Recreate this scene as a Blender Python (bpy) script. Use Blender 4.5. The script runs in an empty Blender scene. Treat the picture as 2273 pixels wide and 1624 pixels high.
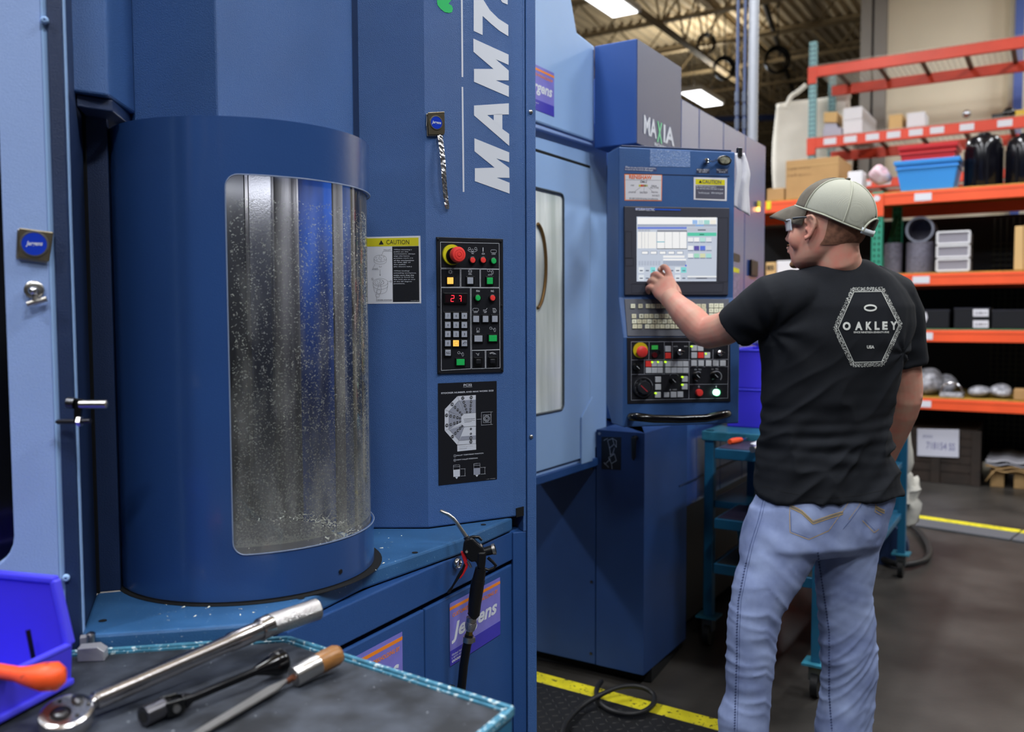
import bpy, bmesh, math, random
from mathutils import Vector, Matrix, noise
V=Vector
SC=bpy.context.scene
COL=SC.collection
random.seed(7)
# ---------------- camera
F=1950.;CX=1136.5;CY=812.;CH=1.43
pit=math.atan(112/F);rol=-0.0035
FW=V((0,math.cos(pit),-math.sin(pit)))
R0=V((1,0,0));U0=V((0,math.sin(pit),math.cos(pit)))
RT=R0*math.cos(rol)+U0*math.sin(rol);UP=U0*math.cos(rol)-R0*math.sin(rol)
CAM=V((0,0,CH))
cd=bpy.data.cameras.new('camera');cam=bpy.data.objects.new('camera',cd);COL.objects.link(cam)
cam.matrix_world=Matrix(((RT.x,UP.x,-FW.x,0),(RT.y,UP.y,-FW.y,0),(RT.z,UP.z,-FW.z,CH),(0,0,0,1)))
cd.sensor_width=36;cd.lens=F/2273*36;cd.clip_start=.05;cd.clip_end=200
cd.dof.use_dof=True;cd.dof.focus_distance=1.98;cd.dof.aperture_fstop=3.0
SC.camera=cam
SC.view_settings.view_transform='Standard';SC.view_settings.look='None';SC.view_settings.gamma=1
SC.view_settings.use_curve_mapping=False
SC.view_settings.exposure=0.0
# ---------------- world: dim warm hall ambience
w=bpy.data.worlds.new('hall_ambience');SC.world=w;w.use_nodes=True
w.node_tree.nodes['Background'].inputs[0].default_value=(.80,.84,1.0,1)
w.node_tree.nodes['Background'].inputs[1].default_value=.16
DA=V((.528,.849,0));DB=V((-.849,.528,0))   # the hall's two grid directions
LAMP_Z=5.75
LAMP_POS=[]
def lampgrid():
    o=V((1.30,12.3,0))
    for (x,y) in ((1.30,12.35),(3.83,17.85)): LAMP_POS.append(V((x,y,LAMP_Z)))
    for a,b in ((0,5),(6,5.7),(12,6),(6,11),(0,10),(-11.2,-3.4),(-11.2,.6),(-11.2,-7.4),(-8.2,-7.4),(-8.2,-3.4),(-8.2,.6),(-4.7,-7.4),(-4.7,-3.4),(-14.2,-3.4),(-14.2,.6),(-1.0,-7.4),(-14.2,-7.4),(-4.7,3.6),(-8.2,4.6)):  # fixtures out of view; the first few added to brighten the roof
        q=o+DA*a+DB*b; LAMP_POS.append(V((q.x,q.y,LAMP_Z)))
lampgrid()
FAR_LAMPS=[V((0,0,LAMP_Z))-DA*a-DB*b for a in (18,24,30) for b in (-15,-10,-5,0,5,10)]  # unseen rows behind the camera, added for reflections in the guard pane
LROT=math.atan2(DA.y,DA.x)
for i,q in enumerate(LAMP_POS):
    L=bpy.data.lights.new('lamp_light','AREA');L.shape='RECTANGLE';L.size=1.3;L.size_y=.36
    L.energy=(150 if i>1 else 230);L.color=(.93,.96,1.0)
    lo=bpy.data.objects.new('lamp_light',L);COL.objects.link(lo);lo.location=(q.x,q.y,q.z-.03);lo.rotation_euler=(0,0,LROT)
    L2=bpy.data.lights.new('added_uplight','AREA');L2.shape='RECTANGLE';L2.size=1.3;L2.size_y=.36;L2.energy=L.energy*.22;L2.color=(1,.97,.9)  # upward light at each fixture, added to brighten the roof deck
    lo=bpy.data.objects.new('added_uplight',L2);COL.objects.link(lo);lo.location=(q.x,q.y,q.z+.12);lo.rotation_euler=(math.pi,0,LROT)
# ---------------- pixel helpers: a ray through a pixel cut with a real surface
def ray(x,y): return (FW+RT*((x-CX)/F)+UP*((CY-y)/F))
def onz(x,y,z):
    d=ray(x,y);t=(z-CH)/d.z;return CAM+d*t
def atY(x,y,Y):
    d=ray(x,y);return CAM+d*(Y/d.y)
class Pl:
    def __init__(s,P,u,v=(0,0,1)):
        s.P=V(P) if len(P)==3 else V((P[0],P[1],0));s.u=V(u).normalized() if len(u)==3 else V((u[0],u[1],0)).normalized()
        s.v=V(v).normalized();s.n=s.u.cross(s.v)
        if abs(s.v.z-1)<1e-6: s.P.z=0
        if s.n.dot(CAM-s.P)<0: s.n=-s.n
    def pt(s,x,y,off=0):
        d=ray(x,y);Q=s.P+s.n*off;t=(Q-CAM).dot(s.n)/d.dot(s.n);return CAM+d*t
    def uv(s,x,y,off=0):
        q=s.pt(x,y,off)-s.P;return q.dot(s.u),q.dot(s.v)
    def p(s,a,b,off=0): return s.P+s.u*a+s.v*b+s.n*off
    def depth(s,x,y): return (s.pt(x,y)-CAM).dot(FW)
# ---------------- materials
def srgb(h):
    if isinstance(h,str): h=[int(h[i:i+2],16)/255 for i in (0,2,4)]
    return tuple(((c/12.92) if c<=.04045 else ((c+.055)/1.055)**2.4) for c in h)+(1,)
MATS={}
def mat(name,col,rough=.5,metal=0,bump=0,bs=300,var=0,vs=8,col2=None,speck=None,emit=0,alpha=None,trans=0,coat=0,spec=.5,stretch=None,ior=1.45,coatior=0):
    m=bpy.data.materials.new(name);m.use_nodes=True;N=m.node_tree.nodes;L=m.node_tree.links
    b=N['Principled BSDF'];c=srgb(col)
    b.inputs['Base Color'].default_value=c;b.inputs['Roughness'].default_value=rough;b.inputs['Metallic'].default_value=metal
    b.inputs['Specular IOR Level'].default_value=spec;b.inputs['IOR'].default_value=ior
    if coat: b.inputs['Coat Weight'].default_value=coat;b.inputs['Coat Roughness'].default_value=.15
    if coatior: b.inputs['Coat IOR'].default_value=coatior;b.inputs['Coat Roughness'].default_value=.22
    if trans: b.inputs['Transmission Weight'].default_value=trans
    if alpha is not None: b.inputs['Alpha'].default_value=alpha
    if emit:
        b.inputs['Emission Color'].default_value=c;b.inputs['Emission Strength'].default_value=emit
    tc=N.new('ShaderNodeTexCoord');src=tc.outputs['Object']
    if stretch:
        mp=N.new('ShaderNodeMapping');mp.inputs['Scale'].default_value=stretch;L.new(src,mp.inputs['Vector']);src=mp.outputs['Vector']
    if var or col2:
        n=N.new('ShaderNodeTexNoise');n.inputs['Scale'].default_value=vs;n.inputs['Detail'].default_value=6;L.new(src,n.inputs['Vector'])
        r=N.new('ShaderNodeValToRGB');r.color_ramp.elements[0].position=.35;r.color_ramp.elements[1].position=.68
        k=1-var
        r.color_ramp.elements[0].color=(c[0]*k,c[1]*k,c[2]*k,1);r.color_ramp.elements[1].color=srgb(col2) if col2 else tuple(min(1,x*(1+var)) for x in c[:3])+(1,)
        L.new(n.outputs['Fac'],r.inputs['Fac']);last=r.outputs['Color']
    else:
        rgb=N.new('ShaderNodeRGB');rgb.outputs[0].default_value=c;last=rgb.outputs[0]
    if speck:
        sc,th,scol=speck
        n2=N.new('ShaderNodeTexNoise');n2.inputs['Scale'].default_value=sc;n2.inputs['Detail'].default_value=2;L.new(src,n2.inputs['Vector'])
        r2=N.new('ShaderNodeValToRGB');r2.color_ramp.elements[0].position=th;r2.color_ramp.elements[1].position=th+.03
        mx=N.new('ShaderNodeMix');mx.data_type='RGBA';L.new(n2.outputs['Fac'],r2.inputs['Fac']);L.new(r2.outputs['Color'],mx.inputs[0])
        L.new(last,mx.inputs[6]);mx.inputs[7].default_value=srgb(scol);last=mx.outputs[2]
    L.new(last,b.inputs['Base Color'])
    if emit:
        L.new(last,b.inputs['Emission Color'])
        b.inputs['Base Color'].default_value=(.03,.03,.03,1)
        for l in list(b.inputs['Base Color'].links): N.id_data.links.remove(l)
    if bump:
        n3=N.new('ShaderNodeTexNoise');n3.inputs['Scale'].default_value=bs;n3.inputs['Detail'].default_value=3;L.new(src,n3.inputs['Vector'])
        bp=N.new('ShaderNodeBump');bp.inputs['Strength'].default_value=bump;bp.inputs['Distance'].default_value=.002;L.new(n3.outputs['Fac'],bp.inputs['Height']);L.new(bp.outputs['Normal'],b.inputs['Normal'])
    MATS[name]=m;return m
# ---------------- mesh builder
class M:
    def __init__(s): s.v=[];s.f=[]
    def add(s,vs,fs):
        k=len(s.v);s.v+=[V(a) for a in vs];s.f+=[tuple(i+k for i in f) for f in fs];return s
    def prism(s,poly,vec):
        n=len(poly);vec=V(vec);vs=[V(a) for a in poly]+[V(a)+vec for a in poly]
        return s.add(vs,[tuple(range(n)),tuple(range(2*n-1,n-1,-1))]+[(i,i+n,(i+1)%n+n,(i+1)%n) for i in range(n)])
    def box(s,c,sz,rz=0,ax=None):
        c=V(c);h=V(sz)*.5
        if ax is None:
            cr,sr=math.cos(rz),math.sin(rz);ax=(V((cr,sr,0)),V((-sr,cr,0)),V((0,0,1)))
        vs=[c+ax[0]*(h.x*i)+ax[1]*(h.y*j)+ax[2]*(h.z*k) for k in (-1,1) for j in (-1,1) for i in (-1,1)]
        return s.add(vs,[(0,2,3,1),(4,5,7,6),(0,1,5,4),(2,6,7,3),(0,4,6,2),(1,3,7,5)])
    def bar(s,a,b,w,h,up=(0,0,1)):
        a=V(a);b=V(b);d=b-a;l=d.length;d.normalize();upv=V(up)
        x=d.cross(upv)
        if x.length<1e-4: x=d.cross(V((0,1,0)))
        x.normalize();z=x.cross(d)
        return s.box((a+b)/2,(w,l,h),ax=(x,d,z))
    def tube(s,path,r,n=10,cap=True,closed=False):
        P=[V(a) for a in path];m=len(P);R=r if isinstance(r,(list,tuple)) else [r]*m
        t0=(P[1]-P[0]).normalized();x=t0.cross(V((0,0,1)))
        if x.length<.05: x=t0.cross(V((0,1,0)))
        x.normalize();vs=[]
        for i in range(m):
            if closed: t=(P[(i+1)%m]-P[i-1])
            else: t=(P[min(i+1,m-1)]-P[max(i-1,0)])
            t.normalize();x=(x-t*x.dot(t)).normalized();y=t.cross(x)
            for k in range(n):
                a=2*math.pi*k/n;vs.append(P[i]+(x*math.cos(a)+y*math.sin(a))*R[i])
        fs=[]
        for i in range(m if closed else m-1):
            j=(i+1)%m
            for k in range(n): fs.append((i*n+k,i*n+(k+1)%n,j*n+(k+1)%n,j*n+k))
        if cap and not closed: fs+=[tuple(range(n-1,-1,-1)),tuple(range((m-1)*n,m*n))]
        return s.add(vs,fs)
    def lathe(s,prof,o,ax=(0,0,1),n=24,sx=1,sy=1,x=None,close=True):
        o=V(o);ax=V(ax).normalized();x=V(x) if x else (V((1,0,0)) if abs(ax.x)<.9 else V((0,1,0)))
        x=(x-ax*x.dot(ax)).normalized();y=ax.cross(x);vs=[]
        for r,h in prof:
            for k in range(n):
                a=2*math.pi*k/n;vs.append(o+ax*h+x*(r*sx*math.cos(a))+y*(r*sy*math.sin(a)))
        m=len(prof);fs=[(i*n+k,i*n+(k+1)%n,(i+1)*n+(k+1)%n,(i+1)*n+k) for i in range(m-1) for k in range(n)]
        if close: fs+=[tuple(range(n-1,-1,-1)),tuple(range((m-1)*n,m*n))]
        return s.add(vs,fs)
    def loft(s,rings,cap=True):
        n=len(rings[0]);m=len(rings);vs=[p for r in rings for p in r]
        fs=[(i*n+k,i*n+(k+1)%n,(i+1)*n+(k+1)%n,(i+1)*n+k) for i in range(m-1) for k in range(n)]
        if cap: fs+=[tuple(range(n-1,-1,-1)),tuple(range((m-1)*n,m*n))]
        return s.add(vs,fs)
    def sphere(s,c,r,n=14,m=9,ax=None):
        c=V(c);r=V((r,r,r)) if not hasattr(r,'__len__') else V(r);ax=ax or (V((1,0,0)),V((0,1,0)),V((0,0,1)));rings=[]
        for i in range(1,m):
            t=math.pi*i/m
            rings.append([c+ax[0]*(r.x*math.sin(t)*math.cos(2*math.pi*k/n))+ax[1]*(r.y*math.sin(t)*math.sin(2*math.pi*k/n))-ax[2]*(r.z*math.cos(t)) for k in range(n)])
        return s.loft(rings)
    def plate(s,pl,pts,off=0,th=.002):
        return s.prism([pl.pt(x,y,off) for x,y in pts],-pl.n*th)
    def disc(s,pl,x,y,rp,off=0,th=.002,n=20,prof=None,yr=None):
        c=pl.pt(x,y,off);r=rp*pl.depth(x,y)/F
        if prof: return s.lathe([(a*r,b) for a,b in prof],c,pl.n,n,x=pl.u)
        return s.lathe([(r,-th),(r,0)],c,pl.n,n,x=pl.u)
    def line(s,pl,pts,w,off,closed=False):
        # printed line: thin flat strips along px points; w in px
        k=w*pl.depth(*pts[0])/F/2;Q=[pl.pt(x,y,off) for x,y in pts]
        if closed: Q.append(Q[0])
        for a,b in zip(Q,Q[1:]):
            d=(b-a)
            if d.length<1e-6: continue
            d.normalize();x=d.cross(pl.n)*k;a2=a-d*k*.6;b2=b+d*k*.6
            s.add([a2-x,b2-x,b2+x,a2+x],[(0,1,2,3)])
        return s
    def arc(s,pl,x,y,rx,ry,a0,a1,w,off,n=20):
        return s.line(pl,[(x+rx*math.cos(math.radians(a0+(a1-a0)*i/n)),y-ry*math.sin(math.radians(a0+(a1-a0)*i/n))) for i in range(n+1)],w,off)
    def text(s,t,pl,x0,y0,x1,y1,off=.0006,shear=0,bold=0,rot=False):
        # lettering that fills the box from pixel (x0,y0) top left to (x1,y1) bottom right; (x0,y1),(x1,y0) are cut with the plane
        vs,fs=glyphs(t,shear,bold)
        a=pl.uv(x0,y1,off);b=pl.uv(x1,y0,off)
        for_v=[]
        for (u,v) in vs:
            if rot: u,v=1-v,u
            for_v.append(pl.p(a[0]+(b[0]-a[0])*u,a[1]+(b[1]-a[1])*v,off))
        return s.add(for_v,fs)
_g={}
def glyphs(t,shear=0,bold=0):
    k=(t,shear,bold)
    if k in _g: return _g[k]
    c=bpy.data.curves.new('t','FONT');c.body=t;c.shear=shear;c.offset=bold;c.resolution_u=3
    o=bpy.data.objects.new('t',c);COL.objects.link(o);dg=bpy.context.evaluated_depsgraph_get();me=o.evaluated_get(dg).to_mesh()
    vs=[(v.co.x,v.co.y) for v in me.vertices];fs=[tuple(p.vertices) for p in me.polygons]
    bpy.data.objects.remove(o);bpy.data.curves.remove(c)
    x0=min(a for a,b in vs);x1=max(a for a,b in vs);y0=min(b for a,b in vs);y1=max(b for a,b in vs)
    vs=[((a-x0)/(x1-x0),(b-y0)/max(1e-6,y1-y0)) for a,b in vs];_g[k]=(vs,fs);return _g[k]
def T(name,label,cat,loc=(0,0,0),group=None,rz=0):
    o=bpy.data.objects.new(name,None);COL.objects.link(o);o.location=loc;o.rotation_euler=(0,0,rz);o.empty_display_size=.05
    o['label']=label;o['category']=cat
    if group:o['group']=group
    return o
def tag(o,label,cat,group=None):
    o['label']=label;o['category']=cat
    if group:o['group']=group
    return o
def wmat(o):
    m=Matrix.Translation(o.location)@o.rotation_euler.to_matrix().to_4x4()
    return m
def obj(name,mb,m,parent=None,smooth=None,bevel=0,label=None,local=False,kind=None,recalc=True):
    me=mb if isinstance(mb,bpy.types.Mesh) else None
    if me is None:
        me=bpy.data.meshes.new(name);me.from_pydata([tuple(v) for v in mb.v],[],mb.f)
        if recalc:
            bm=bmesh.new();bm.from_mesh(me);bmesh.ops.recalc_face_normals(bm,faces=bm.faces);bm.to_mesh(me);bm.free()
        if smooth is not None:
            for p in me.polygons:p.use_smooth=True
            me.set_sharp_from_angle(angle=math.radians(smooth))
        me.materials.append(m)
    o=bpy.data.objects.new(name,me);COL.objects.link(o)
    if parent is not None:
        o.parent=parent
        if not local:
            root=parent;top=root
            while top.parent is not None: top=top.parent
            if parent is top: o.matrix_parent_inverse=wmat(top).inverted()
    if bevel:
        b=o.modifiers.new('bevel','BEVEL');b.width=bevel;b.segments=2;b.limit_method='ANGLE';b.angle_limit=math.radians(40)
    if label:o['label']=label
    if kind:o['kind']=kind
    return o
def solid(name,m,parent=None,**k):
    # closure: collect then link
    mb=M();return mb,lambda:obj(name,mb,m,parent,**k)
# ---------------- palette
navy=mat('navy paint','294E88',.38,bump=.35,bs=700,var=.06,vs=5,spec=.45)
navyc=mat('navy textured paint','3C639E',.42,bump=.9,bs=620,var=.05,vs=6,speck=(900,.72,'7E9BC8'))
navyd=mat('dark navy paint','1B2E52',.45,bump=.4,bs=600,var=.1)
navyg=mat('navy guard paint','294A82',.27,bump=.15,bs=500,var=.05,vs=3,coat=.6)
deckm=mat('worn deck paint','335F8E',.36,bump=.3,bs=500,var=.1,vs=14,speck=(260,.715,'A8C0D2'))
lightb=mat('light blue paint','8FA9DC',.45,bump=.35,bs=600,var=.02)
lightb2=mat('pale blue paint','93B5E2',.42,bump=.15,bs=500,var=.02)
blackp=mat('black panel','14161D',.42,bump=.15,bs=800)
blackm=mat('black plastic','08090B',.32)
blackr=mat('black rubber','101114',.55,bump=.3,bs=200)
dark=mat('dark gap','05070B',.9)
white=mat('white print','D9DEE8',.5)
whitep=mat('white paper','DDE0E8',.6)
steel=mat('brushed steel','B9B7B4',.3,1,bump=.2,bs=120,stretch=(1,1,1))
chrome=mat('chrome','C9CBD0',.16,1)
dsteel=mat('dark steel','55565A',.35,1,bump=.2,bs=300)
red=mat('red button','F0413C',.4);green=mat('green button','1FB45A',.4);gbut=mat('grey button','9EA4B2',.45)
amber=mat('amber lamp','FFB24A',.4,emit=1.6);amberl=mat('amber lamp core','FFBC50',.4,emit=1.25)
yellow=mat('yellow print','D6D828',.5);yel2=mat('yellow plastic','D8CF20',.45)
redled=mat('red display digits','FF2838',.4,emit=2.2)
purple=mat('violet sticker','7C78CE',.4,var=.05,vs=30);purd=mat('deep violet print','3D37B0',.4)
orange=mat('orange print','F08A24',.45)
cblue=mat('blue enamel','1338B8',.3)
foil=mat('crinkled foil','C8C8CC',.25,1,bump=1,bs=60)
# ---------------- setting
def conc():
    m=mat('worn concrete floor','2A2826',.38,bump=.25,bs=40,var=.3,vs=1.6,col2='45423F',speck=(300,.74,'8C857A'),spec=.4);return m
floor=M().box((1,0,-.05),(90,100,.1));obj('floor',floor,conc(),kind='structure')
deckc=mat('roof deck paint','CDBB9A',.7,var=.12,vs=1)
CZ=7.25
ce=M();
# corrugated steel roof deck: real ribs running along DA
n=300
prof=[]
for i in range(n):
    s=-18+i*.2; prof+=[(s,0),(s+.07,0),(s+.10,.06),(s+.17,.06)]
o0=V((1,3,CZ))
top=[o0+DB*(-a)+V((0,0,b))+DA*-48 for a,b in prof];bot=[p+DA*82 for p in top]
k=len(top);ce.add(top+bot,[(i,i+1,i+1+k,i+k) for i in range(k-1)])
ceil=obj('ceiling',ce,deckc,kind='structure',recalc=False)
joistm=mat('joist paint','8F7D5E',.7,var=.1)
jz=CZ-.04
def joist(s,a0,a1,dep=.62,along=DB,cross=DA,nm='roof_joist'):
    mb=M();q=o0+cross*s
    A=lambda t,z:q+along*t+V((0,0,z-CZ))
    for dz in (0,-dep):
        for e in (-.035,.035): mb.bar(A(a0,jz+dz)+cross*e,A(a1,jz+dz)+cross*e,.05,.05)
    t=a0;up=True;st=.55
    while t<a1-st:
        mb.bar(A(t,jz-(0 if up else dep)),A(t+st,jz-(dep if up else 0)),.028,.028);t+=st;up=not up
    return obj(nm,mb,joistm,ceil)
for i in range(18): joist(3.0+i*1.75,-15,14)
for t in (-3.0,-12.5): joist(-t-8,-4,32,dep=1.0,along=DA,cross=-DB,nm='roof_girder')
# walls
wallm=mat('cream wall paint','E4DAC2',.8,var=.04,vs=1);wallg=mat('far wall paint','8D7F6A',.8,var=.2,vs=.8)
# wall_right is parallel to the racks (along DB), behind them
_w=ray(1964,200);_o=V((2.62,7.3,0))+DA*4.2;_t=(_o.dot(DA))/(_w.dot(DA));WR=V((_w.x*_t,_w.y*_t,0))
mb=M();mb.prism([WR+DB*.0,WR-DB*14,WR-DB*14+V((0,0,CZ)),WR+V((0,0,CZ))],DA*.2)
obj('wall_right',mb,wallm,kind='structure')
mb=M();P=V((1,3,0))+DA*33;mb.prism([P+DB*34,P-DB*16,P-DB*16+V((0,0,CZ)),P+DB*34+V((0,0,CZ))],DA*.2);obj('wall_back',mb,wallg,kind='structure')
mb=M();P=V((1,3,0))-DA*46;mb.prism([P+DB*34,P-DB*26,P-DB*26+V((0,0,CZ)),P+DB*34+V((0,0,CZ))],-DA*.2);obj('wall_front',mb,wallm,kind='structure')
mb=M();P=V((-26,0,0));mb.prism([P-DA*46,P+DA*34,P+DA*34+V((0,0,CZ)),P-DA*46+V((0,0,CZ))],DB*.2);obj('wall_left',mb,wallg,kind='structure')
# lamps as real fixtures
lampm=mat('lamp diffuser','FFFFFF',.5,emit=5.0);fixm=mat('lamp housing','E8E8E8',.5)
for i,q in enumerate(LAMP_POS+FAR_LAMPS):
    t=T('ceiling_light',['nearest long white ceiling light, above the light blue cabinet','second white ceiling light, above the grey cabinet tops'][i] if i<2 else 'white high bay ceiling light outside the view, overhead','light',q,group='ceiling lights')
    ax=(DA,-DB,V((0,0,1)))
    mb=M().box(q+V((0,0,.045)),(1.40,.46,.09),ax=ax);obj('housing',mb,fixm,t)
    mb=M().box(q+V((0,0,-.008)),(1.30,.38,.012),ax=ax);obj('diffuser',mb,lampm,t)
    for e in (-.5,.5): obj('hanger_wire',M().tube([q+DA*e+V((0,0,.09)),q+DA*e+V((0,0,CZ-LAMP_Z))],.006,6),dsteel,t)
# ================= MACHINE 1 : navy pallet machine
ZD=.93
jL=onz(180,1410,ZD);jI=onz(215,1315,ZD);jR=onz(268,1310,ZD)
dC=V((.94,.342,0)).normalized()
CC=onz(951,1172,ZD);dK=V((.87,.493,0)).normalized()
CYL=V((-.5265,1.746,0));CR=.2444;CT=1.768
m1=T('machining_centre','navy blue pallet machining centre with round glazed guard, tall control column and worktop deck','machine',(-.3,2.1,0))
PK=Pl(CC,dK)          # column face
PF=Pl((CC.x,CC.y,0),(1,0,0))   # frontal recess face
PL=Pl(jL,dC)          # light blue front frame
E0=onz(571,1384,ZD);E1=PK.pt(1138,1145);E1=V((E1.x,E1.y,ZD))
dE=(E1-E0);dE.z=0;dE.normalize()
PE=Pl(E0,dE)          # base front
up=V((0,0,1))
# light blue front frame with round cornered window
fr=M()
def rrect(x0,y0,x1,y1,r,n=6,cor=(1,1,1,1)):
    P=[]
    for (cx,cy,a,c) in ((x1-r,y0+r,-90,cor[0]),(x1-r,y1-r,0,cor[1]),(x0+r,y1-r,90,cor[2]),(x0+r,y0+r,180,cor[3])):
        if not c: P.append((cx+(r if cx>x0+r else -r)*1.0,cy+(r if cy>y0+r else -r)));continue
        for i in range(n+1):
            t=math.radians(a+90*i/n);P.append((cx+r*math.cos(t),cy+r*math.sin(t)))
    return P
def holed(pl,outer,hole,off,th,n=None):
    # plate with a rectangular outline (4 uv corners) and a hole given as uv loop
    mb=M();(a0,b0,a1,b1)=outer;cx=sum(p[0] for p in hole)/len(hole);cy=sum(p[1] for p in hole)/len(hole)
    def outp(u,v):
        dx,dy=u-cx,v-cy;t=min(((a1 if dx>0 else a0)-cx)/dx if abs(dx)>1e-9 else 1e9,((b1 if dy>0 else b0)-cy)/dy if abs(dy)>1e-9 else 1e9);return (cx+dx*t,cy+dy*t)
    O=[outp(*p) for p in hole];H=hole;n=len(H)
    # insert corners: snap nearest outer points
    for c in ((a0,b0),(a1,b0),(a1,b1),(a0,b1)):
        j=min(range(n),key=lambda i:(O[i][0]-c[0])**2+(O[i][1]-c[1])**2);O[j]=c
    vs=[pl.p(u,v,off) for u,v in H]+[pl.p(u,v,off) for u,v in O]+[pl.p(u,v,off-th) for u,v in H]+[pl.p(u,v,off-th) for u,v in O]
    fs=[]
    for i in range(n):
        j=(i+1)%n;fs+=[(i,j,n+j,n+i),(2*n+i,3*n+i,3*n+j,2*n+j),(i,2*n+i,2*n+j,j),(n+i,n+j,3*n+j,3*n+i)]
    return mb.add(vs,fs)
ur,zb=PL.uv(152,1405);uh,zh=PL.uv(24,1262)
uh2,_=PL.uv(24,1000)
hole=rrect(-.62,zh,uh2+0,2.35,.05)
obj('front_frame',holed(PL,(-.9,.86,-.028,2.6),hole,0,.03),lightb,m1,bevel=.002)
mb=M();mb.prism([PL.p(-.028,.86,0),PL.p(-.028,2.6,0),PL.p(0.002,2.6,-.02),PL.p(0.002,.86,-.02)],-PL.n*.02);obj('frame_edge',mb,lightb2,m1,bevel=.002)
mb=M();mb.prism([PL.p(-.62,zh-.02,-.02),PL.p(-.02,zh-.02,-.02),PL.p(-.02,2.3,-.02),PL.p(-.62,2.3,-.02)],-PL.n*.004);
obj('front_window',mb,mat('dark glazing','06080E',.12),m1)
for x,y in ((99,44),(146,1283)):
    mb=M().disc(PL,x,y,8,.005,.006,12,prof=[(1,-.005),(1,0),(.7,.0025),(.35,.0028),(.3,.0)]);obj('frame_screw',mb,lightb2,m1,smooth=40)
# jamb panels: receding panel then post
def wall2(p,q,z0,z1,th,side,name,m,bevel=.002):
    p=V((p.x,p.y,0));q=V((q.x,q.y,0));d=(q-p).normalized();nn=V((d.y,-d.x,0));
    if nn.dot(V((0,0,0))-p)<0: nn=-nn
    mb=M().prism([p+up*z0,q+up*z0,q+up*z1,p+up*z1],-nn*th);return obj(name,mb,m,m1,bevel=bevel)
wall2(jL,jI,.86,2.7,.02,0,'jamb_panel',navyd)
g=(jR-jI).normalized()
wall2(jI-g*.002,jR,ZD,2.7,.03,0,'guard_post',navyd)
mb=M().bar(V((jI.x,jI.y,ZD))+g*.002+V((.002,-.003,0)),V((jI.x,jI.y,2.7))+g*.002+V((.002,-.003,0)),.005,.004);obj('post_seam',mb,dark,m1)
mb=M().tube([onz(263,1130,ZD)*1+V((0.0,.03,.12)),onz(263,1130,ZD)+V((0,.03,.82))],.0035,6)
# yellow edge strip between the post and the round guard
q=atY(257,700,jR.y+.035);q.z=0;mb=M().box(q+up*1.40,(.006,.004,.62));obj('yellow_edge_strip',mb,mat('amber strip','E39A20',.5),m1)
mb=M().box(q+V((.004,0.01,1.0)),(.016,.004,.10));obj('warning_stripe_label',mb,yel2,m1)
mb=M().box(q+V((.02,.05,1.40)),(.06,.004,1.0));obj('gap_backing',mb,dark,m1)
# deck
E0b=V((E0.x,E0.y,0))
dk=[V((jL.x,jL.y,ZD)),V((jI.x,jI.y,ZD)),V((jR.x,jR.y,ZD)),V((-.72,2.0,ZD)),V((-.322,2.049,ZD)),CC+dK*0,V((E1.x,E1.y,ZD)),onz(1022,1197,ZD),onz(804,1271,ZD),onz(640,1350,ZD),E0]
mb=M().prism(dk,-up*.034);obj('deck',mb,deckm,m1,bevel=.005)
for x,y in ((228,1377),(668,1327),(921,1226),(1073,1164)):
    c=onz(x,y,ZD+.0006);mb=M().lathe([(.0065,0),(.0065,.0005)],c,n=16);obj('deck_hole',mb,dark,m1)
# annular gap round the guard on the deck
mb=M().lathe([(CR+.012,0),(CR+.012,.001)],CYL+up*(ZD+.0004)+V((.004,0,0)),n=64);obj('guard_track',mb,dark,m1)
# base below the deck
mb=M().prism([V((p.x,p.y,0.05))-PE.n*.045 for p in (E0+dE*.08,E1+dE*.035)]+[V((.0,2.6,.05)),V((-1,2.3,.05))],up*.84);obj('base_core',mb,dark,m1)
q0=PE.uv(640,1405);q1=PE.uv(1167,1173);g1=PE.uv(1152,1249)
mb=M().prism([PE.p(q0[0],.893,-.004),PE.p(q1[0],.893,-.004),PE.p(q1[0],.82,-.004),PE.p(q0[0],.82,-.004)],-PE.n*.03);obj('base_fascia',mb,navy,m1,bevel=.003)
mb=M().prism([PL.p(0,.893,-.004),PL.p(.27,.893,-.004),PL.p(.27,.1,-.004),PL.p(0,.1,-.004)],-PL.n*.03);obj('base_side_panel',mb,navy,m1,bevel=.003)
q=PE.p(q0[0],0,-.004);r_=PL.p(.27,0,-.004)
mb=M().prism([V((r_.x,r_.y,.1)),V((q.x,q.y,.1)),V((q.x,q.y,.893)),V((r_.x,r_.y,.893))],-PE.n*.02);obj('base_corner_panel',mb,navy,m1)
mb=M().prism([PE.p(g1[0],.83,-.004),PE.p(q1[0],.83,-.004),PE.p(q1[0],.05,-.004),PE.p(g1[0],.05,-.004)],-PE.n*.03);obj('base_stile',mb,navy,m1,bevel=.002)
sx=PE.uv(948,1348)[0];zt=.808
for a,b in ((q0[0]+.02,sx-.002),(sx+.002,g1[0]-.008)):
    mb=M().prism([PE.p(a,.1,-.006),PE.p(b,.1,-.006),PE.p(b,zt,-.006),PE.p(a,zt,-.006)],-PE.n*.02);obj('base_door',mb,navy,m1,bevel=.003)
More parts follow.
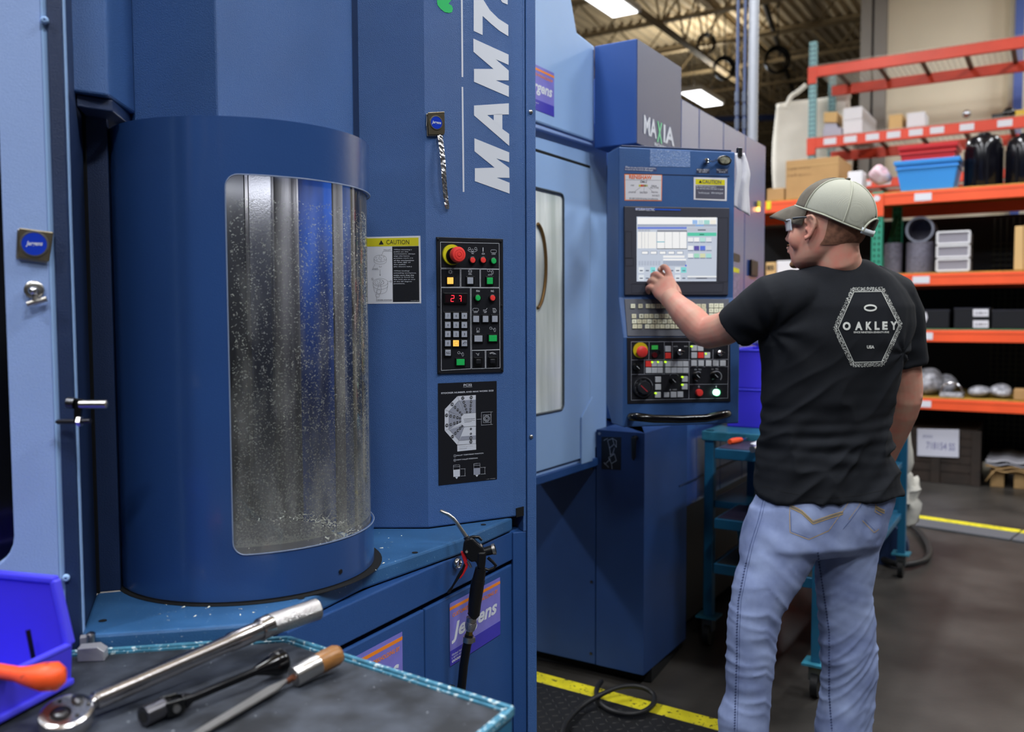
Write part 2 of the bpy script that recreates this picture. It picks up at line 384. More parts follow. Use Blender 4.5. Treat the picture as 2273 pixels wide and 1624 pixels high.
# base door stickers
def brand_sticker(pl,x0,yt0,yb0,x1,yt1,yb1,parent,off=.0005,name='sticker'):
    a0=pl.uv(x0,yt0,off);a1=pl.uv(x0,yb0,off);b0=pl.uv(x1,yt1,off);b1=pl.uv(x1,yb1,off)
    u0,u1=a0[0],b0[0];z1=(a0[1]+b0[1])/2;z0=(a1[1]+b1[1])/2;W=u1-u0;H=z1-z0
    R=lambda a,b,c,d,o:M().prism([pl.p(u0+W*a,z0+H*b,o),pl.p(u0+W*c,z0+H*b,o),pl.p(u0+W*c,z0+H*d,o),pl.p(u0+W*a,z0+H*d,o)],-pl.n*.0003)
    s=obj(name,R(0,0,1,1,off),purple,parent,label='violet sticker with orange stripe and white lettering')
    obj('sticker_band',R(0,0,1,.24,off+.0002),purd,s);obj('sticker_stripe',R(0,.885,1,.935,off+.0002),orange,s)
    def tx(t,a,b,c,d,m,sh=0,bd=0,nm='lettering'):
        vs,fs=glyphs(t,sh,bd);mb=M().add([pl.p(u0+W*(a+(c-a)*u),z0+H*(b+(d-b)*v),off+.0005) for u,v in vs],fs);obj(nm,mb,m,s)
    tx('CUSTOMIZED WORKHOLDING BY',.05,.76,.95,.82,orange,0,.02)
    tx('Jergens',.03,.34,.93,.66,white,.25,.03)
    tx('Global Sales  Cleveland',.03,.15,.45,.18,white);tx('1-877-426-2504',.03,.10,.35,.13,white);tx('00000',.03,.04,.22,.08,white,0,.03)
    return s
brand_sticker(PE,998,1330,1476,1110,1289,1411,m1,-.0045)
brand_sticker(PE,758,1470,1640,893,1404,1565,m1,-.0045)
mb=M().disc(PE,1005,1530,10,.002,.008,16);obj('lock_knob',mb,blackm,m1,smooth=40)
mb=M().disc(PE,1017,1250,13,.004,.008,20,prof=[(1,-.004),(1,0),(.75,.004),(.7,.0),(.3,0)]);obj('cylinder_lock',mb,chrome,m1,smooth=40)
# column
def pv(pl,x,y,z): p=pl.pt(x,y);return V((p.x,p.y,z))
k0=V((CC.x,CC.y,0));k1=pv(PK,1138,900,0)
dS=V((.86,.51,0)).normalized()
k2=k1+V((.93,.37,0)).normalized()*.032
r0=atY(780,600,CC.y);r0.z=0
ZTop=2.75
mb=M().prism([V((p.x,p.y,ZD)) for p in (k0,k1,k2,k2+V((-.25,.55,0)),V((-.5,2.6,0)),V((-.5,CC.y,0)))],up*(ZTop-ZD));obj('control_column',mb,navyc,m1,bevel=.004)
PS=Pl(k1,(k2-k1))
x1168=PS.uv(1168,900)[0];x1190=PS.uv(1190,900)[0]
mb=M().prism([PS.p(x1168-.010,0.0,0),PS.p(x1168,0,0),PS.p(x1168,0,-.3),PS.p(x1168-.010,0,-.3)],up*ZTop)
a=PS.p(x1168+.0015,.04,0.002);b=PS.p(x1190,.04,0.002)
mb=M().prism([a,b,b-PS.n*.5,a-PS.n*.5],up*(ZTop-.04));obj('end_panel',mb,navyc,m1,bevel=.002)
a=PS.p(0,.05,-.002);b=PS.p(x1168,.05,-.002)
mb=M().prism([a,b,b-PS.n*.1,a-PS.n*.1],up*(.89-.05));obj('stile_panel',mb,navy,m1,bevel=.002)
a=PS.p(.028,.89,-.001);b=PS.p(x1168,.89,-.001)
mb=M().prism([a,b,b-PS.n*.1,a-PS.n*.1],up*(ZTop-.89));obj('column_strip',mb,navyc,m1,bevel=.002)
for x,y in ((1178,248),(1179,969)):
    mb=M().disc(PS,x,y,5,.003,.004,12,prof=[(1,-.003),(.9,.0015),(.5,.003),(0.01,.0033)]);obj('panel_screw',mb,steel,m1,smooth=60)
mb=M().plate(PS,[(1146,1128),(1163,1124),(1163,1144),(1146,1148)],.003,.004);obj('rubber_pad',mb,blackr,m1)
# big lettering printed up the column
def zz(pts,sc=3.608,ox=940,oy=0): return [(ox+x/sc,oy+y/sc) for x,y in pts]
Z=.0004
LT=[[(411,1450),(689,1550),(689,1463),(586,1422),(688,1424),(686,1344),(582,1268),(686,1298),(686,1220),(407,1107),(408,1211),(569,1342),(411,1347)],
 [(404,655),(683,776),(683,688),(578,643),(682,644),(682,565),(577,474),(681,520),(681,437),(399,309),(400,415),(560,552),(404,552)],
 [(402,0),(402,248),(473,281),(473,128),(540,190),(610,248),(679,290),(679,200),(600,150),(530,80),(480,0)],
 [(560,-90),(632,20),(674,37),(674,-90)]]
mb=M()
for L_ in LT: mb.prism([PK.pt(x,y,Z) for x,y in zz(L_)],PK.n*.0004)
# A with its counter: outline split in parts
for L_ in ([(404,845),(683,827),(683,916),(630,915),(563,916),(563,962),(510,917),(404,924)],[(404,924),(510,917),(563,962),(630,1030),(686,1072),(686,1168)],[(563,916),(630,915),(630,1030),(563,962)]):
    pass
for L_ in ([(404,845),(683,827),(683,916),(404,924)],[(404,924),(510,921),(563,965),(630,1032),(686,1072),(686,1168)],[(562,914),(631,912),(631,1034),(562,966)]):
    mb.prism([PK.pt(x,y,Z) for x,y in zz(L_)],PK.n*.0004)
obj('column_lettering',mb,white,m1,recalc=True)
mb=M()
mb.line(PK,zz([(307,-20),(312,612)]),4.2,Z*1.5);mb.line(PK,zz([(312,700),(321,1532)]),4,Z*1.5)
obj('printed_rule',mb,white,m1)
mb=M();mb.prism([PK.pt(x,y,Z) for x,y in zz([(108,12),(112,40),(135,70),(170,98),(205,104),(228,98),(236,70),(226,45),(200,30),(232,-10),(228,-30),(150,-30),(110,-20)])],PK.n*.0004);obj('green_mark',mb,mat('green print','2CC26A',.5),m1)
# ---------- round guard of machine 1
PC=CYL
def cylhit(x,y,R=CR):
    d=ray(x,y);o=CAM-PC;a=d.x**2+d.y**2;b=2*(o.x*d.x+o.y*d.y);c=o.x**2+o.y**2-R*R
    t=(-b-math.sqrt(max(0,b*b-4*a*c)))/(2*a);p=CAM+d*t;return math.atan2(p.y-PC.y,p.x-PC.x),p.z
def wrap(a,z,R=CR): return V((PC.x+R*math.cos(a),PC.y+R*math.sin(a),z))
aL,zT=cylhit(501,470);_,z1=cylhit(560,388);_,z0=cylhit(560,1230)
aR=math.radians(28);a0,a1=math.radians(-178),math.radians(40)
# unwrapped coordinates s=CR*angle
def shell(R,th,hole,box,m,name,nr=26,**k):
    (s0,b0,s1,b1)=box;n=len(hole);cx=(hole[0][0]+hole[n//2][0])/2;cy=(b0+b1)/2
    cx=sum(h[0] for h in hole)/n;cy=sum(h[1] for h in hole)/n
    def outp(u,v):
        dx,dy=u-cx,v-cy;t=min(((s1 if dx>0 else s0)-cx)/dx if abs(dx)>1e-9 else 1e9,((b1 if dy>0 else b0)-cy)/dy if abs(dy)>1e-9 else 1e9);return [cx+dx*t,cy+dy*t]
    O=[outp(*p) for p in hole]
    for c in ((s0,b0),(s1,b0),(s1,b1),(s0,b1)):
        j=min(range(n),key=lambda i:(O[i][0]-c[0])**2+(O[i][1]-c[1])**2);O[j]=list(c)
    rings=[]
    for RR in (R,R-th):
        for j in range(nr+1):
            f=j/nr;rings.append([wrap((h[0]*(1-f)+o[0]*f)/CR,h[1]*(1-f)+o[1]*f,RR) for h,o in zip(hole,O)])
    vs=[p for r in rings for p in r];fs=[]
    for b in (0,nr+1):
        for j in range(nr):
            for i in range(n):
                q=(b+j)*n;w_=(b+j+1)*n;e=(i+1)%n
                fs.append((q+i,q+e,w_+e,w_+i) if b==0 else (q+i,w_+i,w_+e,q+e))
    for i in range(n):
        e=(i+1)%n;q=(nr+1)*n;fs.append((i,q+i,q+e,e));q1=nr*n;q2=(2*nr+1)*n;fs.append((q1+i,q1+e,q2+e,q2+i))
    return obj(name,M().add(vs,fs),m,m1,smooth=35,**k)
def dens(P,step):
    Q=[]
    for a,b in zip(P,P[1:]+P[:1]):
        L_=math.hypot(b[0]-a[0],b[1]-a[1]);k=max(1,int(L_/step))
        for i in range(k): Q.append((a[0]+(b[0]-a[0])*i/k,a[1]+(b[1]-a[1])*i/k))
    return Q
hole=dens(rrect(aL*CR,z0,aR*CR,z1,.022,6),.014)
shell(CR,.004,hole,(a0*CR,ZD+.004,a1*CR,CT),navyg,'round_guard')
# glowing tube and area light, added to brighten the inside of the guard
lampx=M().tube([PC+V((-.13,-.02,CT-.03)),PC+V((.13,.06,CT-.03))],.010,12);obj('added_fill_tube',lampx,mat('added fill tube glow','F4F6FF',.4,emit=14),m1)
_wl=bpy.data.lights.new('added_fill_light','AREA');_wl.shape='RECTANGLE';_wl.size=.26;_wl.size_y=.04;_wl.energy=1.5;_wo=bpy.data.objects.new('added_fill_light',_wl);COL.objects.link(_wo);_wo.location=PC+V((0,.02,CT-.045));_wo.rotation_euler=(math.radians(12),0,.3)
# raised outer band along the top right
# polycarbonate pane, open grid
gl=bpy.data.materials.new('polycarbonate');gl.use_nodes=True;N=gl.node_tree.nodes;L=gl.node_tree.links;N.clear()
out=N.new('ShaderNodeOutputMaterial');tr=N.new('ShaderNodeBsdfTransparent');tr.inputs[0].default_value=(.93,.94,.96,1)
gs=N.new('ShaderNodeBsdfGlossy');gs.inputs['Roughness'].default_value=.04
df=N.new('ShaderNodeBsdfDiffuse');df.inputs[0].default_value=(.7,.72,.7,1)
fr_=N.new('ShaderNodeFresnel');fr_.inputs[0].default_value=1.55
mx=N.new('ShaderNodeMixShader');mx2=N.new('ShaderNodeMixShader')
tc=N.new('ShaderNodeTexCoord');mp=N.new('ShaderNodeMapping');mp.inputs['Scale'].default_value=(1,1,.25);ns=N.new('ShaderNodeTexNoise');ns.inputs['Scale'].default_value=30;ns.inputs['Detail'].default_value=5
rp=N.new('ShaderNodeValToRGB');rp.color_ramp.elements[0].position=.45;rp.color_ramp.elements[1].position=.95;rp.color_ramp.elements[0].color=(.02,.02,.02,1);rp.color_ramp.elements[1].color=(.22,.22,.22,1)
L.new(tc.outputs['Object'],mp.inputs[0]);L.new(mp.outputs[0],ns.inputs['Vector']);L.new(ns.outputs[0],rp.inputs[0])
L.new(fr_.outputs[0],mx.inputs[0]);L.new(tr.outputs[0],mx.inputs[1]);L.new(gs.outputs[0],mx.inputs[2])
sz=N.new('ShaderNodeSeparateXYZ');mr=N.new('ShaderNodeMapRange');mr.inputs[1].default_value=z0+.30;mr.inputs[2].default_value=z0+.0;mr.inputs[3].default_value=0;mr.inputs[4].default_value=.10
L.new(tc.outputs['Object'],sz.inputs[0]);L.new(sz.outputs['Z'],mr.inputs[0]);ad=N.new('ShaderNodeMath');ad.operation='ADD';L.new(rp.outputs[0],ad.inputs[0]);L.new(mr.outputs[0],ad.inputs[1]);L.new(ad.outputs[0],mx2.inputs[0]);L.new(mx.outputs[0],mx2.inputs[1]);L.new(df.outputs[0],mx2.inputs[2]);L.new(mx2.outputs[0],out.inputs[0])
mb=M();nx=60
vs=[wrap(aL-.03+(aR+.06-aL)*i/nx,z,CR-.006) for z in (z0-.01,z1+.01) for i in range(nx+1)]
mb.add(vs,[(i,i+1,i+nx+2,i+nx+1) for i in range(nx)]);obj('guard_pane',mb,gl,m1,smooth=60)
# bright bead round the window edge
mb=M().tube([wrap(s/CR,z,CR+.0005) for s,z in hole],.0012,6,closed=True);obj('window_bead',mb,mat('grey seal','7D8CA8',.35),m1,smooth=60)
# inside: steel liner, blue fixture plate, dark columns, pallet with chips
liner=mat('stainless liner','77767C',.3,.7,bump=.3,bs=14,stretch=(6,6,.12),var=.75,vs=3.2,col2='C9C8CC')
mb=M();nx=48;R2=CR-.03
A0,A1=math.radians(15),math.radians(205)
vs=[wrap(A0+(A1-A0)*i/nx,z,R2) for z in (ZD+.03,CT-.02) for i in range(nx+1)];mb.add(vs,[(i,i+1,i+nx+2,i+nx+1) for i in range(nx)])
obj('inner_liner',mb,liner,m1,smooth=60)
blueg=mat('blue inner plate','1C3F8C',.25,.3)
def vstrip(ang,rad,w,t,m,name,z0_=ZD+.03,z1_=CT-.03):
    c=V((PC.x+rad*math.cos(ang),PC.y+rad*math.sin(ang),(z0_+z1_)/2));ax=(V((-math.sin(ang),math.cos(ang),0)),V((math.cos(ang),math.sin(ang),0)),up)
    obj(name,M().box(c,(w,t,z1_-z0_),ax=ax),m,m1,bevel=.003)
def lstrip(A0,A1,m,name,z1_,rr=.004):
    n_=8;vs=[wrap(math.radians(A0+(A1-A0)*i/n_),z,R2-rr) for z in (ZD+.03,z1_) for i in range(n_+1)];obj(name,M().add(vs,[(i,i+1,i+n_+2,i+n_+1) for i in range(n_)]),m,m1,smooth=60)
lstrip(48,74,mat('blue inner plate 2','16306C',.3,.3,var=.6,vs=2.5,stretch=(4,4,.3),col2='2A5FC0'),'inner_plate',CT-.02)
vstrip(math.radians(95),.17,.05,.03,dsteel,'inner_column')
vstrip(math.radians(118),.18,.07,.03,mat('dark inner column','1A1C22',.3,.5),'inner_column')
lstrip(22,36,mat('dark blue inner plate','16284C',.3,.3,var=.5,vs=3,stretch=(4,4,.3),col2='2A4C86'),'inner_plate',CT-.02)
mb=M().lathe([(.19,0),(.19,.03),(.16,.035),(.16,.05),(.06,.052),(.06,.06),(.03,.06)],PC+V((0,0,ZD+.005)),n=48);obj('pallet_table',mb,steel,m1,smooth=35)
# swarf chips: on the pane and heaped on the pallet
chipm=mat('metal swarf','F4F8E8',.5,0)
mb=M();rnd=random.Random(3)
def chip(c,s,nrm):
    a=V((rnd.uniform(-1,1),rnd.uniform(-1,1),rnd.uniform(-1,1)));x=nrm.cross(a).normalized();y=nrm.cross(x)
    l=s*rnd.uniform(.8,2.2);w_=s*rnd.uniform(.25,.6);mb.add([c-x*l-y*w_,c+x*l-y*w_,c+x*l*.7+y*w_+nrm*s*.6,c-x*l+y*w_],[(0,1,2,3)])
for i in range(19000):
    f=rnd.random()**(2.5);z=z0+.012+(z1-z0-.05)*f
    a=aL+.02+(aR-aL-.02)*rnd.random()
    if f<.22 and rnd.random()<.15: pass
    c=wrap(a,z,CR-.0085);nn=V((math.cos(a),math.sin(a),0));chip(c,rnd.uniform(.0004,.00095)*(1.25 if f>.3 else 1),nn)
for i in range(3800):
    a=rnd.uniform(0,2*math.pi);r=.225*math.sqrt(rnd.random());q=PC+V((r*math.cos(a),r*math.sin(a),ZD+.036+.022*max(0,(r-.13)/.1)*rnd.random()+.02*rnd.random()))
    chip(q,rnd.uniform(.001,.003),V((rnd.uniform(-1,1),rnd.uniform(-1,1),1)).normalized())
obj('swarf_chips',mb,chipm,m1,kind='stuff')
mb=M()
for i in range(260):
    x=rnd.uniform(-.70,-.25);y=rnd.uniform(1.42,2.0)
    if (x+.5265)**2+(y-1.746)**2<(CR+.01)**2: continue
    q=V((x,y,ZD+.0008));p=(q-CAM)
    if (V((x,y,0))-V((E0.x,E0.y,0))).dot(PE.n)>-.01 or (V((x,y,0))-V((jL.x,jL.y,0))).dot(PL.n)>-.01: continue
    if x<-.66: continue
    chip(q,rnd.uniform(.0008,.002),up)
obj('deck_chips',mb,chipm,m1,kind='stuff')
mb=M().disc(Pl(wrap(*cylhit(757,1268)),(-math.sin(cylhit(757,1268)[0]),math.cos(cylhit(757,1268)[0]))),757,1268,5,.002,.004,12);obj('guard_screw',mb,dsteel,m1)
# ---------- upper housing above the guard
hb=1.803
v0=atY(143,213,1.47);v1=atY(241,216,1.51)
v2=atY(300,262,1.64);v3=atY(485,262,1.60);v4=atY(782,262,1.98)
def z_(p,z): return V((p.x,p.y,z))
mb=M().prism([z_(v0,hb),z_(v1,hb),z_(v2,hb-.0),V((-.85,1.75,hb)),V((-.85,1.45,hb))],up*.95);obj('upper_box',mb,navyc,m1,bevel=.004)
mb=M().prism([z_(v0,hb-.022)+V((0.01,.02,0)),z_(v1,hb-.022)+V((-.002,.02,0)),z_(v2,hb-.022)+V((-.01,.01,0)),V((-.8,1.75,hb-.022))],up*.02);obj('upper_box_lip',mb,navyd,m1,bevel=.002)
mb=M().prism([z_(v2,CT+.002),z_(v3,CT+.002),z_(v4,CT+.002),V((v4.x,2.4,CT+.002)),V((-.85,2.4,CT+.002)),V((-.85,1.76,CT+.002))],up*.98);obj('upper_housing',mb,navyc,m1,bevel=.004)
v5=atY(797,262,2.046)
mb=M().prism([z_(v4,.95)+V((-.0,.01,0)),z_(v5,.95),z_(v5,.95)+V((0,.2,0)),z_(v4,.95)+V((0,.2,0))],up*1.8);obj('corner_strip',mb,navyd,m1,bevel=.003)
# ---------- caution sign on the frontal face
def sticker_texts(pl,par,items,off=.0012):
    by={}
    for t,x0,y0,x1,y1,m,*k in items:
        by.setdefault(m.name,(m,M()))[1].text(t,pl,x0,y0,x1,y1,off,*(k or ()))
    for m,mb in by.values(): obj('lettering',mb,m,par)
o=.0005
cs=obj('caution_sign',M().plate(PF,[(809,526),(933,523),(935,673),(811,674)],o,.0004),whitep,m1,label='white bordered caution sign with yellow header')
obj('sign_header',M().plate(PF,[(810,529),(929,527),(929,545.5),(811,547)],o+.0002,.0002),yel2,cs)
obj('sign_field',M().plate(PF,[(870.5,547),(929.5,546),(931,669.5),(872,670)],o+.0002,.0002),blackp,cs)
inkm=mat('black print','15161C',.5)
X=lambda x:800+x/9.025
Y=lambda y:510+y/9.025
it=[('CAUTION',X(520),Y(200),X(978),Y(288),inkm,0,0)]
ln=['•When mounting a','pallet on the','workstation, always','align the home','position mark (+)','of the workstation','to that (][) of','the pallet.','(As shown left.)',None,'•When loading/','unloading workpiece,','make sure that the','pallet is fixed by','the lock pin at one','of the 60 degree','positions.']
for i,t in enumerate(ln):
    if t: y=385+i*42.5;it.append((t,X(668),Y(y),X(668+len(t)*22.5),Y(y+26),white,0,.012))
it+=[('PALLET',X(470),Y(390),X(612),Y(415),inkm),('mark',X(258),Y(762),X(352),Y(785),inkm),('WORK STATION',X(338),Y(1390),X(632),Y(1416),inkm),('118-2970-01',X(1008),Y(1412),X(1166),Y(1424),white)]
sticker_texts(PF,cs,it)
mb=M()
def pg(pts): return [(X(a),Y(b)) for a,b in pts]
mb.prism([PF.pt(a,b,o+.0006) for a,b in pg([(368,294),(466,290),(416,205)])],PF.n*.0001)
def ell(cx,cy,rx,ry,w=.35,a0=0,a1=360): mb.arc(PF,X(cx),Y(cy),rx/9.025,ry/9.025,a0,a1,w,o+.0008,24)
for c in ((398,572,125,68),(398,572,32,20),(380,1052,92,56),(402,1052,148,80),(400,1052,28,16)): ell(*c)
for k in range(6): a=math.radians(60*k+20);ell(398+88*math.cos(a),572+46*math.sin(a),9,6,.3);ell(402+66*math.cos(a),1052+38*math.sin(a),8,5,.3)
ell(398,620,125,68,.35,180,360);ell(402,1110,148,80,.35,180,360);ell(402,1200,130,80,.35,180,360);ell(345,1320,36,30,.35);ell(370,1240,40,40,.3)
for p in ([(273,572),(273,620)],[(523,572),(523,620)],[(254,1052),(254,1110),(275,1200)],[(550,1052),(550,1110),(532,1200)],[(420,515),(460,428),(630,428)],[(292,690),(235,798),(368,798)],[(395,795),(395,920)],[(382,890),(395,920),(408,890)],[(330,1330),(318,1424),(632,1424)],[(380,1080),(330,1200),(310,1310)],[(400,1090),(420,1200),(385,1300)],[(255,1010),(225,965)],[(550,1035),(630,1030)],[(380,720),(380,745),(420,745),(420,720)]): mb.line(PF,pg(p),.4,o+.0008)
ell(240,985,18,22);ell(610,1035,16,20)
obj('sign_drawing',mb,inkm,cs)
# ---------- operator panel on the column
pn=obj('operator_panel',M().plate(PK,[(969,525.5),(1117,530),(1118,826),(972,830)],.004,.004),blackp,m1,bevel=.001,label='black operator panel with coloured push buttons')
S=5.24
KX=lambda x:960+x/S
KY=lambda y:520+y/S
O=.0045
mb=M()
def kl(pts,w=.7,closed=True): mb.line(PK,[(KX(a),KY(b)) for a,b in pts],w,O,closed)
for b in ([(92,90),(775,105),(778,402),(97,390)],[(97,400),(322,402),(322,612),(100,614)],[(332,403),(550,404),(552,616),(332,612)],[(560,405),(778,408),(778,616),(560,616)],[(100,620),(440,620),(445,1562),(104,1582)],[(450,622),(780,624),(784,1338),(455,1348)],[(458,1350),(612,1348),(614,1558),(458,1562)],[(622,1346),(784,1342),(786,1552),(622,1558)]): kl(b)
def kc(x,y,rx,ry,a0=0,a1=360,w=.5): mb.arc(PK,KX(x),KY(y),rx/S,ry/S,a0,a1,w,O,14)
kc(208,436,15,15)
for k in range(8): a=math.pi*k/4;kl([(208+18*math.cos(a),436+18*math.sin(a)),(208+27*math.cos(a),436+27*math.sin(a))],.5,False)
kc(438,428,19,19);kl([(420,428),(456,428)],.5,False)
for x,y in ((711,196),(503,876)): kc(x-18,y,16,17,90,270);kc(x+18,y,16,17,-90,90);kl([(x-18,y-17),(x+14,y-17)],.5,False);kl([(x-14,y+17),(x+18,y+17)],.5,False)
kl([(588,155),(588,195)],1.6,False);kc(588,208,3,3)
for x,y in ((430,165),(465,185),(503,165)): kc(x,y,13,14);kl([(x-12,y+12),(x+12,y+12)],.5,False)
kc(466,165,62,40,200,340)
for x,y in ((652,420),(678,1090),(306,1375)): kc(x,y,14,14);kl([(x+14,y+4),(x+38,y+18),(x+38,y)],.5,False);kc(x+46,y+20,10,22)
kl([(590,880),(620,880),(636,858)],.7,False);kl([(590,895),(632,893)],.5,False)
kl([(700,862),(730,862),(745,892)],.8,False);kl([(700,876),(725,876)],.6,False);kl([(700,890),(730,890)],.6,False)
kc(530,1103,17,19,120,420);kc(525,1375,20,16,200,340);kc(530,1400,8,8);kl([(665,1380),(700,1372),(738,1392)],.8,False);kl([(668,1390),(690,1380),(720,1395)],.6,False)
obj('panel_markings',mb,white,pn)
it=[('NG',455,213,480,228),('ALM',572,218,606,234),('CONT',688,220,735,236),('END',420,455,456,469),('AUTO',645,462,692,478),('FIN',510,648,548,670),('NG',680,648,714,670),('CONT',480,898,526,914),('INT',602,898,630,914),('REV',706,895,740,912),('REV',514,1126,550,1140)]
sticker_texts(PK,pn,[(t,KX(a),KY(b),KX(c),KY(d),white) for t,a,b,c,d in it],O)
# emergency stop
mb=M().disc(PK,KX(232),KY(236),22.5,.010,.006,40);obj('stop_collar',mb,yel2,pn,smooth=40)
mb=M().disc(PK,KX(250),KY(250),18,.0135,.01,30);obj('stop_neck',mb,blackm,pn,smooth=40)
mb=M().disc(PK,KX(306),KY(234),17.5,.036,.02,36,prof=[(.55,-.026),(.6,-.016),(.95,-.012),(1,-.006),(.97,-.001),(.85,.002),(.62,.003),(.6,.0015),(.57,.003),(.3,.0035),(.28,.002),(.24,.0037),(.01,.004)]);obj('stop_button',mb,red,pn,smooth=40)
def rb(x,y,m):
    obj('button_bezel',M().disc(PK,KX(x),KY(y),8.2,.010,.006,24,prof=[(1,-.006),(1,0),(.85,.0006),(.8,-.001)]),blackm,pn,smooth=40)
    obj('push_button',M().disc(PK,KX(x),KY(y),6.3,.012,.006,24,prof=[(1,-.006),(1,0),(.85,.001),(.01,.0012)]),m,pn,smooth=40)
for x,y,m in ((470,300,red),(592,300,red),(714,310,green),(530,740,green),(702,740,red)): rb(x,y,m)
def sb(x,y,hw,hh,m,fr=1.35):
    def rc(a,b,of,th): return M().plate(PK,[(KX(x-a),KY(y-b)),(KX(x+a),KY(y-b)),(KX(x+a),KY(y+b)),(KX(x-a),KY(y+b))],of,th)
    obj('button_bezel',rc(hw+13,hh+13,.0075,.004),blackm,pn,bevel=.0008)
    return obj('push_button',rc(hw,hh,.0095,.006),m,pn,bevel=.0006)
for x,y,hw,hh,m in ((210,538,34,38,amberl),(441,538,34,38,gbut),(670,540,34,38,green),(509,984,34,36,gbut),(619,984,32,36,gbut),(727,983,32,36,gbut),(536,1212,46,36,gbut),(705,1208,46,36,green),(328,1486,46,36,green)): sb(x,y,hw,hh,m)
for x,y in ((538,1480),(704,1476)):
    obj('rocker_bezel',M().plate(PK,[(KX(x-48),KY(y-50)),(KX(x+48),KY(y-50)),(KX(x+48),KY(y+50)),(KX(x-48),KY(y+50))],.008,.005),blackm,pn,bevel=.001)
    obj('rocker_switch',M().plate(PK,[(KX(x-30),KY(y-28)),(KX(x+30),KY(y-28)),(KX(x+30),KY(y+28)),(KX(x-30),KY(y+28))],.011,.004),blackp,pn,bevel=.002)
ks=[];lab=[['7','8','9'],['4','5','6'],['1','2','3'],['0','','']]
for r in range(4):
    for c in range(3):
        x=180+96*c;y=948+106*r
        sb(x,y,32,35,amberl if (r,c)==(3,1) else gbut)
        if lab[r][c]: ks.append((lab[r][c],KX(x-(3 if lab[r][c]=='1' else 7)),KY(y-14),KX(x+(3 if lab[r][c]=='1' else 7)),KY(y+14),inkm))
sb(182,1376,32,35,gbut);ks.append(('NG',KX(160),KY(1364),KX(206),KY(1392),inkm))
sticker_texts(PK,pn,ks,.0098)
mb=M();O_=O;O=.0098
kc(372,1264,16,10,0,360,.4);kl([(350,1280),(380,1245),(400,1260)],.5,False);obj('key_symbol',mb,inkm,pn)
mb=M();kc(278,1264,22,16,20,200,.6);kc(278,1268,22,16,200,380,.6);obj('lit_symbol',mb,orange,pn);O=O_
obj('display_bezel',M().plate(PK,[(KX(135),KY(680)),(KX(408),KY(684)),(KX(408),KY(805)),(KX(135),KY(803))],.009,.006),blackm,pn,bevel=.001)
dw=obj('display_window',M().plate(PK,[(KX(150),KY(700)),(KX(392),KY(702)),(KX(392),KY(790)),(KX(150),KY(790))],.0095,.001),mat('display glass','1C0308',.15),pn)
mb=M()
def seg(x,y,on,w=34,h=70):
    s_=3
    P={'a':((x,y),(x+w,y)),'b':((x+w,y),(x+w-2,y+h/2)),'c':((x+w-2,y+h/2),(x+w-4,y+h)),'d':((x-4,y+h),(x+w-4,y+h)),'e':((x-2,y+h/2),(x-4,y+h)),'f':((x,y),(x-2,y+h/2)),'g':((x-2,y+h/2),(x+w-2,y+h/2))}
    for k in on: a,b=P[k];d=.12;a2=(a[0]+(b[0]-a[0])*d,a[1]+(b[1]-a[1])*d);b2=(b[0]-(b[0]-a[0])*d,b[1]-(b[1]-a[1])*d);mb.line(PK,[(KX(a2[0]),KY(a2[1])),(KX(b2[0]),KY(b2[1]))],1.5,.0103)
seg(218,710,'abged');seg(302,712,'bc');mb.line(PK,[(KX(312),KY(713)),(KX(330),KY(713))],1.5,.0103);mb.line(PK,[(KX(318),KY(748)),(KX(330),KY(748))],1.5,.0103)
obj('display_digits',mb,redled,pn)
for x,y in ((68,54),(798,80),(76,830),(806,828),(86,1606),(814,1576)):
    obj('panel_screw',M().disc(PK,KX(x),KY(y),2.6,.006,.003,10,prof=[(1,-.002),(.9,.0005),(.01,.001)]),dsteel,pn,smooth=50)
# ---------- stocker plate
XX=lambda x:960+x/6.77
YY=lambda y:840+y/6.77
Sx=lambda P:[(XX(a),YY(b)) for a,b in P]
sp_=obj('stocker_plate',M().plate(PK,Sx([(83,72),(965,35),(970,1510),(92,1605)]),.001,.001),blackp,m1,label='black data plate with semicircular pallet chart')
lg=mat('pale grey print','C9CEDA',.5);mg=mat('mid grey print','8F94A4',.5)
def ppoly(P,m,of,nm='chart_field'): obj(nm,M().prism([PK.pt(a,b,of) for a,b in Sx(P)],PK.n*.0001),m,sp_)
ppoly([(375,264),(650,247),(652,985),(372,995),(183,780),(183,462)],lg,.0013)
for P in ([(398,328),(650,316),(651,510),(480,525)],[(390,330),(473,525),(440,572),(248,486)],[(246,492),(436,576),(432,650),(246,760)],[(250,768),(455,700),(476,722),(400,928)],[(430,868),(652,852),(652,912),(405,930)]): ppoly(P,mg,.0015)
ppoly([(480,525),(651,510),(653,712),(480,722),(435,680),(432,570)],lg,.0017);ppoly([(372,1000),(655,984),(656,1066),(374,1094)],lg,.0014)
ppoly([(312,1372),(412,1362),(413,1470),(314,1476)],lg,.0014);ppoly([(616,1346),(716,1340),(716,1440),(618,1446)],mg,.0014)
mbk=M();mbw=M();mbn=M()
chart=[('27',456,292),('26',582,283),('20',472,354),('19',580,348),('14',490,408),('13',575,405),('8',505,458),('7',570,455),('2',518,500),('1',566,497),('28',297,385),('21',341,432),('15',380,470),('9',414,505),('3',442,537),('29',213,550),('22',275,562),('16',326,573),('10',376,586),('4',414,596),('30',216,702),('23',276,690),('17',328,672),('11',373,660),('5',415,647),('31',301,870),('24',345,820),('18',382,780),('12',416,745),('6',445,715),('A',578,755),('B',578,828),('25',578,890),('32',578,948)]
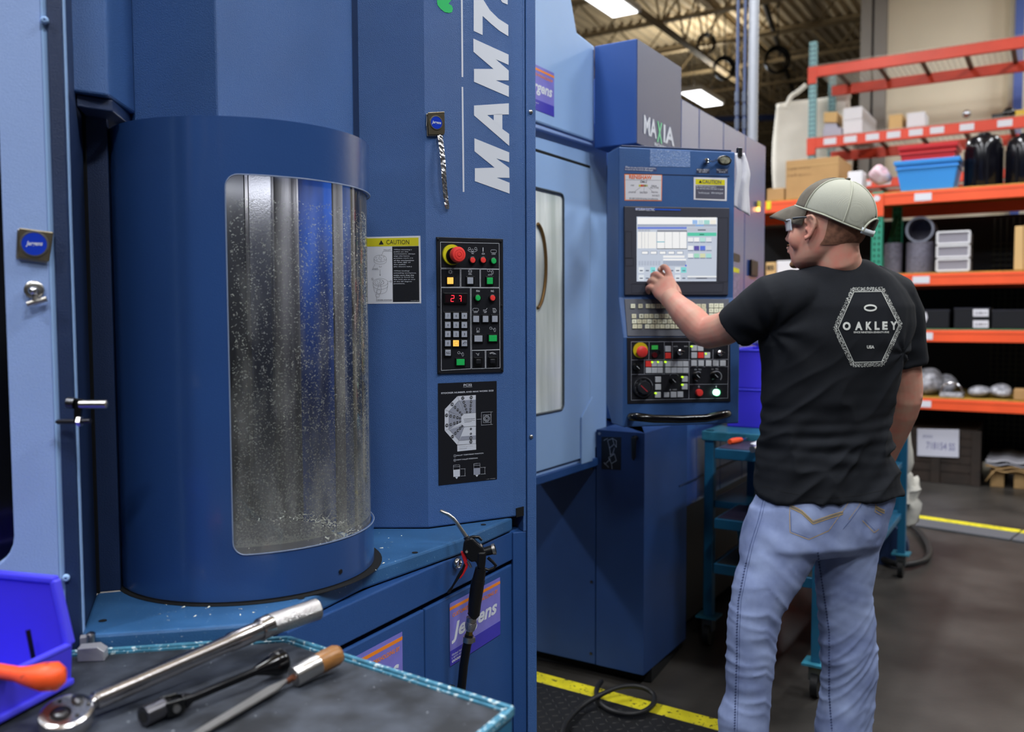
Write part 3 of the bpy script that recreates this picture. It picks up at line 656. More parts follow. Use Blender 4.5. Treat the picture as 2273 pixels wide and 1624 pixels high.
for t,x,y in chart:
    r=26 if x<330 and t in('28','29','30','31') or y<300 or y>870 else (22 if len(t)>1 else 17)
    c=PK.pt(XX(x),YY(y),.002);mbk.add([c+(PK.u*math.cos(a)+up*math.sin(a))*(r/6.77*PK.depth(XX(x),YY(y))/F) for a in [2*math.pi*i/16 for i in range(16)]],[tuple(range(16))])
    w_=r*.62 if len(t)>1 else (r*.15 if t=='1' else r*.3);mbn.text(t,PK,XX(x-w_),YY(y-r*.5),XX(x+w_),YY(y+r*.5),.0023)
obj('chart_dots',mbk,inkm,sp_);obj('chart_numbers',mbn,lg,sp_)
mb=M()
for p in ([(375,264),(480,525)],[(183,462),(440,572)],[(183,780),(440,690)],[(372,995),(478,722)],[(480,525),(651,510)],[(480,722),(653,712)],[(398,328),(246,490),(246,762),(402,930),(652,912)],[(372,995),(656,975)]): mb.line(PK,Sx(p),.35,.0021)
mb.line(PK,Sx([(470,610),(560,600),(640,597)]),.6,.0021);mb.line(PK,Sx([(475,632),(590,620),(640,625)]),.6,.0021);mb.line(PK,Sx([(480,655),(590,640)]),.6,.0021)
mb.text('WORK SETTING',PK,XX(405),YY(1008),XX(606),YY(1030),.0021);mb.text('STATION',PK,XX(405),YY(1042),XX(512),YY(1062),.0021)
obj('chart_lines',mb,inkm,sp_)
mb=M()
for t,x0,y0,x1,y1,b in (('PC32',468,76,592,116,.02),('STOCKER NUMBER AND MAX WORK SIZE',130,166,918,232,.02),('PALLET TEMPORARY POSITION',362,1120,766,1164,.015),('NEXT PALLET POSITION',362,1188,678,1230,.015),('ø350mm',318,1288,406,1305,.01),('ø300mm',622,1264,714,1284,.01),('118-1204(B)',808,1494,944,1516,.01)):
    # slanted lines are level on the plate itself
    if x1-x0>300:
        a=PK.uv(XX(x0),YY(y1),.0013);b2=PK.uv(XX(x1),YY(y0+ (22 if y0<300 else 4)),.0013);h=(24 if y0<300 else 17)/6.77*PK.depth(1040,950)/F
        vs,fs=glyphs(t,0,b);mb.add([PK.p(a[0]+(b2[0]-a[0])*u,a[1]+h*v,.0013) for u,v in vs],fs)
    else: mb.text(t,PK,XX(x0),YY(y0),XX(x1),YY(y1),.0013,0,b)
mb.line(PK,Sx([(463,128),(596,124)]),.5,.0013)
for x,y,t in ((336,1160,'A'),(336,1226,'B')): mb.arc(PK,XX(x),YY(y),18/6.77,20/6.77,0,360,.4,.0013);mb.text(t,PK,XX(x-7),YY(y-10),XX(x+7),YY(y+10),.0013)
for p in ([(735,505),(735,702)],[(735,508),(905,498)],[(735,700),(905,686)],[(765,545),(878,540),(878,655),(765,662),(765,545)],[(880,505),(880,690)],[(668,612),(735,608)],[(314,1300),(314,1372)],[(410,1300),(410,1365)],[(316,1324),(408,1320)],[(425,1358),(498,1354)],[(425,1464),(498,1460)],[(488,1358),(488,1460)],[(620,1280),(620,1346)],[(714,1280),(714,1340)],[(620,1303),(714,1300)],[(725,1336),(798,1332)],[(725,1434),(798,1430)],[(788,1336),(788,1430)]): mb.line(PK,Sx(p),.5,.0013)
for r in (44,34,20): mb.arc(PK,XX(815),YY(600),r/6.77,r*1.05/6.77,0,360,.6,.0013)
mb.prism([PK.pt(a,b,.0013) for a,b in Sx([(340,1478),(385,1475),(364,1508)])],PK.n*.0001);mb.prism([PK.pt(a,b,.0013) for a,b in Sx([(645,1447),(690,1444),(667,1478)])],PK.n*.0001)
obj('plate_lettering',mb,lg,sp_)
# ================= MACHINE 2
m2=T('milling_machine','light blue and navy milling machine with windowed door, overhead box and dark cabinet','machine',(.4,3.9,0))
C2=onz(1428,1499,.06)
PA2=Pl(C2,DA);PB2=Pl(C2,DB)
gloss=mat('satin navy side paint','355090',.3,bump=.12,bs=250,coat=1,coatior=1.75)
gloss2=mat('box paint with glare','38446C',.36,bump=.2,bs=250,coat=.35,coatior=1.5)  # same paint as the box, greyed for glare on the receding face
navy2=mat('blue box paint','264C90',.42,bump=.25,bs=400)
navyl=mat('deep navy cabinet paint','213E70',.42,bump=.4,bs=500,var=.06)
def xy(p,z): return V((p.x,p.y,z))
I2=PB2.pt(1321,1100);PI=Pl(I2,DA)
lb=PB2.pt(1180,1440)
ctop=PB2.pt(1434,961).z
# dark base behind/under everything
a=xy(C2,.06);b=PA2.pt(1522,1415);b=xy(b,.06);c=xy(PB2.pt(1323,1400),.06)
mb=M().prism([a,b,b+DB*.45,c+DA*.45+DB*.02,c],up*(ctop-.06));obj('cabinet',mb,navyl,m2,bevel=.004)
mb=M().prism([c+DB*.004,c+DA*.6+DB*.004,xy(lb,.06)+DA*.6+DB*.6,xy(lb,.06)+DB*.6],up*.86);obj('base_panel',mb,navyl,m2,bevel=.003)
for x,y in ((1312,1291),(1311,1450),(1313,1040)):
    obj('panel_bolt',M().disc(PB2,x,y,3,.004,.004,8),dsteel,m2)
obj('panel_bolt',M().disc(PB2,1330,962,3,.004,.004,8),steel,m2)
dp=obj('diagram_plate',M().plate(PB2,[(1335,969),(1379,970),(1378,1043),(1335,1041)],.001,.001),blackp,m2)
mb=M();pw=.35
def zz8(P): return [(1180+a/2.34,930+b/2.34) for a,b in P]
for P in ([(395,110),(420,100),(428,130),(405,150),(395,110)],[(420,100),(440,112),(440,145),(428,130)],[(405,150),(412,195)],[(400,200),(430,180),(440,215),(415,230),(400,200)],[(380,235),(410,205)],[(375,225),(400,250)],[(415,230),(418,258)],[(430,150),(420,185),(405,180)],[(375,110),(395,100)]): mb.line(PB2,zz8(P),pw*2,.0016)
obj('plate_drawing',mb,white,dp)
hl=obj('door_handle',M().plate(PB2,[(1400,970),(1412,970),(1410,1015),(1406,1023),(1401,1018)],.022,.008),blackm,m2,bevel=.003)
obj('handle_boss',M().disc(PB2,1407,973,6,.020,.02,16),blackm,hl,smooth=40)
# recessed black strip beneath
mb=M().prism([a+DA*.03-PB2.n*.05-up*.055,b-up*.055-PA2.n*.03,b+DB*.4-up*.055,c+DA*.4-up*.055,xy(lb,.005)+DA*.5+DB*.5,xy(lb,.005)-PB2.n*.05],up*.054);obj('plinth',mb,dark,m2)
# light blue door unit, frame in plane PI
zL=PI.pt(1191,1062).z
ua=PI.uv(1120,700)[0];ub=PI.uv(1347,700)[0];ztop=PI.pt(1320,330).z
def pip(u,z,o=0): return PI.p(u,z,o)
obj('door_frame',M().prism([pip(ua,zL,0),pip(ub,zL,0),pip(ub,ztop+.1,0),pip(ua,ztop+.1,0)],-PI.n*.35),lightb2,m2,bevel=.004)
obj('frame_sill',M().prism([pip(ua,zL-.02,.012),pip(ub-.06,zL-.02,.012),pip(ub-.06,zL+.01,.012),pip(ua,zL+.01,.012)],-PI.n*.1),navy,m2,bevel=.003)
u0=PI.uv(1306,700)[0];d_top=PI.pt(1300,372).z;d_bot=PI.pt(1283,1018).z
gapm=dark
obj('door_gap',M().prism([pip(ua,d_bot-.004,.001),pip(u0+.012,d_bot-.004,.001),pip(u0+.012,d_top+.012,.001),pip(ua,d_top+.012,.001)],-PI.n*.001),dark,m2)
uc=PI.uv(1284,1000)[0];zc1=PI.pt(1306,880).z;zc2=PI.pt(1284,925).z
# door with rounded window
wx1=PI.uv(1246,600)[0];wz1=PI.pt(1240,430).z;wz0=PI.pt(1245,908).z
hole2=rrect(ua+.02,wz0,wx1,wz1,.022)
o=.008
dr=holed(PI,(ua,d_bot,u0,d_top),hole2,o,.02);obj('sliding_door',dr,lightb2,m2,bevel=.003)
obj('door_step',M().prism([pip(uc,d_bot-.02,.014),pip(u0+.012,d_bot-.02,.014),pip(u0+.012,zc1,.014),pip(uc,zc2,.014)],-PI.n*.006),lightb2,m2,bevel=.002)
seal=M().tube([pip(a_,b_,o+.001) for a_,b_ in hole2],.004,6,closed=True);obj('window_seal',seal,mat('grey seal 2','3C4650',.5),m2,smooth=60)
milk=mat('misty window glass','C4CFCB',.15,var=.1,vs=18,stretch=(1,1,.12),col2='E6ECEA')
obj('door_window',M().prism([pip(ua+.01,wz0-.01,.005),pip(wx1+.01,wz0-.01,.005),pip(wx1+.01,wz1+.01,.005),pip(ua+.01,wz1+.01,.005)],-PI.n*.003),milk,m2)
mb=M().tube([PI.pt(1190+ 22*math.cos(t),590+95*math.sin(t),.010) for t in [math.radians(-80+160*i/16) for i in range(17)]],.006,8);obj('wiper_ring',mb,mat('brass','7A5B32',.4,.6),m2,smooth=60)
# upper light cabinet
obj('upper_cabinet',M().plate(PI,[(1120,246),(1320,315),(1320,103),(1281,72),(1262,-40),(1120,-60)],.03,.4),lightb2,m2,bevel=.006)
obj('upper_ledge',M().plate(PI,[(1120,262),(1323,326),(1323,316),(1120,246)],.022,.1),lightb,m2,bevel=.003)
brand_sticker(PI,1165,132,236,1230,162,258,m2,.0308)
# overhead box
mc=PA2.pt(1412.6,200);PBm=Pl(mc,DB)
zt,zb_=PBm.pt(1412.6,85).z,PBm.pt(1412.6,318).z
l=PBm.pt(1319,200);r=PA2.pt(1511,200)
mb=M().prism([xy(mc,zb_),xy(r,zb_),xy(r,zb_)+DB*.5,xy(l,zb_)+DA*.35,xy(l,zb_)],up*(zt-zb_))
obj('overhead_box',mb,navy2,m2,bevel=.004)
ob=obj('overhead_box_face',M().prism([xy(mc,zb_+.002)+PA2.n*.002+DA*.004,xy(r,zb_+.002)+PA2.n*.002,xy(r,zt-.002)+PA2.n*.002,xy(mc,zt-.002)+PA2.n*.002+DA*.004],-PA2.n*.003),gloss2,m2)
# lettering follows the receding face
mb=M();L0=PA2.uv(1429,300,.003);L1=PA2.uv(1497,300,.003)
zA=PA2.pt(1429,296,.003).z;zB=PA2.pt(1429,254,.003).z
def recede(t,f0,f1,z0_,z1_,m,b=.02,nm='lettering'):
    vs,fs=glyphs(t,0,b);mb=M().add([PA2.p(L0[0]+(L1[0]-L0[0])*(f0+(f1-f0)*u),z0_+(z1_-z0_)*v,.0035) for u,v in vs],fs);obj(nm,mb,m,ob)
recede('MA',.0,.40,zA,zB,white,.03);recede('X',.41,.58,zA-.01,zB,mat('green white print','7FD6A0',.5),.03);recede('IA',.62,1.0,zA,zB,white,.03)
recede('MACHINING CENTER',.33,1.0,zA-.028,zA-.014,white,.02,'sub_lettering')
# receding side cabinets
zg=PA2.pt(1511,217).z;zlow=PA2.pt(1526,1124).z
us=[PA2.uv(x,400)[0] for x in (1512,1552,1606,1655,1700)]
for i,(a_,b_) in enumerate(zip(us,us[1:])):
    obj('side_panel',M().prism([PA2.p(a_+.003,zlow,-.002),PA2.p(b_-.003,zlow,-.002),PA2.p(b_-.003,zg,-.002),PA2.p(a_+.003,zg,-.002)],-PA2.n*.02),gloss,m2,bevel=.003)
e0=PA2.p(us[0],0,-.02);e1=PA2.p(us[-1],0,-.006)
obj('side_body',M().prism([xy(e0,zlow+.01),xy(e1,zlow+.01),xy(e1,zlow+.01)+DB*.7,xy(e0,zlow+.01)+DB*.7],up*(zg-zlow-.02)),navy,m2,bevel=.003)
obj('side_rail',M().prism([PA2.p(us[0],zlow+.10,.002),PA2.p(us[-1],zlow+.10,.002),PA2.p(us[-1],zlow+.108,.002),PA2.p(us[0],zlow+.108,.002)],-PA2.n*.01),navyd,m2)
obj('coolant_tank',M().prism([PA2.p(us[0]-.05,.03,-.1),PA2.p(us[-1]+.3,.03,-.1),PA2.p(us[-1]+.3,.62,-.1),PA2.p(us[0]-.05,.62,-.1)],-PA2.n*.4),mat('black tank','0B0D12',.5),m2,bevel=.004)
obj('rotary_switch',M().plate(PA2,[(1669,575),(1684,580),(1683,615),(1668,611)],.012,.012),blackm,m2,bevel=.004)
obj('panel_lamp',M().disc(PA2,1686,464,5,.012,.012,14),mat('orange lamp','FFB060',.4,emit=4),m2,smooth=40)
obj('lamp_tag',M().plate(PA2,[(1682,445),(1689,447),(1689,460),(1682,459)],.01,.003),yel2,m2)
obj('side_sticker',M().plate(PA2,[(1627,592),(1641,597),(1640,690),(1626,688)],.002,.001),mat('faded red sticker','8C7A92',.5,var=.3,vs=60),m2)
obj('sticker_header',M().plate(PA2,[(1627,592),(1641,597),(1641,606),(1627,603)],.003,.001),yel2,m2)
obj('latch_pocket',M().plate(PA2,[(1628,560),(1643,566),(1643,582),(1628,578)],.002,.001),dsteel,m2)
# ================= CONTROL PENDANT
uP=V((.972,.235,0));P0=atY(1385,600,2.80);PP=Pl(P0,uP)
pd=T('control_pendant','blue swivel control pendant with screen, keyboard, switch panel and black handle','control panel',xy(PP.pt(1500,600),1.5))
bluep=mat('pendant blue paint','34598F',.42,bump=.5,bs=500,var=.05)
Zy=lambda y,o=0:PP.pt(1500,y,o).z
LO=.045
uL,uR=PP.uv(1373,600)[0],PP.uv(1629,600)[0]
uL2,uR2=PP.uv(1371,850,LO)[0],PP.uv(1634,850,LO)[0]
prof=[(-.11,Zy(331)),(0,Zy(331)),(0,Zy(660)),(LO,Zy(748,LO)),(LO,Zy(944,LO)),(-.06,Zy(944,LO)),(-.11,Zy(900,0))]
mb=M();A_=[PP.p(uL,z,n) for n,z in prof];B_=[PP.p(uR,z,n) for n,z in prof]
mb.loft([A_,B_]);obj('pendant_housing',mb,bluep,pd,bevel=.004)
mb=M().prism([PP.p(uL+.01,Zy(331)+.001,-.005),PP.p(uR-.01,Zy(331)+.001,-.005),PP.p(uR-.01,Zy(331)+.001,-.1),PP.p(uL+.01,Zy(331)+.001,-.1)],up*.006);obj('top_plate',mb,navyd,pd,bevel=.002)
armA=PP.p((uL+uR)/2,Zy(365),-.10);obj('pendant_arm',M().bar(armA,armA-PP.n*.34+V((0,0,0)),.09,.08),navyd,pd,bevel=.006)
obj('hood_groove',M().plate(PP,[(1386,384),(1619,390),(1619,392),(1386,386)],.0008,.002),navyd,pd)
obj('clear_tape',M().plate(PP,[(1443,331),(1532,336),(1532,371),(1443,369)],.0008,.0008),mat('frosted tape','6C88B8',.3,bump=1,bs=200,speck=(400,.6,'B9C6DC')),pd)
bez=obj('screen_bezel',M().plate(PP,[(1386,457),(1620,461),(1617,655),(1387,655)],.008,.012),mat('dark grey bezel','3B3D49',.5,bump=.3,bs=700),pd,bevel=.003)
sc0='F2F4F6'
EM={}
def em(h,s=.86):
    if h not in EM: EM[h]=mat('screen '+h,h,.3,emit=s)
    return EM[h]
SXp=lambda x,y:(1380+x/5.412,370+y/5.412)
scr=obj('screen',M().plate(PP,[(1413.5,480.5),(1592.5,483),(1590,624),(1413.5,624.5)],.009,.002),em('C9D2E2'),pd)
lay=[0]
_sc={}
def SR(x0,y0,x1,y1,h,d=1):
    mb=_sc.setdefault((h,d),M());mb.prism([PP.pt(*SXp(*p),.0095+.0003*d) for p in ((x0,y0),(x1,y0),(x1,y1),(x0,y1))],-PP.n*.0002)
SR(190,608,1140,690,'FFFFFF');SR(850,640,910,688,'9FC4F5',2);SR(920,640,980,688,'D2E6EC',2);SR(988,640,1056,690,'A8E0D8',2);SR(1066,640,1130,690,'FBF6EA',2)
SR(190,690,1140,716,'A9B2C4');SR(885,694,985,716,'8FB6E8',2);SR(190,722,780,748,'6F86DE',2)
for i in range(4): SR(200+i*36,752,232+i*36,780,'B9BFCC',2)
SR(192,780,415,980,'FAF9F7');SR(425,760,785,782,'8A8E9C',2);SR(425,782,782,980,'FFFFFF')
for x in (238,275,318,240): SR(x,782,x+3,980,'B4B8C4',2)
for x in (422,515,607,694,780): SR(x,782,x+3,984,'6A707E',2)
for i in range(10): SR(425,800+i*18,782,801+i*18,'DDE0E8',2)
SR(425,896,515,908,'8CCBD8',3);SR(422,980,785,988,'4A505C',3)
for x in (245,350,458,562,665): SR(x-4,1012,x+76,1052,'9AA4B8',1);SR(x,1018,x+68,1046,'FFFFFF',2)
SR(498,1066,755,1092,'FBFBFB');SR(498,1105,775,1125,'FFFFFF')
for i in range(13): SR(498+i*21,1128,517+i*21,1190,'A8B2C6',1)
SR(762,1176,780,1196,'4468E0',3)
for i in range(8): SR(200+i*34,1130,226+i*34,1186,'B7C0D2',1)
for r in range(2):
    for i in range(8):
        x=202+i*73;y=1206+r*92;SR(x,y,x+66,y+66,['E9EFF6','C9D3E2'][i%2],1);SR(x+14,y+34,x+52,y+48,'5E6A80',2)
SR(345,1206,405,1272,'86E3E4',2);SR(712,1206,778,1272,'7FDCDC',2);SR(345,1298,375,1364,'9CEBDC',2)
SR(790,730,1138,776,'C3C9D6');SR(915,752,1010,766,'5E6474',2);SR(790,790,1138,832,'59CFAF');SR(935,806,990,820,'2D7F6A',2)
cols=[['F6F8FA','FBFCFD','BFE9E2','E8ECF2'],['F6F8FA','5B4FA8','5A78E0','D5DAE4'],['F6F8FA','A4E2C6','DCE2B8','A9E2DC']]
for r,y in enumerate((850,950,1042)):
    for i in range(4): x=796+i*73;SR(x,y,x+62,y+50,cols[r][i],1);SR(x,y+50,x+66,y+62,'7C88A4',2)
SR(790,1310,1138,1328,'F4F6F8');SR(790,1328,1138,1350,'A2A9B8');SR(895,1332,1025,1344,'4E5566',2)
for (h,d),mb in _sc.items(): obj('screen_field',mb,em(h),scr)
obj('bezel_label',M().plate(PP,[(1410,461.5),(1511,464),(1511,467.5),(1410,465)],.009,.0005),mat('blue label','2E58C0',.4),bez)
mb=M().text('MITSUBISHI ELECTRIC',PP,1411,462,1453,467,.0095,0,.02);obj('bezel_lettering',mb,white,bez)
for P in ([(1388,513),(1402,514),(1402,572),(1388,572)],[(1388,573),(1406,573),(1406,590),(1388,590)],[(1595,483),(1616,483),(1616,625),(1595,625)],[(1402,630),(1606,628),(1604,648),(1402,650)]):
    obj('bezel_groove',M().line(PP,P,.7,.0085,True),mat('groove','23242C',.6),bez)
# upper stickers
def printed(par,pl,off,items,nm='lettering'): sticker_texts(pl,par,items,off)
pwh=mat('cream label','DADADF',.5)
s1=obj('setup_label',M().plate(PP,[(1386,386),(1470,387),(1469,446),(1386.5,445)],.0008,.0008),mat('orange label border','E88A5A',.5),pd,label='white label with an orange border')
obj('label_field',M().plate(PP,[(1388,388),(1468,389),(1467.5,444),(1388.5,443)],.0012,.0008),pwh,s1)
ox_=mat('orange brand print','E8713A',.5);gy=mat('grey small print','5A5C66',.5)
printed(s1,PP,.0018,[('RENISHAW',1396.5,389.5,1447,396.5,ox_,0,.03),('OMI-2',1421,401,1436,405.5,gy,0,.01),('START',1400,410,1408,413,gy),('ERROR',1446,411,1458,414,gy),('LOW BATTERY',1395,425,1412,428,gy),('SIGNAL STRENGTH',1420,425,1437,429,gy),('PROBE STATUS',1446,425,1460,428,gy),('ACTIVE',1443,415,1462,418,gy),('0-10 VOLTS',1448,432,1464,436,gy),('SEE USER GUIDE FOR DETAILS OF OPERATION',1397,440,1460,442,gy)])
for i,h in enumerate(('C8C030','D84A3A','C06A50','8A8A50','B8B890')): obj('label_light',M().plate(PP,[(1418+i*4,409.5),(1422+i*4,409.5),(1422+i*4,414),(1418+i*4,414)],.0016,.0004),mat('label light',h,.5),s1)
mb=M()
for P in ([(1422,415),(1410,424)],[(1438,415),(1448,424)],[(1430,415),(1429,424)],[(1388,399),(1468,400)]): mb.line(PP,P,.4,.0017)
obj('label_lines',mb,gy,s1)
s2=obj('caution_label',M().plate(PP,[(1540,393),(1614,395),(1613,446),(1540,443)],.0008,.0008),pwh,pd,label='white framed caution label with yellow top')
obj('label_header',M().plate(PP,[(1544,397),(1609,399),(1609,411),(1544,409)],.0012,.0006),yel2,s2)
obj('label_field',M().plate(PP,[(1544,411),(1609,412),(1609,442),(1544,440)],.0012,.0006),mat('slate label','565665',.5),s2)
printed(s2,PP,.0018,[('CAUTION',1559,400,1601,406.5,gy,0,.01),('Be careful not to be caught in',1546,413,1590,416,white),('the machine when the door is open.',1546,418,1606,420.5,white),('Turn off the main power',1550,426,1575,431,white),('before opening panel',1579,426,1605,431,white)])
mb=M().prism([PP.pt(a,b,.0016) for a,b in ((1551,405.5),(1558,405.7),(1554.5,399.5))],PP.n*.0002);obj('warning_triangle',mb,inkm,s2)
s3=obj('text_strip',M().plate(PP,[(1386,370),(1458,371),(1458,380),(1386,379)],.0006,.0006),mat('dark text strip','3E4A78',.5),pd)
printed(s3,PP,.0012,[('When you use a tool by hand operation,',1388,371,1456,374.5,white),('be sure to set the correct offset length.',1388,375.5,1450,379,white)])
for a,b in ((1546,1575),(1590,1616)):
    s4=obj('text_strip',M().plate(PP,[(a,374),(b,375),(b,385),(a,384)],.0006,.0006),mat('dark text strip','3A3F58',.5),pd)
    printed(s4,PP,.0012,[('PROGRAM PROTECT',a+1,375.5,b-1,378.5,white),('KEY SWITCH',a+6,380,b-6,383,white)])
# key switch with key and fob
obj('key_switch',M().disc(PP,1569,357,6,.012,.012,18,prof=[(1,-.012),(1,0),(.7,.002),(.5,.0)]),chrome,pd,smooth=40)
obj('key_blade',M().plate(PP,[(1566,355),(1571,354),(1571,360),(1566,360)],.03,.018),chrome,pd)
fob=T('key_fob','black oval key fob hanging from the key at the pendant top','key fob',PP.pt(1607,356,.02))
c=PP.pt(1608,356,.015);obj('fob_body',M().lathe([(.0001,-.004),(.019,-.004),(.022,0),(.019,.004),(.0001,.005)],c,PP.n,24,sx=1.15,sy=.75,x=PP.u),blackm,fob,smooth=50)
obj('fob_face',M().lathe([(.016,.0045),(.0001,.0062)],c,PP.n,20,sx=1.15,sy=.7,x=PP.u,close=False),mat('fob face','7A7A6A',.4,var=.5,vs=120),fob)
mb=M()
for i in range(7):
    q=PP.pt(1575+i*3.4,357+math.sin(i)*1.5,.02);ax_=PP.u if i%2 else up
    ring=[q+PP.u*(.004*math.cos(t))+(PP.n if i%2 else up)*(.003*math.sin(t)) for t in [2*math.pi*k/8 for k in range(8)]];mb.tube(ring,.0007,5,closed=True)
obj('ball_chain',mb,chrome,fob,kind='stuff')
# keyboard
vK=(PP.n*LO+up*(Zy(748,LO)-Zy(660)));PKB=Pl(PP.p(0,Zy(660),0),uP,(vK.x,vK.y,vK.z))
kb=obj('keyboard_panel',M().plate(PKB,[(1386,663),(1618,663),(1622,746),(1393,746)],.003,.004),mat('grey keyboard plate','4A4D58',.5,bump=.2,bs=600),pd,bevel=.0015)
keym=mat('cream key','C9C5A8',.5);keyw=mat('pale key','D8D8C0',.5)
BX=lambda x:1380+x/5.077
BY=lambda y:640+y/5.077
K=[(128,197,1),(213,197,0)]+[(298+57*i,197,0) for i in range(12) if 298+57*i<960]+[(x,y,1) for y in (192,247,302,357) for x in (1010,1067,1123)]
K+=[(140,310,0)]+[(222+57*i,310,(i*7)%3==0) for i in range(13)]+[(143+57*i,370,(i*5)%3==0) for i in range(15)]+[(149,427,0),(206,427,0)]+[(289+57*i,427,(i*7)%4==0) for i in range(12)]+[(870,247,0),(930,247,0)]
for (x,y,w_) in K: obj('key',M().plate(PKB,[(BX(x-25),BY(y-24)),(BX(x+25),BY(y-24)),(BX(x+25),BY(y+24)),(BX(x-25),BY(y+24))],.007,.004),keyw if w_ else keym,kb,bevel=.0006)
mb=M()
rnd=random.Random(2)
for i,(x,y,w_) in enumerate(K): mb.text('ABCDEFGHIJKLMNOPQRSTUVWXYZ0123456789'[i%36],PKB,BX(x-8),BY(y-10),BX(x+8),BY(y+10),.0073)
obj('key_legends',mb,mat('faint legend','8A8470',.6),kb,kind='stuff')
# switch panel
PLO=Pl(PP.P+PP.n*LO,uP)
sw=obj('switch_panel',M().plate(PLO,[(1392,749),(1621,747),(1622,891),(1393,896)],.003,.004),mat('black switch panel','1C1D24',.45,bump=.15,bs=600),pd,bevel=.0015,label='black switch panel with white outlined groups of buttons')
Q=lambda P:[(BX(a),BY(b)) for a,b in P]
mb=M()
for P,cl in (([(108,600),(1205,600),(1195,1235),(108,1258)],1),([(108,805),(1200,798)],0),([(108,968),(760,962)],0),([(762,600),(757,1245)],0),([(770,882),(1200,880)],0),([(768,1080),(1195,1078)],0),([(310,600),(306,805)],0),([(480,600),(480,803)],0),([(572,600),(572,800)],0),([(1030,690),(1028,798)],0),([(256,808),(256,966)],0),([(478,808),(478,964)],0)):
    mb.line(PLO,Q(P),.8,.0034,bool(cl))
for x,y,r,a0_,a1_ in ((862,990,52,60,260),(1068,990,58,-40,220),(590,1010,55,30,150),(240,1110,110,10,170)): mb.arc(PLO,BX(x),BY(y),r/5.077,r/5.077,a0_,a1_,1.6 if r<60 and x>700 else .9,.0034)
for k in range(10):
    t=2*math.pi*k/10;mb.arc(PLO,BX(243+92*math.cos(t)),BY(1118+92*math.sin(t)),1,1,0,360,.9,.012,6)
obj('panel_markings',mb,mat('grey white print','AEB2BE',.5),sw)
def el(x,y,rr,m,name,off=.012,prof=None,n=20): return obj(name,M().disc(PLO,BX(x),BY(y),rr/5.077,off,.01,n,prof=prof),m,sw,smooth=40)
el(213,695,88,yel2,'stop_collar',.006,n=32);el(238,712,64,red,'stop_button',.028,prof=[(.6,-.022),(.7,-.012),(1,-.008),(.98,-.002),(.8,.001),(.01,.002)],n=28)
def bt(x,y,h,m,nm='push_button',off=.007): return obj(nm,M().plate(PLO,[(BX(x-h),BY(y-h)),(BX(x+h),BY(y-h)),(BX(x+h),BY(y+h)),(BX(x-h),BY(y+h))],off,.005),m,sw,bevel=.0008)
wb=mat('white button','C6CAD0',.45);lime=mat('lime indicator','B8F020',.4,emit=1.5)
obj('indicator',M().plate(PLO,Q([(342,642),(408,640),(408,686),(342,688)]),.006,.003),mat('green indicator','2FB84A',.4,emit=.5),sw);el(375,750,30,mat('dark red lens','5A1018',.3),'lens');el(443,705,16,dsteel,'lens')
for x,y in ((523,680),(818,672),(890,672),(818,752),(966,752)): bt(x,y,32,wb)
bt(524,757,32,red);bt(893,752,32,red);bt(303,850,32,red)
for x in (370,434,523,590,656,722): bt(x,850,31,wb)
for x in (303,370,434,523,590,656,722): bt(x,922,31,wb)
for x in (816,896,980,1062,1142): bt(x,842,32,wb)
for x,y in ((412,1025),(412,1110),(410,1198),(508,1198),(586,1196),(662,1194),(714,1020),(712,1105)): bt(x,y,32 if x!=508 else 28,wb)
for x,y in ((345,830),(411,829),(497,828),(793,653),(950,735),(688,998),(688,1085),(386,1180)): el(x,y,11,lime,'indicator_lamp',.0085,n=10)
el(662,718,34,chrome,'selector_switch',.02,prof=[(1,-.018),(.95,-.002),(.6,0),(.5,.004),(.01,.005)]);el(1116,728,34,chrome,'selector_switch',.02,prof=[(1,-.018),(.95,-.002),(.6,0),(.5,.004),(.01,.005)])
for x,y in ((662,716),(1116,728)):obj('selector_lever',M().plate(PLO,Q([(x+4,y-18),(x+50,y-12),(x+50,y+4),(x+4,y+16)]),.030,.008),chrome,sw,bevel=.0015)
for x,y,r in ((185,890,42),(590,1040,30),(862,990,40),(1068,985,42)):
    el(x,y,r,blackm,'rotary_knob',.024,prof=[(1.1,-.02),(.9,-.018),(.8,0),(.01,.001)])
    obj('knob_pointer',M().line(PLO,Q([(x-14,y-16),(x+18,y+16)]),1.0,.0256),white,sw)
el(243,1115,115,mat('wheel rim','26272C',.35),'hand_wheel',.014,prof=[(1,-.011),(1,-.002),(.94,.002),(.86,.002),(.8,-.002),(.7,-.002),(.66,.01),(.6,.014),(.01,.015)],n=40)
obj('wheel_mark',M().line(PLO,Q([(220,1095),(290,1160)]),2.2,.0296),mat('dull red','A8303A',.5),sw)
el(882,1175,40,red,'push_button',.014,prof=[(1,-.011),(1,-.001),(.9,.001),(.01,.002)])
el(1076,1172,36,mat('lit green button','B8FFE0',.4,emit=3.0),'lit_button',.014,prof=[(1,-.011),(1,-.001),(.9,.001),(.01,.002)]);el(1076,1172,44,mat('green lamp ring','18B860',.4,emit=.8),'lamp_ring',.006)
sticker_texts(PLO,sw,[('0',BX(862),BY(1095),BX(880),BY(1118),wb),('1',BX(1060),BY(1095),BX(1070),BY(1118),wb),('AUTO',BX(585),BY(645),BX(630),BY(660),wb),('MAN',BX(705),BY(645),BX(742),BY(660),wb),('0 100',BX(540),BY(1132),BX(620),BY(1148),wb),('0 %',BX(820),BY(905),BX(900),BY(920),wb),('0 %',BX(1010),BY(900),BX(1090),BY(915),wb)],.0034)
mb=M();hp=[PLO.pt(1401,925,.004),PLO.pt(1403,925,.035),PLO.pt(1415,925,.05),PLO.pt(1450,929,.055),PLO.pt(1510,930,.056),PLO.pt(1565,928,.055),PLO.pt(1600,921,.05),PLO.pt(1613,918,.035),PLO.pt(1615,918,.004)]
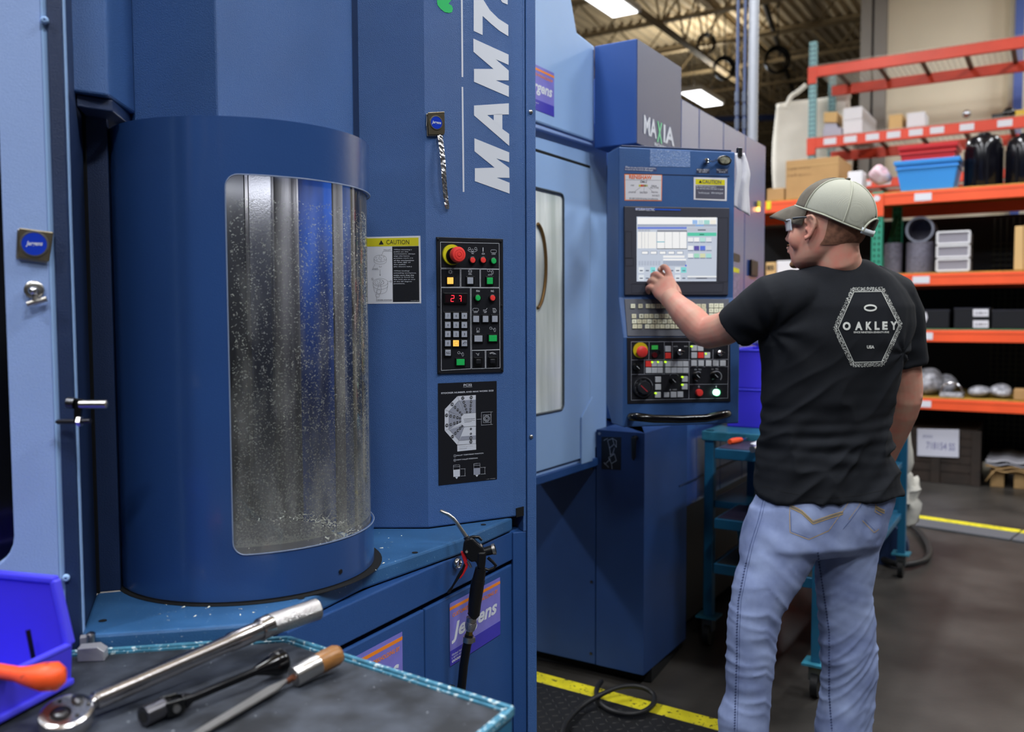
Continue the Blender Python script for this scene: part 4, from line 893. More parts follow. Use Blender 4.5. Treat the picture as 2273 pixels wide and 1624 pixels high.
obj('pendant_handle',M().tube(hp,[.013,.013,.0135,.013,.0125,.013,.0135,.013,.013],14),mat('glossy black grip','07070A',.18),pd,smooth=60)
# rag hanging at the pendant's right corner
rg=T('white_rag','white cloth rag hanging from a clip at the pendant top right','cloth',PP.pt(1645,400,-.05))
pr=Pl(PP.p(uR+.004,0,-.06),uP);vs=[];fs=[];nx,ny=10,26
for j in range(ny+1):
    f=j/ny;xl=1631+3*math.sin(f*5);xr=1651+12*min(1,f*3)+2*math.sin(f*8);y=340+f*126
    for i in range(nx+1):
        g_=i/nx;yy=y+(g_*14*f)-(8*(1-g_)*f);vs.append(pr.pt(xl+(xr-xl)*g_,yy,.006+.008*math.sin(g_*9+f*3)*(.3+f)))
fs=[(j*(nx+1)+i,j*(nx+1)+i+1,(j+1)*(nx+1)+i+1,(j+1)*(nx+1)+i) for j in range(ny) for i in range(nx)]
ro=obj('cloth',M().add(vs,fs),mat('white rag cloth','DADAE2',.9,bump=.6,bs=150),rg,smooth=80);md=ro.modifiers.new('s','SOLIDIFY');md.thickness=.003
obj('clip',M().box(pr.pt(1641,338,.008),(.016,.014,.03),ax=(uP,PP.n,up)),dsteel,rg,bevel=.002)
# ================= floor mat with diamond tread and yellow border
PZ=lambda x,y,z=.0: onz(x,y,z)
mt=T('floor_mat','black diamond tread rubber floor mat with a yellow border along the machines','mat',PZ(1400,1600))
b0,b1=PZ(1193,1490,.012),PZ(1590,1594,.012);bd=(b1-b0).normalized();bn=V((-bd.y,bd.x,0));
if bn.y>0: bn=-bn
wB=abs((PZ(1193,1512,.012)-b0).dot(bn))
S0=b0-bd*.5;Lm=2.6-.0
Lb=(PZ(1592,1594,.012)-S0).dot(bd)+.35
obj('mat_border',M().prism([S0,S0+bd*Lb,S0+bd*Lb+bn*wB,S0+bn*wB],-up*.011),mat('scuffed yellow border','C9BE1E',.5,var=.15,vs=20,speck=(60,.63,'3A3820'),bump=.4,bs=150),mt,bevel=.003)
obj('mat_sheet',M().prism([S0+bn*(wB+.001),S0+bd*Lb+bn*(wB+.001),S0+bd*Lb+bn*1.5,S0+bn*1.5],-up*.011),blackr,mt,bevel=.002)
mb=M();st=.034
for i in range(int(Lb/st)):
    for j in range(1,int(1.4/st)):
        q=S0+bd*(i*st+.01)+bn*(wB+.01+j*st)
        dd=(bd+bn).normalized() if (i+j)%2 else (bd-bn).normalized();e=V((-dd.y,dd.x,0))
        mb.add([q-dd*.013,q+e*.0045,q+dd*.013,q-e*.0045,q+up*.0028-dd*.006,q+up*.0028+dd*.006],[(0,1,4),(1,2,5,4),(2,3,5),(3,0,4,5)])
obj('mat_treads',mb,blackr,mt,kind='stuff')
cb=T('power_cable','black rubber cable coiled loosely on the floor mat','cable',PZ(1390,1570))
cp=[(1247,1640),(1256,1605),(1290,1568),(1340,1538),(1385,1523),(1425,1525),(1450,1540),(1450,1562),(1425,1580),(1385,1583),(1345,1570),(1325,1545),(1326,1525),(1335,1512)]
def cat(P,n=6):
    out=[]
    for i in range(len(P)-1):
        p0=P[max(i-1,0)];p1=P[i];p2=P[i+1];p3=P[min(i+2,len(P)-1)]
        for k in range(n):
            t=k/n;out.append(.5*((2*p1)+(p2-p0)*t+(2*p0-5*p1+4*p2-p3)*t*t+(3*p1-p0-3*p2+p3)*t**3))
    out.append(P[-1]);return out
zs=[.03,.03,.03,.05,.055,.045,.03,.028,.027,.027,.027,.027,.026,.02]
obj('cable',M().tube(cat([PZ(x,y,z) for (x,y),z in zip(cp,zs)]),.0095,10),mat('cable rubber','17181B',.5),cb,smooth=60)
# ================= service pipes rising behind the machine
sp=T('service_pipes','pale grey steel pipe rising to the ceiling behind the machine','pipe',atY(1672,700,5.3)*1)
def vpipe(par,x,Y,r,m,nm,zb=1.6):
    q=atY(x,250,Y);obj(nm,M().tube([V((q.x,q.y,0.0)),V((q.x,q.y,CZ))],r,14),m,par,smooth=60)
vpipe(sp,1671,5.3,.030,mat('grey pipe paint','A9ACB4',.35,.3),'pipe')
cdm=mat('blue grey conduit','4A5678',.4)
for x,lab in ((1636,'left dark blue conduit beside the pale grey pipe'),(1652,'right dark blue conduit beside the pale grey pipe')):
    t=T('conduit',lab,'conduit',V((atY(x,250,5.3).x,5.3,0)));vpipe(t,x,5.3,.010,cdm,'tube')
    for k in range(3):
        q=atY(x,215+k*30,5.3);obj('coupling',M().tube([q-up*.03,q+up*.03],.015,10),mat('coupling steel','5E6678',.4,.5),t,smooth=60)
# ================= WORK BENCH, CART behind the man
teal=mat('teal cart paint','17587A',.4,bump=.1,bs=200,var=.1);tealw=mat('worn teal paint','2C7288',.45,var=.2,vs=30)
matp=mat('dark purple mat','241F38',.6,bump=.2);castm=mat('caster steel','6A7074',.35,.8)
def caster(par,q,h=.13,r=.05):
    obj('caster_plate',M().box(q+up*(h),(.09,.09,.008),LROT),tealw,par)
    obj('caster_fork',M().box(q+up*(h-.035),(.045,.05,.06),LROT),castm,par,bevel=.004)
    obj('caster_wheel',M().lathe([(r*.6,-.016),(r,-.013),(r,.013),(r*.6,.016)],q+up*r,DB,18),blackr,par,smooth=40)
bn_=T('work_bench','teal steel work bench standing behind the man, with violet bins on it','bench',onz(1556,1400,0))
L1=atY(1556,1400,3.76);L1.z=0;L1=L1-DB*.035
tz=atY(1560,955,L1.y).z
aA,aB=DA*1.5,-DB*.56
for i,q in enumerate((L1,L1+aA,L1+aB,L1+aA+aB)):
    obj('leg',M().box(q+up*((tz+.13)/2),(.04,.04,tz-.13),LROT),teal,bn_,bevel=.003);caster(bn_,q)
c=L1+aA*.5+aB*.5
obj('bench_top',M().box(c+up*(tz-.02),(1.56,.62,.04),LROT),tealw,bn_,bevel=.004)
for zz_ in (.34,.62): obj('shelf',M().box(c+up*zz_,(1.5,.56,.03),LROT),teal,bn_,bevel=.003)
ct=T('tool_cart','low teal three tier tool cart between the man and the bench, mat on top','cart',onz(1810,1545,0))
NR=onz(1811,1545,0);cW=.40;NL=NR+DB*cW
czt=atY(1590,995,NL.y).z
FL=NL+DA*.5;FRr=NR+DA*.5
def tray(par,z,rim=.03,name='tray',m=teal,top=matp):
    cc=(NL+NR+FL+FRr)/4;t=obj(name,M().box(V((cc.x,cc.y,z-.02)),(.5,cW,.04),LROT),m,par,bevel=.003)
    obj('tray_mat',M().box(V((cc.x,cc.y,z+.001)),(.48,cW-.02,.003),LROT),top,t)
    for s_,l_ in ((1,.5),(-1,.5)):
        pass
    return t
tray(ct,czt);tray(ct,atY(1600,1150,NL.y).z);tray(ct,atY(1600,1250,NL.y).z,top=mat('grimy tray','2E3030',.5,var=.3))
for q in (NR,FRr,FL,): obj('leg',M().box(q+up*((czt+.13)/2)+(V((0,0,0))),(.035,.035,czt-.13),LROT),teal,ct,bevel=.003)
for q in (NR,FRr,FL): caster(ct,q)
# things on the cart
bx=T('screwdriver','orange handled screwdriver lying on the tool cart mat','screwdriver',onz(1630,978,czt))
q=onz(1620,980,czt+.014);q2=onz(1645,975,czt+.014)
obj('handle',M().tube([q,q+(q2-q)*.3,q+(q2-q)*.7,q2],[.010,.013,.012,.009],10),mat('orange handle','F0561E',.4),bx,smooth=60);obj('blade',M().tube([q2,q2+(q2-q)*1.1],.003,6),chrome,bx)
bx=T('steel_bar','short round steel bar at the edge of the cart mat','bar',onz(1680,990,czt));q=onz(1670,997,czt+.016);q2=onz(1705,985,czt+.016)
obj('bar',M().tube([q,q2],.013,14),steel,bx,smooth=60)
bx=tag(obj('paper_sheet',M().prism([onz(x,y,czt+.004) for x,y in ((1665,985),(1700,970),(1760,985),(1720,1000))],up*.0015),whitep),'loose white paper sheet on the cart mat beside the man','paper')
bk=T('bucket','pale teal plastic bucket on the middle cart tray','bucket',onz(1668,1215,.45))
bq=onz(1680,1225,atY(1600,1250,NL.y).z);obj('bucket_shell',M().lathe([(.07,0),(.088,.15),(.094,.15),(.094,.16),(.084,.16),(.066,.01),(.001,.01)],bq,n=28,close=False),mat('pale teal plastic','3E8E9A',.4),bk,smooth=40)
# violet bins
vio=mat('violet bin plastic','443ADA',.32,spec=.5);vio2=mat('violet bin plastic light','4A46E6',.35)
def shelfbin(par,o,ax,ay,W_,D_,H_,lip,m,t=.004,hang=True):
    # ax along the width, ay towards the open front
    o=V(o)
    P=lambda a,b,c:o+ax*a+ay*b+up*c
    obj('bin_floor',M().prism([P(0,0,0),P(W_,0,0),P(W_,D_,0),P(0,D_,0)],up*t),m,par)
    obj('back_wall',M().prism([P(0,0,0),P(W_,0,0),P(W_,0,H_),P(0,0,H_)],ay*t),m,par,bevel=.001)
    for s_ in (0,W_-t): obj('side_wall',M().prism([P(s_,0,0),P(s_,D_,0),P(s_,D_*1.0,lip),P(s_,D_*.72,H_),P(s_,0,H_)],ax*t),m,par,bevel=.001)
    obj('front_lip',M().prism([P(0,D_-t,0),P(W_,D_-t,0),P(W_,D_-t,lip),P(0,D_-t,lip)],ay*t),m,par,bevel=.001)
    r=.006
    mb=M()
    for s_ in (-.004,W_-.004):
        for a,b in ((P(s_+.004,0,H_),P(s_+.004,D_*.72,H_)),(P(s_+.004,D_*.72,H_),P(s_+.004,D_,lip))): obj('rim_bead',M().bar(a,b,.012,.008),vio2,par,bevel=.002)
    obj('rim_bead',M().bar(P(0,0,H_),P(W_,0,H_),.010,.008),vio2,par,bevel=.002);obj('rim_bead',M().bar(P(0,D_,lip),P(W_,D_,lip),.010,.008),vio2,par,bevel=.002)
bY=L1.y+.10
zb0=tz+.002
def bincol(k,lab):
    t=T('storage_bin',lab,'bin',L1+aB*.3,group='violet bins on the bench')
    o=L1+DA*.16+aB*.0+(-DB)*.02;o=V((o.x,o.y,zb0+k*.172));shelfbin(t,o-DB*.0,DA,-DB,.36,.36,.166,.08,vio)
    for i in range(3): obj('wall_rib',M().box(o+DA*.18-DB*.362+up*(.02+.018*i)*.9,(.18,.006,.006),LROT),vio2,t)
    return t
bincol(0,'lower of the two stacked violet bins on the bench');bincol(1,'upper of the two stacked violet bins, behind the pendant')
lk=T('plastic_bag','crumpled translucent bag on top of the violet bins','bag',L1+DA*.3+up*1.2)
mb=M();rnd=random.Random(5);q=V((L1.x,L1.y,zb0+.40))+DA*.3-DB*.2
mb.sphere(q,(.12,.12,.06),18,12);mb.v=[p+V((1,1,1))*0+(p-q)*.35*noise.noise((p-q)*22) for p in mb.v]
obj('bag',mb,mat('milky bag','B9BCC8',.3,bump=1,bs=60),lk,smooth=60)
# far trolley at the right with rags
tr2=T('trolley','slim teal trolley standing right of the man with rags on top','trolley',onz(1975,1255,0))
tq=onz(1990,1250,0)
for dx in (0,):
    obj('leg',M().box(tq+up*.45,(.05,.05,.68),LROT),teal,tr2,bevel=.003)
obj('top_shelf',M().box(tq+up*.80+DB*.22,(.5,.5,.03),LROT),tealw,tr2);obj('low_shelf',M().box(tq+up*.30+DB*.22,(.45,.45,.03),LROT),teal,tr2)
obj('leg',M().box(tq+DB*.44+up*.45,(.05,.05,.68),LROT),teal,tr2);caster(tr2,tq,.12,.055);caster(tr2,tq+DB*.44,.12,.055)
rb_=T('bundled_rags','white bundled rags hanging off the right side trolley','rags',atY(2010,1110,5.1))
mb=M();q=atY(2012,1110,5.15);mb.sphere(q,(.07,.09,.15),20,14);mb.v=[p+(p-q)*.8*noise.noise((p-q)*18) for p in mb.v];obj('rag_bundle',mb,mat('white rags','B7B5AE',.9,bump=1,bs=60),rb_,smooth=70)
q=atY(2008,1000,5.15);mb=M().sphere(q,(.04,.05,.16),16,10);mb.v=[p+(p-q)*.6*noise.noise((p-q)*20) for p in mb.v];obj('hanging_rag',mb,MATS['white rags'],rb_,smooth=70)
hs=T('floor_hose','dark hose looping on the floor beside the trolley caster','hose',onz(2040,1240,0))
obj('hose',M().tube(cat([onz(x,y,.03) for x,y in ((1965,1170),(2000,1155),(2040,1180),(2062,1215),(2055,1240),(2020,1252),(1985,1250),(1960,1240))]),.018,10),blackr,hs,smooth=60)
obj('hose_reel',M().lathe([(.09,-.03),(.13,-.03),(.13,.03),(.09,.03)],onz(1962,1250,.0)+up*.11,DA,24),navyd,hs,smooth=40)
# ================= PALLET RACKS
orng=mat('orange rack paint','E8552A',.45,var=.08,vs=3);redm=mat('red rack paint','DA4428',.45,var=.1,vs=3);greenm=mat('green upright paint','2E8C72',.5);tealu=mat('pale teal upright paint','7FA9AE',.5)
ply=mat('plywood edge','9A7A2C',.6,var=.2,vs=20);wirem=mat('wire deck','A8A294',.45,.3);labm=mat('rack label','D2D2DA',.5)
R0_=onz(2100,1078,0);PR=Pl(R0_,DB)
whb=mat('white carton','D8D6DA',.7);cardb=mat('cardboard','A88355',.8,var=.06,vs=5);cardl=mat('light cardboard','C9A56F',.8)
if True:
    rk=T('pallet_rack','orange and green pallet rack with loaded shelves behind the man','rack',R0_)
    uu=PR.uv(1945,600)[0];dirR=1 if PR.uv(2200,600)[0]>uu else -1
    PU=lambda px:PR.uv(px,600)[0]
    uRt=PU(2420);uLt=PU(1560)
    zs_={}
    lv=[(417,443),(605,632),(733,760),(886,912)]
    Zr=[(PR.pt(2150,a).z,PR.pt(2150,b).z) for a,b in ((416,444),(605,632),(733,759.5),(888,913))]
    dd=1.07
    def pr3(u,z,o=0): return PR.p(u,z,o)
    for (zt_,zb2) in Zr:
        for o_ in (0,-dd):
            for (a,b) in ((uu-dirR*.045,uLt),(uu+dirR*.045,uRt)):
                bm_=obj('beam',M().prism([pr3(a,zb2,o_),pr3(b,zb2,o_),pr3(b,zt_,o_),pr3(a,zt_,o_)],-PR.n*.05),orng,rk,bevel=.004)
                if o_==0: obj('beam_step',M().prism([pr3(a,zt_-.03,o_+.002),pr3(b,zt_-.03,o_+.002),pr3(b,zt_-.026,o_+.002),pr3(a,zt_-.026,o_+.002)],-PR.n*.002),mat('beam groove','A8401E',.5) if 'beam groove' not in MATS else MATS['beam groove'],bm_)
    def upright(par,u,o_,z1_,m,w_=.085,holes=True):
        up_=obj('upright',M().prism([pr3(u-w_/2,0,o_),pr3(u+w_/2,0,o_),pr3(u+w_/2,z1_,o_),pr3(u-w_/2,z1_,o_)],-PR.n*.07),m,par,bevel=.003)
        if holes:
            mb=M()
            for k in range(int(z1_/.05)):
                for s_ in (-.018,.018): c=pr3(u+s_,.03+.05*k,o_+.001);mb.add([c+PR.u*a*.008+up*b*.013 for a,b in ((-1,.2),(0,1),(1,.2),(.6,-1),(-.6,-1))],[(0,1,2,3,4)])
            obj('slots',mb,dark,up_,kind='stuff')
        return up_
    topz=Zr[0][0]+.02
    upright(rk,uu,.004,topz,greenm);upright(rk,uu,-dd,topz,greenm)
    obj('beam_connector',M().prism([pr3(uu-.05,Zr[0][1]-.09,.012),pr3(uu+.05,Zr[0][1]-.09,.012),pr3(uu+.05,Zr[0][0],.012),pr3(uu-.05,Zr[0][0],.012)],-PR.n*.012),orng,rk,bevel=.003)
    obj('connector_tag',M().disc(PR,1946,440,7,.014,.002,10),labm,rk)
    for o1 in (0,): 
        for (za,zb3) in ((Zr[3][1],Zr[2][1]),(Zr[2][1],Zr[1][1]),(Zr[1][1],Zr[0][1])): obj('brace',M().bar(pr3(uu,za,-.05),pr3(uu,zb3,-dd),.03,.03),greenm,rk)
    for i,(zt_,zb2) in enumerate(Zr):
        obj('shelf_deck',M().prism([pr3(uLt,zt_,-.02),pr3(uRt,zt_,-.02),pr3(uRt,zt_,-dd-.03),pr3(uLt,zt_,-dd-.03)],up*.012),ply if i<2 else (mat('green deck edge','3E6A48',.6) if i==2 else ply),rk,bevel=.002)
        for px_ in ((2045,) if i<2 else (2052,)):
            q=PR.uv(px_ if i<2 else 2055,600)[0];w_=.065
            obj('beam_label',M().prism([pr3(q-w_,zb2+.02,.004),pr3(q+w_,zb2+.02,.004),pr3(q+w_,zt_-.02,.004),pr3(q-w_,zt_-.02,.004)],-PR.n*.002),labm,rk)
    obj('capacity_tag',M().plate(PR,[(1701,447),(1711,446),(1711,464),(1701,465)],.006,.003),yel2,rk)
    tarp=mat('dark navy tarp','0A0E1A',.7,bump=.5,bs=3,var=.4,vs=1.5)
    obj('back_tarp',M().prism([pr3(uLt,.05,-dd-.1),pr3(uRt,.05,-dd-.1),pr3(uRt,Zr[0][1]-.02,-dd-.1),pr3(uLt,Zr[0][1]-.02,-dd-.1)],-PR.n*.01),tarp,rk)
    mb=M();ma,mb2=PU(2178),PU(2330)
    lo_,hi_=min(ma,mb2),max(ma,mb2)
    for k in range(int((hi_-lo_)/.05)+1): mb.bar(pr3(lo_+k*.05,.1,-dd-.06),pr3(lo_+k*.05,Zr[0][1]-.05,-dd-.06),.006,.006)
    for k in range(int(2/.05)): mb.bar(pr3(lo_,.12+k*.05,-dd-.055),pr3(hi_,.12+k*.05,-dd-.055),.006,.006)
    obj('mesh_guard',mb,mat('mesh guard wire','35372F',.5,.3),rk,kind='stuff')
    mb=M()
    # things on the rack
    def onshelf(name,label,cat,i,px0,px1,yT,dep,m,off=-.05,group=None,th=None,bevel=.006,part='box'):
        z0_=(Zr[i][0]+.014) if i<4 else .0
        a,b=PR.uv(px0,600,off)[0],PR.uv(px1,600,off)[0];z1_=PR.pt((px0+px1)/2,yT,off).z
        t=T(name,label,cat,pr3((a+b)/2,z0_,off-dep/2),group)
        obj(part,M().prism([pr3(a,z0_,off),pr3(b,z0_,off),pr3(b,z1_,off),pr3(a,z1_,off)],-PR.n*dep),m,t,bevel=bevel)
        return t,a,b,z0_,z1_
    t,a,b,za,zb3=onshelf('cardboard_box','large brown cardboard box with dark stamped lines on the top orange shelf','box',0,1741,1858,352,.55,cardb)
    mb=M()
    for k,(s_,x0,x1) in enumerate((('FRAGILE',.12,.30),('HEAVY',.36,.62))):
        vs,fs=glyphs(s_,0,.01)
    for (x0,x1,yy,s_) in ((1750,1768,374,'1x4'),(1772,1800,372,'Halfway'),(1750,1768,388,'1x4'),(1772,1800,387,'90/11111')):
        mb.text(s_,PR,x0,yy-3,x1,yy+4,-.048)
    obj('box_print',mb,mat('brown stamp','6A4A30',.7),t);obj('box_tape',M().prism([pr3(a+(b-a)*.02,zb3-.06,-.0485),pr3(b,zb3-.06,-.0485),pr3(b,zb3-.055,-.0485),pr3(a+(b-a)*.02,zb3-.055,-.0485)],PR.n*.001),cardl,t)
    def tub(name,label,i,px0,px1,y0_,y1_,m,dep=.4,off=-.06,taper=.05,z0o=None):
        a,b=PR.uv(px0,600,off)[0],PR.uv(px1,600,off)[0]
        if a>b:a,b=b,a
        zl=z0o if z0o is not None else Zr[i][0]+.014;zh_=PR.pt((px0+px1)/2,y0_,off).z
        t=T(name,label,'tub',pr3((a+b)/2,zl,off-dep/2))
        n_=PR.n
        def ring(z,k,e): return [pr3(a+k-e,z,off-k+e),pr3(b-k+e,z,off-k+e),pr3(b-k+e,z,off-dep+k-e),pr3(a+k-e,z,off-dep+k-e)]
        mb=M().loft([ring(zl,taper,0),ring(zh_-.035,.01,0),ring(zh_-.035,.01,.012),ring(zh_,.005,.012),ring(zh_,.02,.0),ring(zl+.02,taper+.01,0)]);obj('tub_shell',mb,m,t,bevel=.004)
        obj('tub_band',M().loft([ring(zh_-.07,.013,.006),ring(zh_-.06,.013,.006)]),m,t);return t,zh_
    t,zh1=tub('storage_tub','bright blue plastic tub on the top orange shelf, under the red one',0,1980,2124,353,0,mat('sky blue plastic','3E92E0',.4))
    tub('storage_tub','red plastic tub stacked inside the bright blue tub',0,1988,2118,320,0,mat('red tub plastic','C22E33',.4),z0o=zh1-.03,taper=.03)
    for (x0,x1,lab) in ((2135,2220,'black rounded canister beside the blue tub'),(2226,2312,'black rounded canister at the right edge of the photo')):
        off=-.3;ca=(PR.uv(x0,600,off)[0]+PR.uv(x1,600,off)[0])/2;r_=abs(PR.uv(x0,600,off)[0]-PR.uv(x1,600,off)[0])/2;z0_=Zr[0][0]+.014;h_=PR.pt((x0+x1)/2,305,off).z-z0_
        t=T('canister',lab,'canister',pr3(ca,z0_,off),'black canisters')
        obj('canister_body',M().lathe([(r_*.9,0),(r_,.02),(r_,h_*.8),(r_*.93,h_*.93),(r_*.75,h_),(r_*.3,h_)],pr3(ca,z0_,off),n=28),mat('glossy black plastic','0B0B12',.18) if 'glossy black plastic' not in MATS else MATS['glossy black plastic'],t,smooth=50)
        for k in range(10):
            an=2*math.pi*k/10;obj('canister_rib',M().box(pr3(ca,z0_+h_*.4,off)+V((math.cos(an),math.sin(an),0))*r_,(.012,.02,h_*.72),an),MATS['glossy black plastic'],t)
        obj('cap',M().lathe([(.05,h_),(.05,h_+.03),(.01,h_+.03)],pr3(ca,z0_,off),n=16),MATS['glossy black plastic'],t)
    onshelf('small_carton','small white carton on the orange shelf between brown box and pink bag','box',0,1878,1910,380,.2,whb)
    onshelf('low_carton','low brown tray carton on the top orange shelf left of the brown box','box',0,1700,1738,418,.3,cardb)
    t=T('spray_bottle','small white bottle on the orange shelf left of the brown box','bottle',pr3(PU(1722),Zr[0][0]+.014,-.45));obj('bottle',M().lathe([(.03,0),(.032,.01),(.032,.10),(.012,.13),(.012,.16),(.001,.16)],pr3(PU(1724),Zr[0][0]+.014,-.5),n=16),whb if 'white carton' in MATS else white,t,smooth=40)
    t=T('pink_bag','crumpled pink and white plastic bag left of the blue tub','bag',pr3(PU(1955),Zr[0][0],-.3));q=PR.pt(1956,388,-.25);mb=M().sphere(q,(.09,.08,.08),18,12);mb.v=[p+(p-q)*.5*noise.noise((p-q)*14) for p in mb.v];obj('bag',mb,mat('pink film','D8A8B4',.35,bump=.8,bs=40,col2='E8E0E8',vs=20),t,smooth=60)
    # level 2
    gsm=mat('grey woven wrap','6E6C7C',.6,var=.25,vs=60,bump=.4,bs=80)
    for (x0,x1,y0_,lab) in ((1962,2002,540,'narrow grey cylinder drum beside the green upright'),(2011,2074,538,'wide grey cylinder drum in the middle of the second shelf')):
        off=-.3;ca=(PR.uv(x0,600,off)[0]+PR.uv(x1,600,off)[0])/2;r_=abs(PR.uv(x0,600,off)[0]-PR.uv(x1,600,off)[0])/2;z0_=Zr[1][0]+.014;h_=PR.pt((x0+x1)/2,y0_,off).z-z0_
        t=T('drum',lab,'drum',pr3(ca,z0_,off));obj('drum_body',M().lathe([(r_*.97,0),(r_,.01),(r_,h_-.01),(r_*.97,h_),(r_*.9,h_),(r_*.9,h_-.03),(.001,h_-.03)],pr3(ca,z0_,off),n=32),gsm,t,smooth=40);obj('drum_hoop',M().lathe([(r_,h_*.5),(r_+.004,h_*.5+.006),(r_,h_*.5+.012)],pr3(ca,z0_,off),n=32,close=False),gsm,t)
        lasth=(ca,z0_+h_,r_,off)
    ca,zc,r_,off=lasth
    t=T('ring_drum','open grey ring drum lying on the wide cylinder','drum',pr3(ca,zc,off));cc=pr3(ca,zc+r_*.93,off+.08)
    obj('ring_shell',M().lathe([(r_*.97,-.3),(r_,-.29),(r_,0),(r_*.84,.0),(r_*.84,-.28),(.001,-.285)],cc,PR.n,36),gsm,t,smooth=40);obj('ring_edge',M().lathe([(r_*.84,.001),(r_,.002)],cc,PR.n,36,close=False),mat('pale rim','8A8FA0',.4),t)
    clr=mat('frosted drawer','8A8790',.3);whf=mat('white drawer frame','D6D6DA',.5)
    for k,(y0_,y1_) in enumerate(((512,543),(543,573),(573,603))):
        off=-.08;a,b=PR.uv(2079,600,off)[0],PR.uv(2150,600,off)[0];z1_,z0_=PR.pt(2115,y0_,off).z,PR.pt(2115,y1_,off).z
        if k==2:z0_=Zr[1][0]+.014
        t=T('drawer_box',['top','middle','bottom'][k]+' white framed drawer box of the stack of three','drawer',pr3((a+b)/2,z0_,off-.15),'stacked drawer boxes')
        obj('drawer_body',M().prism([pr3(a,z0_+.004,off),pr3(b,z0_+.004,off),pr3(b,z1_-.004,off),pr3(a,z1_-.004,off)],-PR.n*.34),clr,t,bevel=.008)
        for (p,q) in (((a,z0_+.012),(b,z0_+.012)),((a,z1_-.008),(b,z1_-.008)),((a,z0_+.01),(a,z1_-.008)),((b,z0_+.01),(b,z1_-.008))): obj('drawer_frame',M().bar(pr3(p[0],p[1],off+.003),pr3(q[0],q[1],off+.003),.014,.014),whf,t)
    t,*_=onshelf('cardboard_box','tan cardboard box at the right edge of the second shelf','box',1,2250,2330,500,.4,cardl);obj('box_tape',M().plate(PR,[(2270,500),(2274,500),(2274,598),(2270,598)],-.048,.001),cardb,t)
    t,*_=onshelf('parts_box','tan parts box with dark marks left of the man, on the second shelf','box',1,1700,1722,582,.3,cardl);mb=M().text('85',PR,1702,588,1718,600,-.047,0,.03);obj('box_print',mb,inkm,t)
    onshelf('parts_box','white parts box beside the tan one, left of the man','box',1,1724,1775,578,.3,whb)
    # level 3
    blk=mat('black tray plastic','0E0F14',.4)
    for x0,x1,y0_,lab in ((2038,2110,690,'black tray with a white label on the third shelf, nearest the man'),(2120,2200,686,'black tray stack with two white labels on the third shelf'),(2204,2290,690,'plain black tray at the right end of the third shelf')):
        t,a,b,za,zb3=onshelf('parts_tray',lab,'tray',2,x0,x1,y0_,.4,blk,part='tray_body');obj('tray_rim',M().prism([pr3(a,zb3,-.045),pr3(b,zb3,-.045),pr3(b,zb3+.012,-.045),pr3(a,zb3+.012,-.045)],-PR.n*.41),mat('tray rim','2A2A32',.3) if 'tray rim' not in MATS else MATS['tray rim'],t)
        if x0==2038: obj('tray_label',M().plate(PR,[(2038,693),(2056,693),(2059,704),(2054,716),(2038,716)],-.045,.002),labm,t)
        if x0==2120:
            for yy in (686,711):
                l_=obj('tray_label',M().plate(PR,[(2160,yy),(2194,yy),(2194,yy+16),(2160,yy+16)],-.040,.004),labm,t);obj('label_print',M().text('2181/1',PR,2164,yy+5,2190,yy+12,-.0385,0,.02),mat('grey print','6A6A74',.6) if 'grey print' not in MATS else MATS['grey print'],l_)
    # level 4
    bagm=mat('clear bagged parts','9A9AA2',.22,bump=1,bs=30,var=.4,vs=30)
    def bag(x0,x1,y0_,lab,nm='bagged_parts',m=bagm,sd=1,off=-.2,i=3):
        a,b=PR.uv(x0,600,off)[0],PR.uv(x1,600,off)[0];z0_=Zr[i][0]+.012;z1_=PR.pt((x0+x1)/2,y0_,off).z;c=pr3((a+b)/2,(z0_+z1_)/2,off)
        t=T(nm,lab,'bag',pr3((a+b)/2,z0_,off));mb=M().sphere(c,(abs(b-a)/2,.12,(z1_-z0_)/2),24,14,ax=(PR.u,PR.n,up))
        mb.v=[c+(p-c)*(1+.35*noise.noise(p*9+V((sd,0,0)))) for p in mb.v];mb.v=[V((p.x,p.y,max(p.z,z0_))) for p in mb.v];obj('bag',mb,m,t,smooth=60)
    bag(2040,2100,818,'tall grey bagged parts on the fourth shelf nearest the man',sd=3);bag(2085,2135,830,'grey bagged parts behind the wire handled basket',sd=9,off=-.35);bag(2160,2212,854,'shiny film bag right of the wire basket, fourth shelf',sd=5);bag(2205,2255,852,'shiny film bag at the right end of the fourth shelf',sd=6)
    t=T('wire_basket','small wire handled basket on the fourth shelf','basket',pr3(PU(2118),Zr[3][0],-.1))
    a,b=PR.uv(2092,600,-.06)[0],PR.uv(2145,600,-.06)[0];z0_=Zr[3][0]+.014
    obj('basket_tray',M().prism([pr3(a,z0_,-.06),pr3(b,z0_,-.06),pr3(b,z0_+.035,-.06),pr3(a,z0_+.035,-.06)],-PR.n*.2),bagm,t,bevel=.004)
    obj('basket_handle',M().tube([pr3(a+(b-a)*f,z0_+.03+.09*math.sin(math.pi*min(1,max(0,f)))**.4,-.06) for f in [i/14 for i in range(15)]],.007,8),chrome,t,smooth=60)
    onshelf('wood_block','brown wooden block at the far right of the fourth shelf','block',3,2258,2300,865,.2,cardb)
    # floor level crate and pallet
    wdk=mat('dark crate wood','241A14',.7,var=.3,vs=12)
    t,a,b,za,zb3=onshelf('wooden_crate','dark wooden crate with a white paper label under the orange rack','crate',4,2000,2178,952,.8,wdk,off=-.12,part='crate_box')
    for f in (0,.5,1): obj('crate_batten',M().box(pr3(a+(b-a)*f,(za+zb3)/2,-.11),(.07,.02,zb3-za),ax=(PR.u,PR.n,up)),wdk,t,bevel=.003)
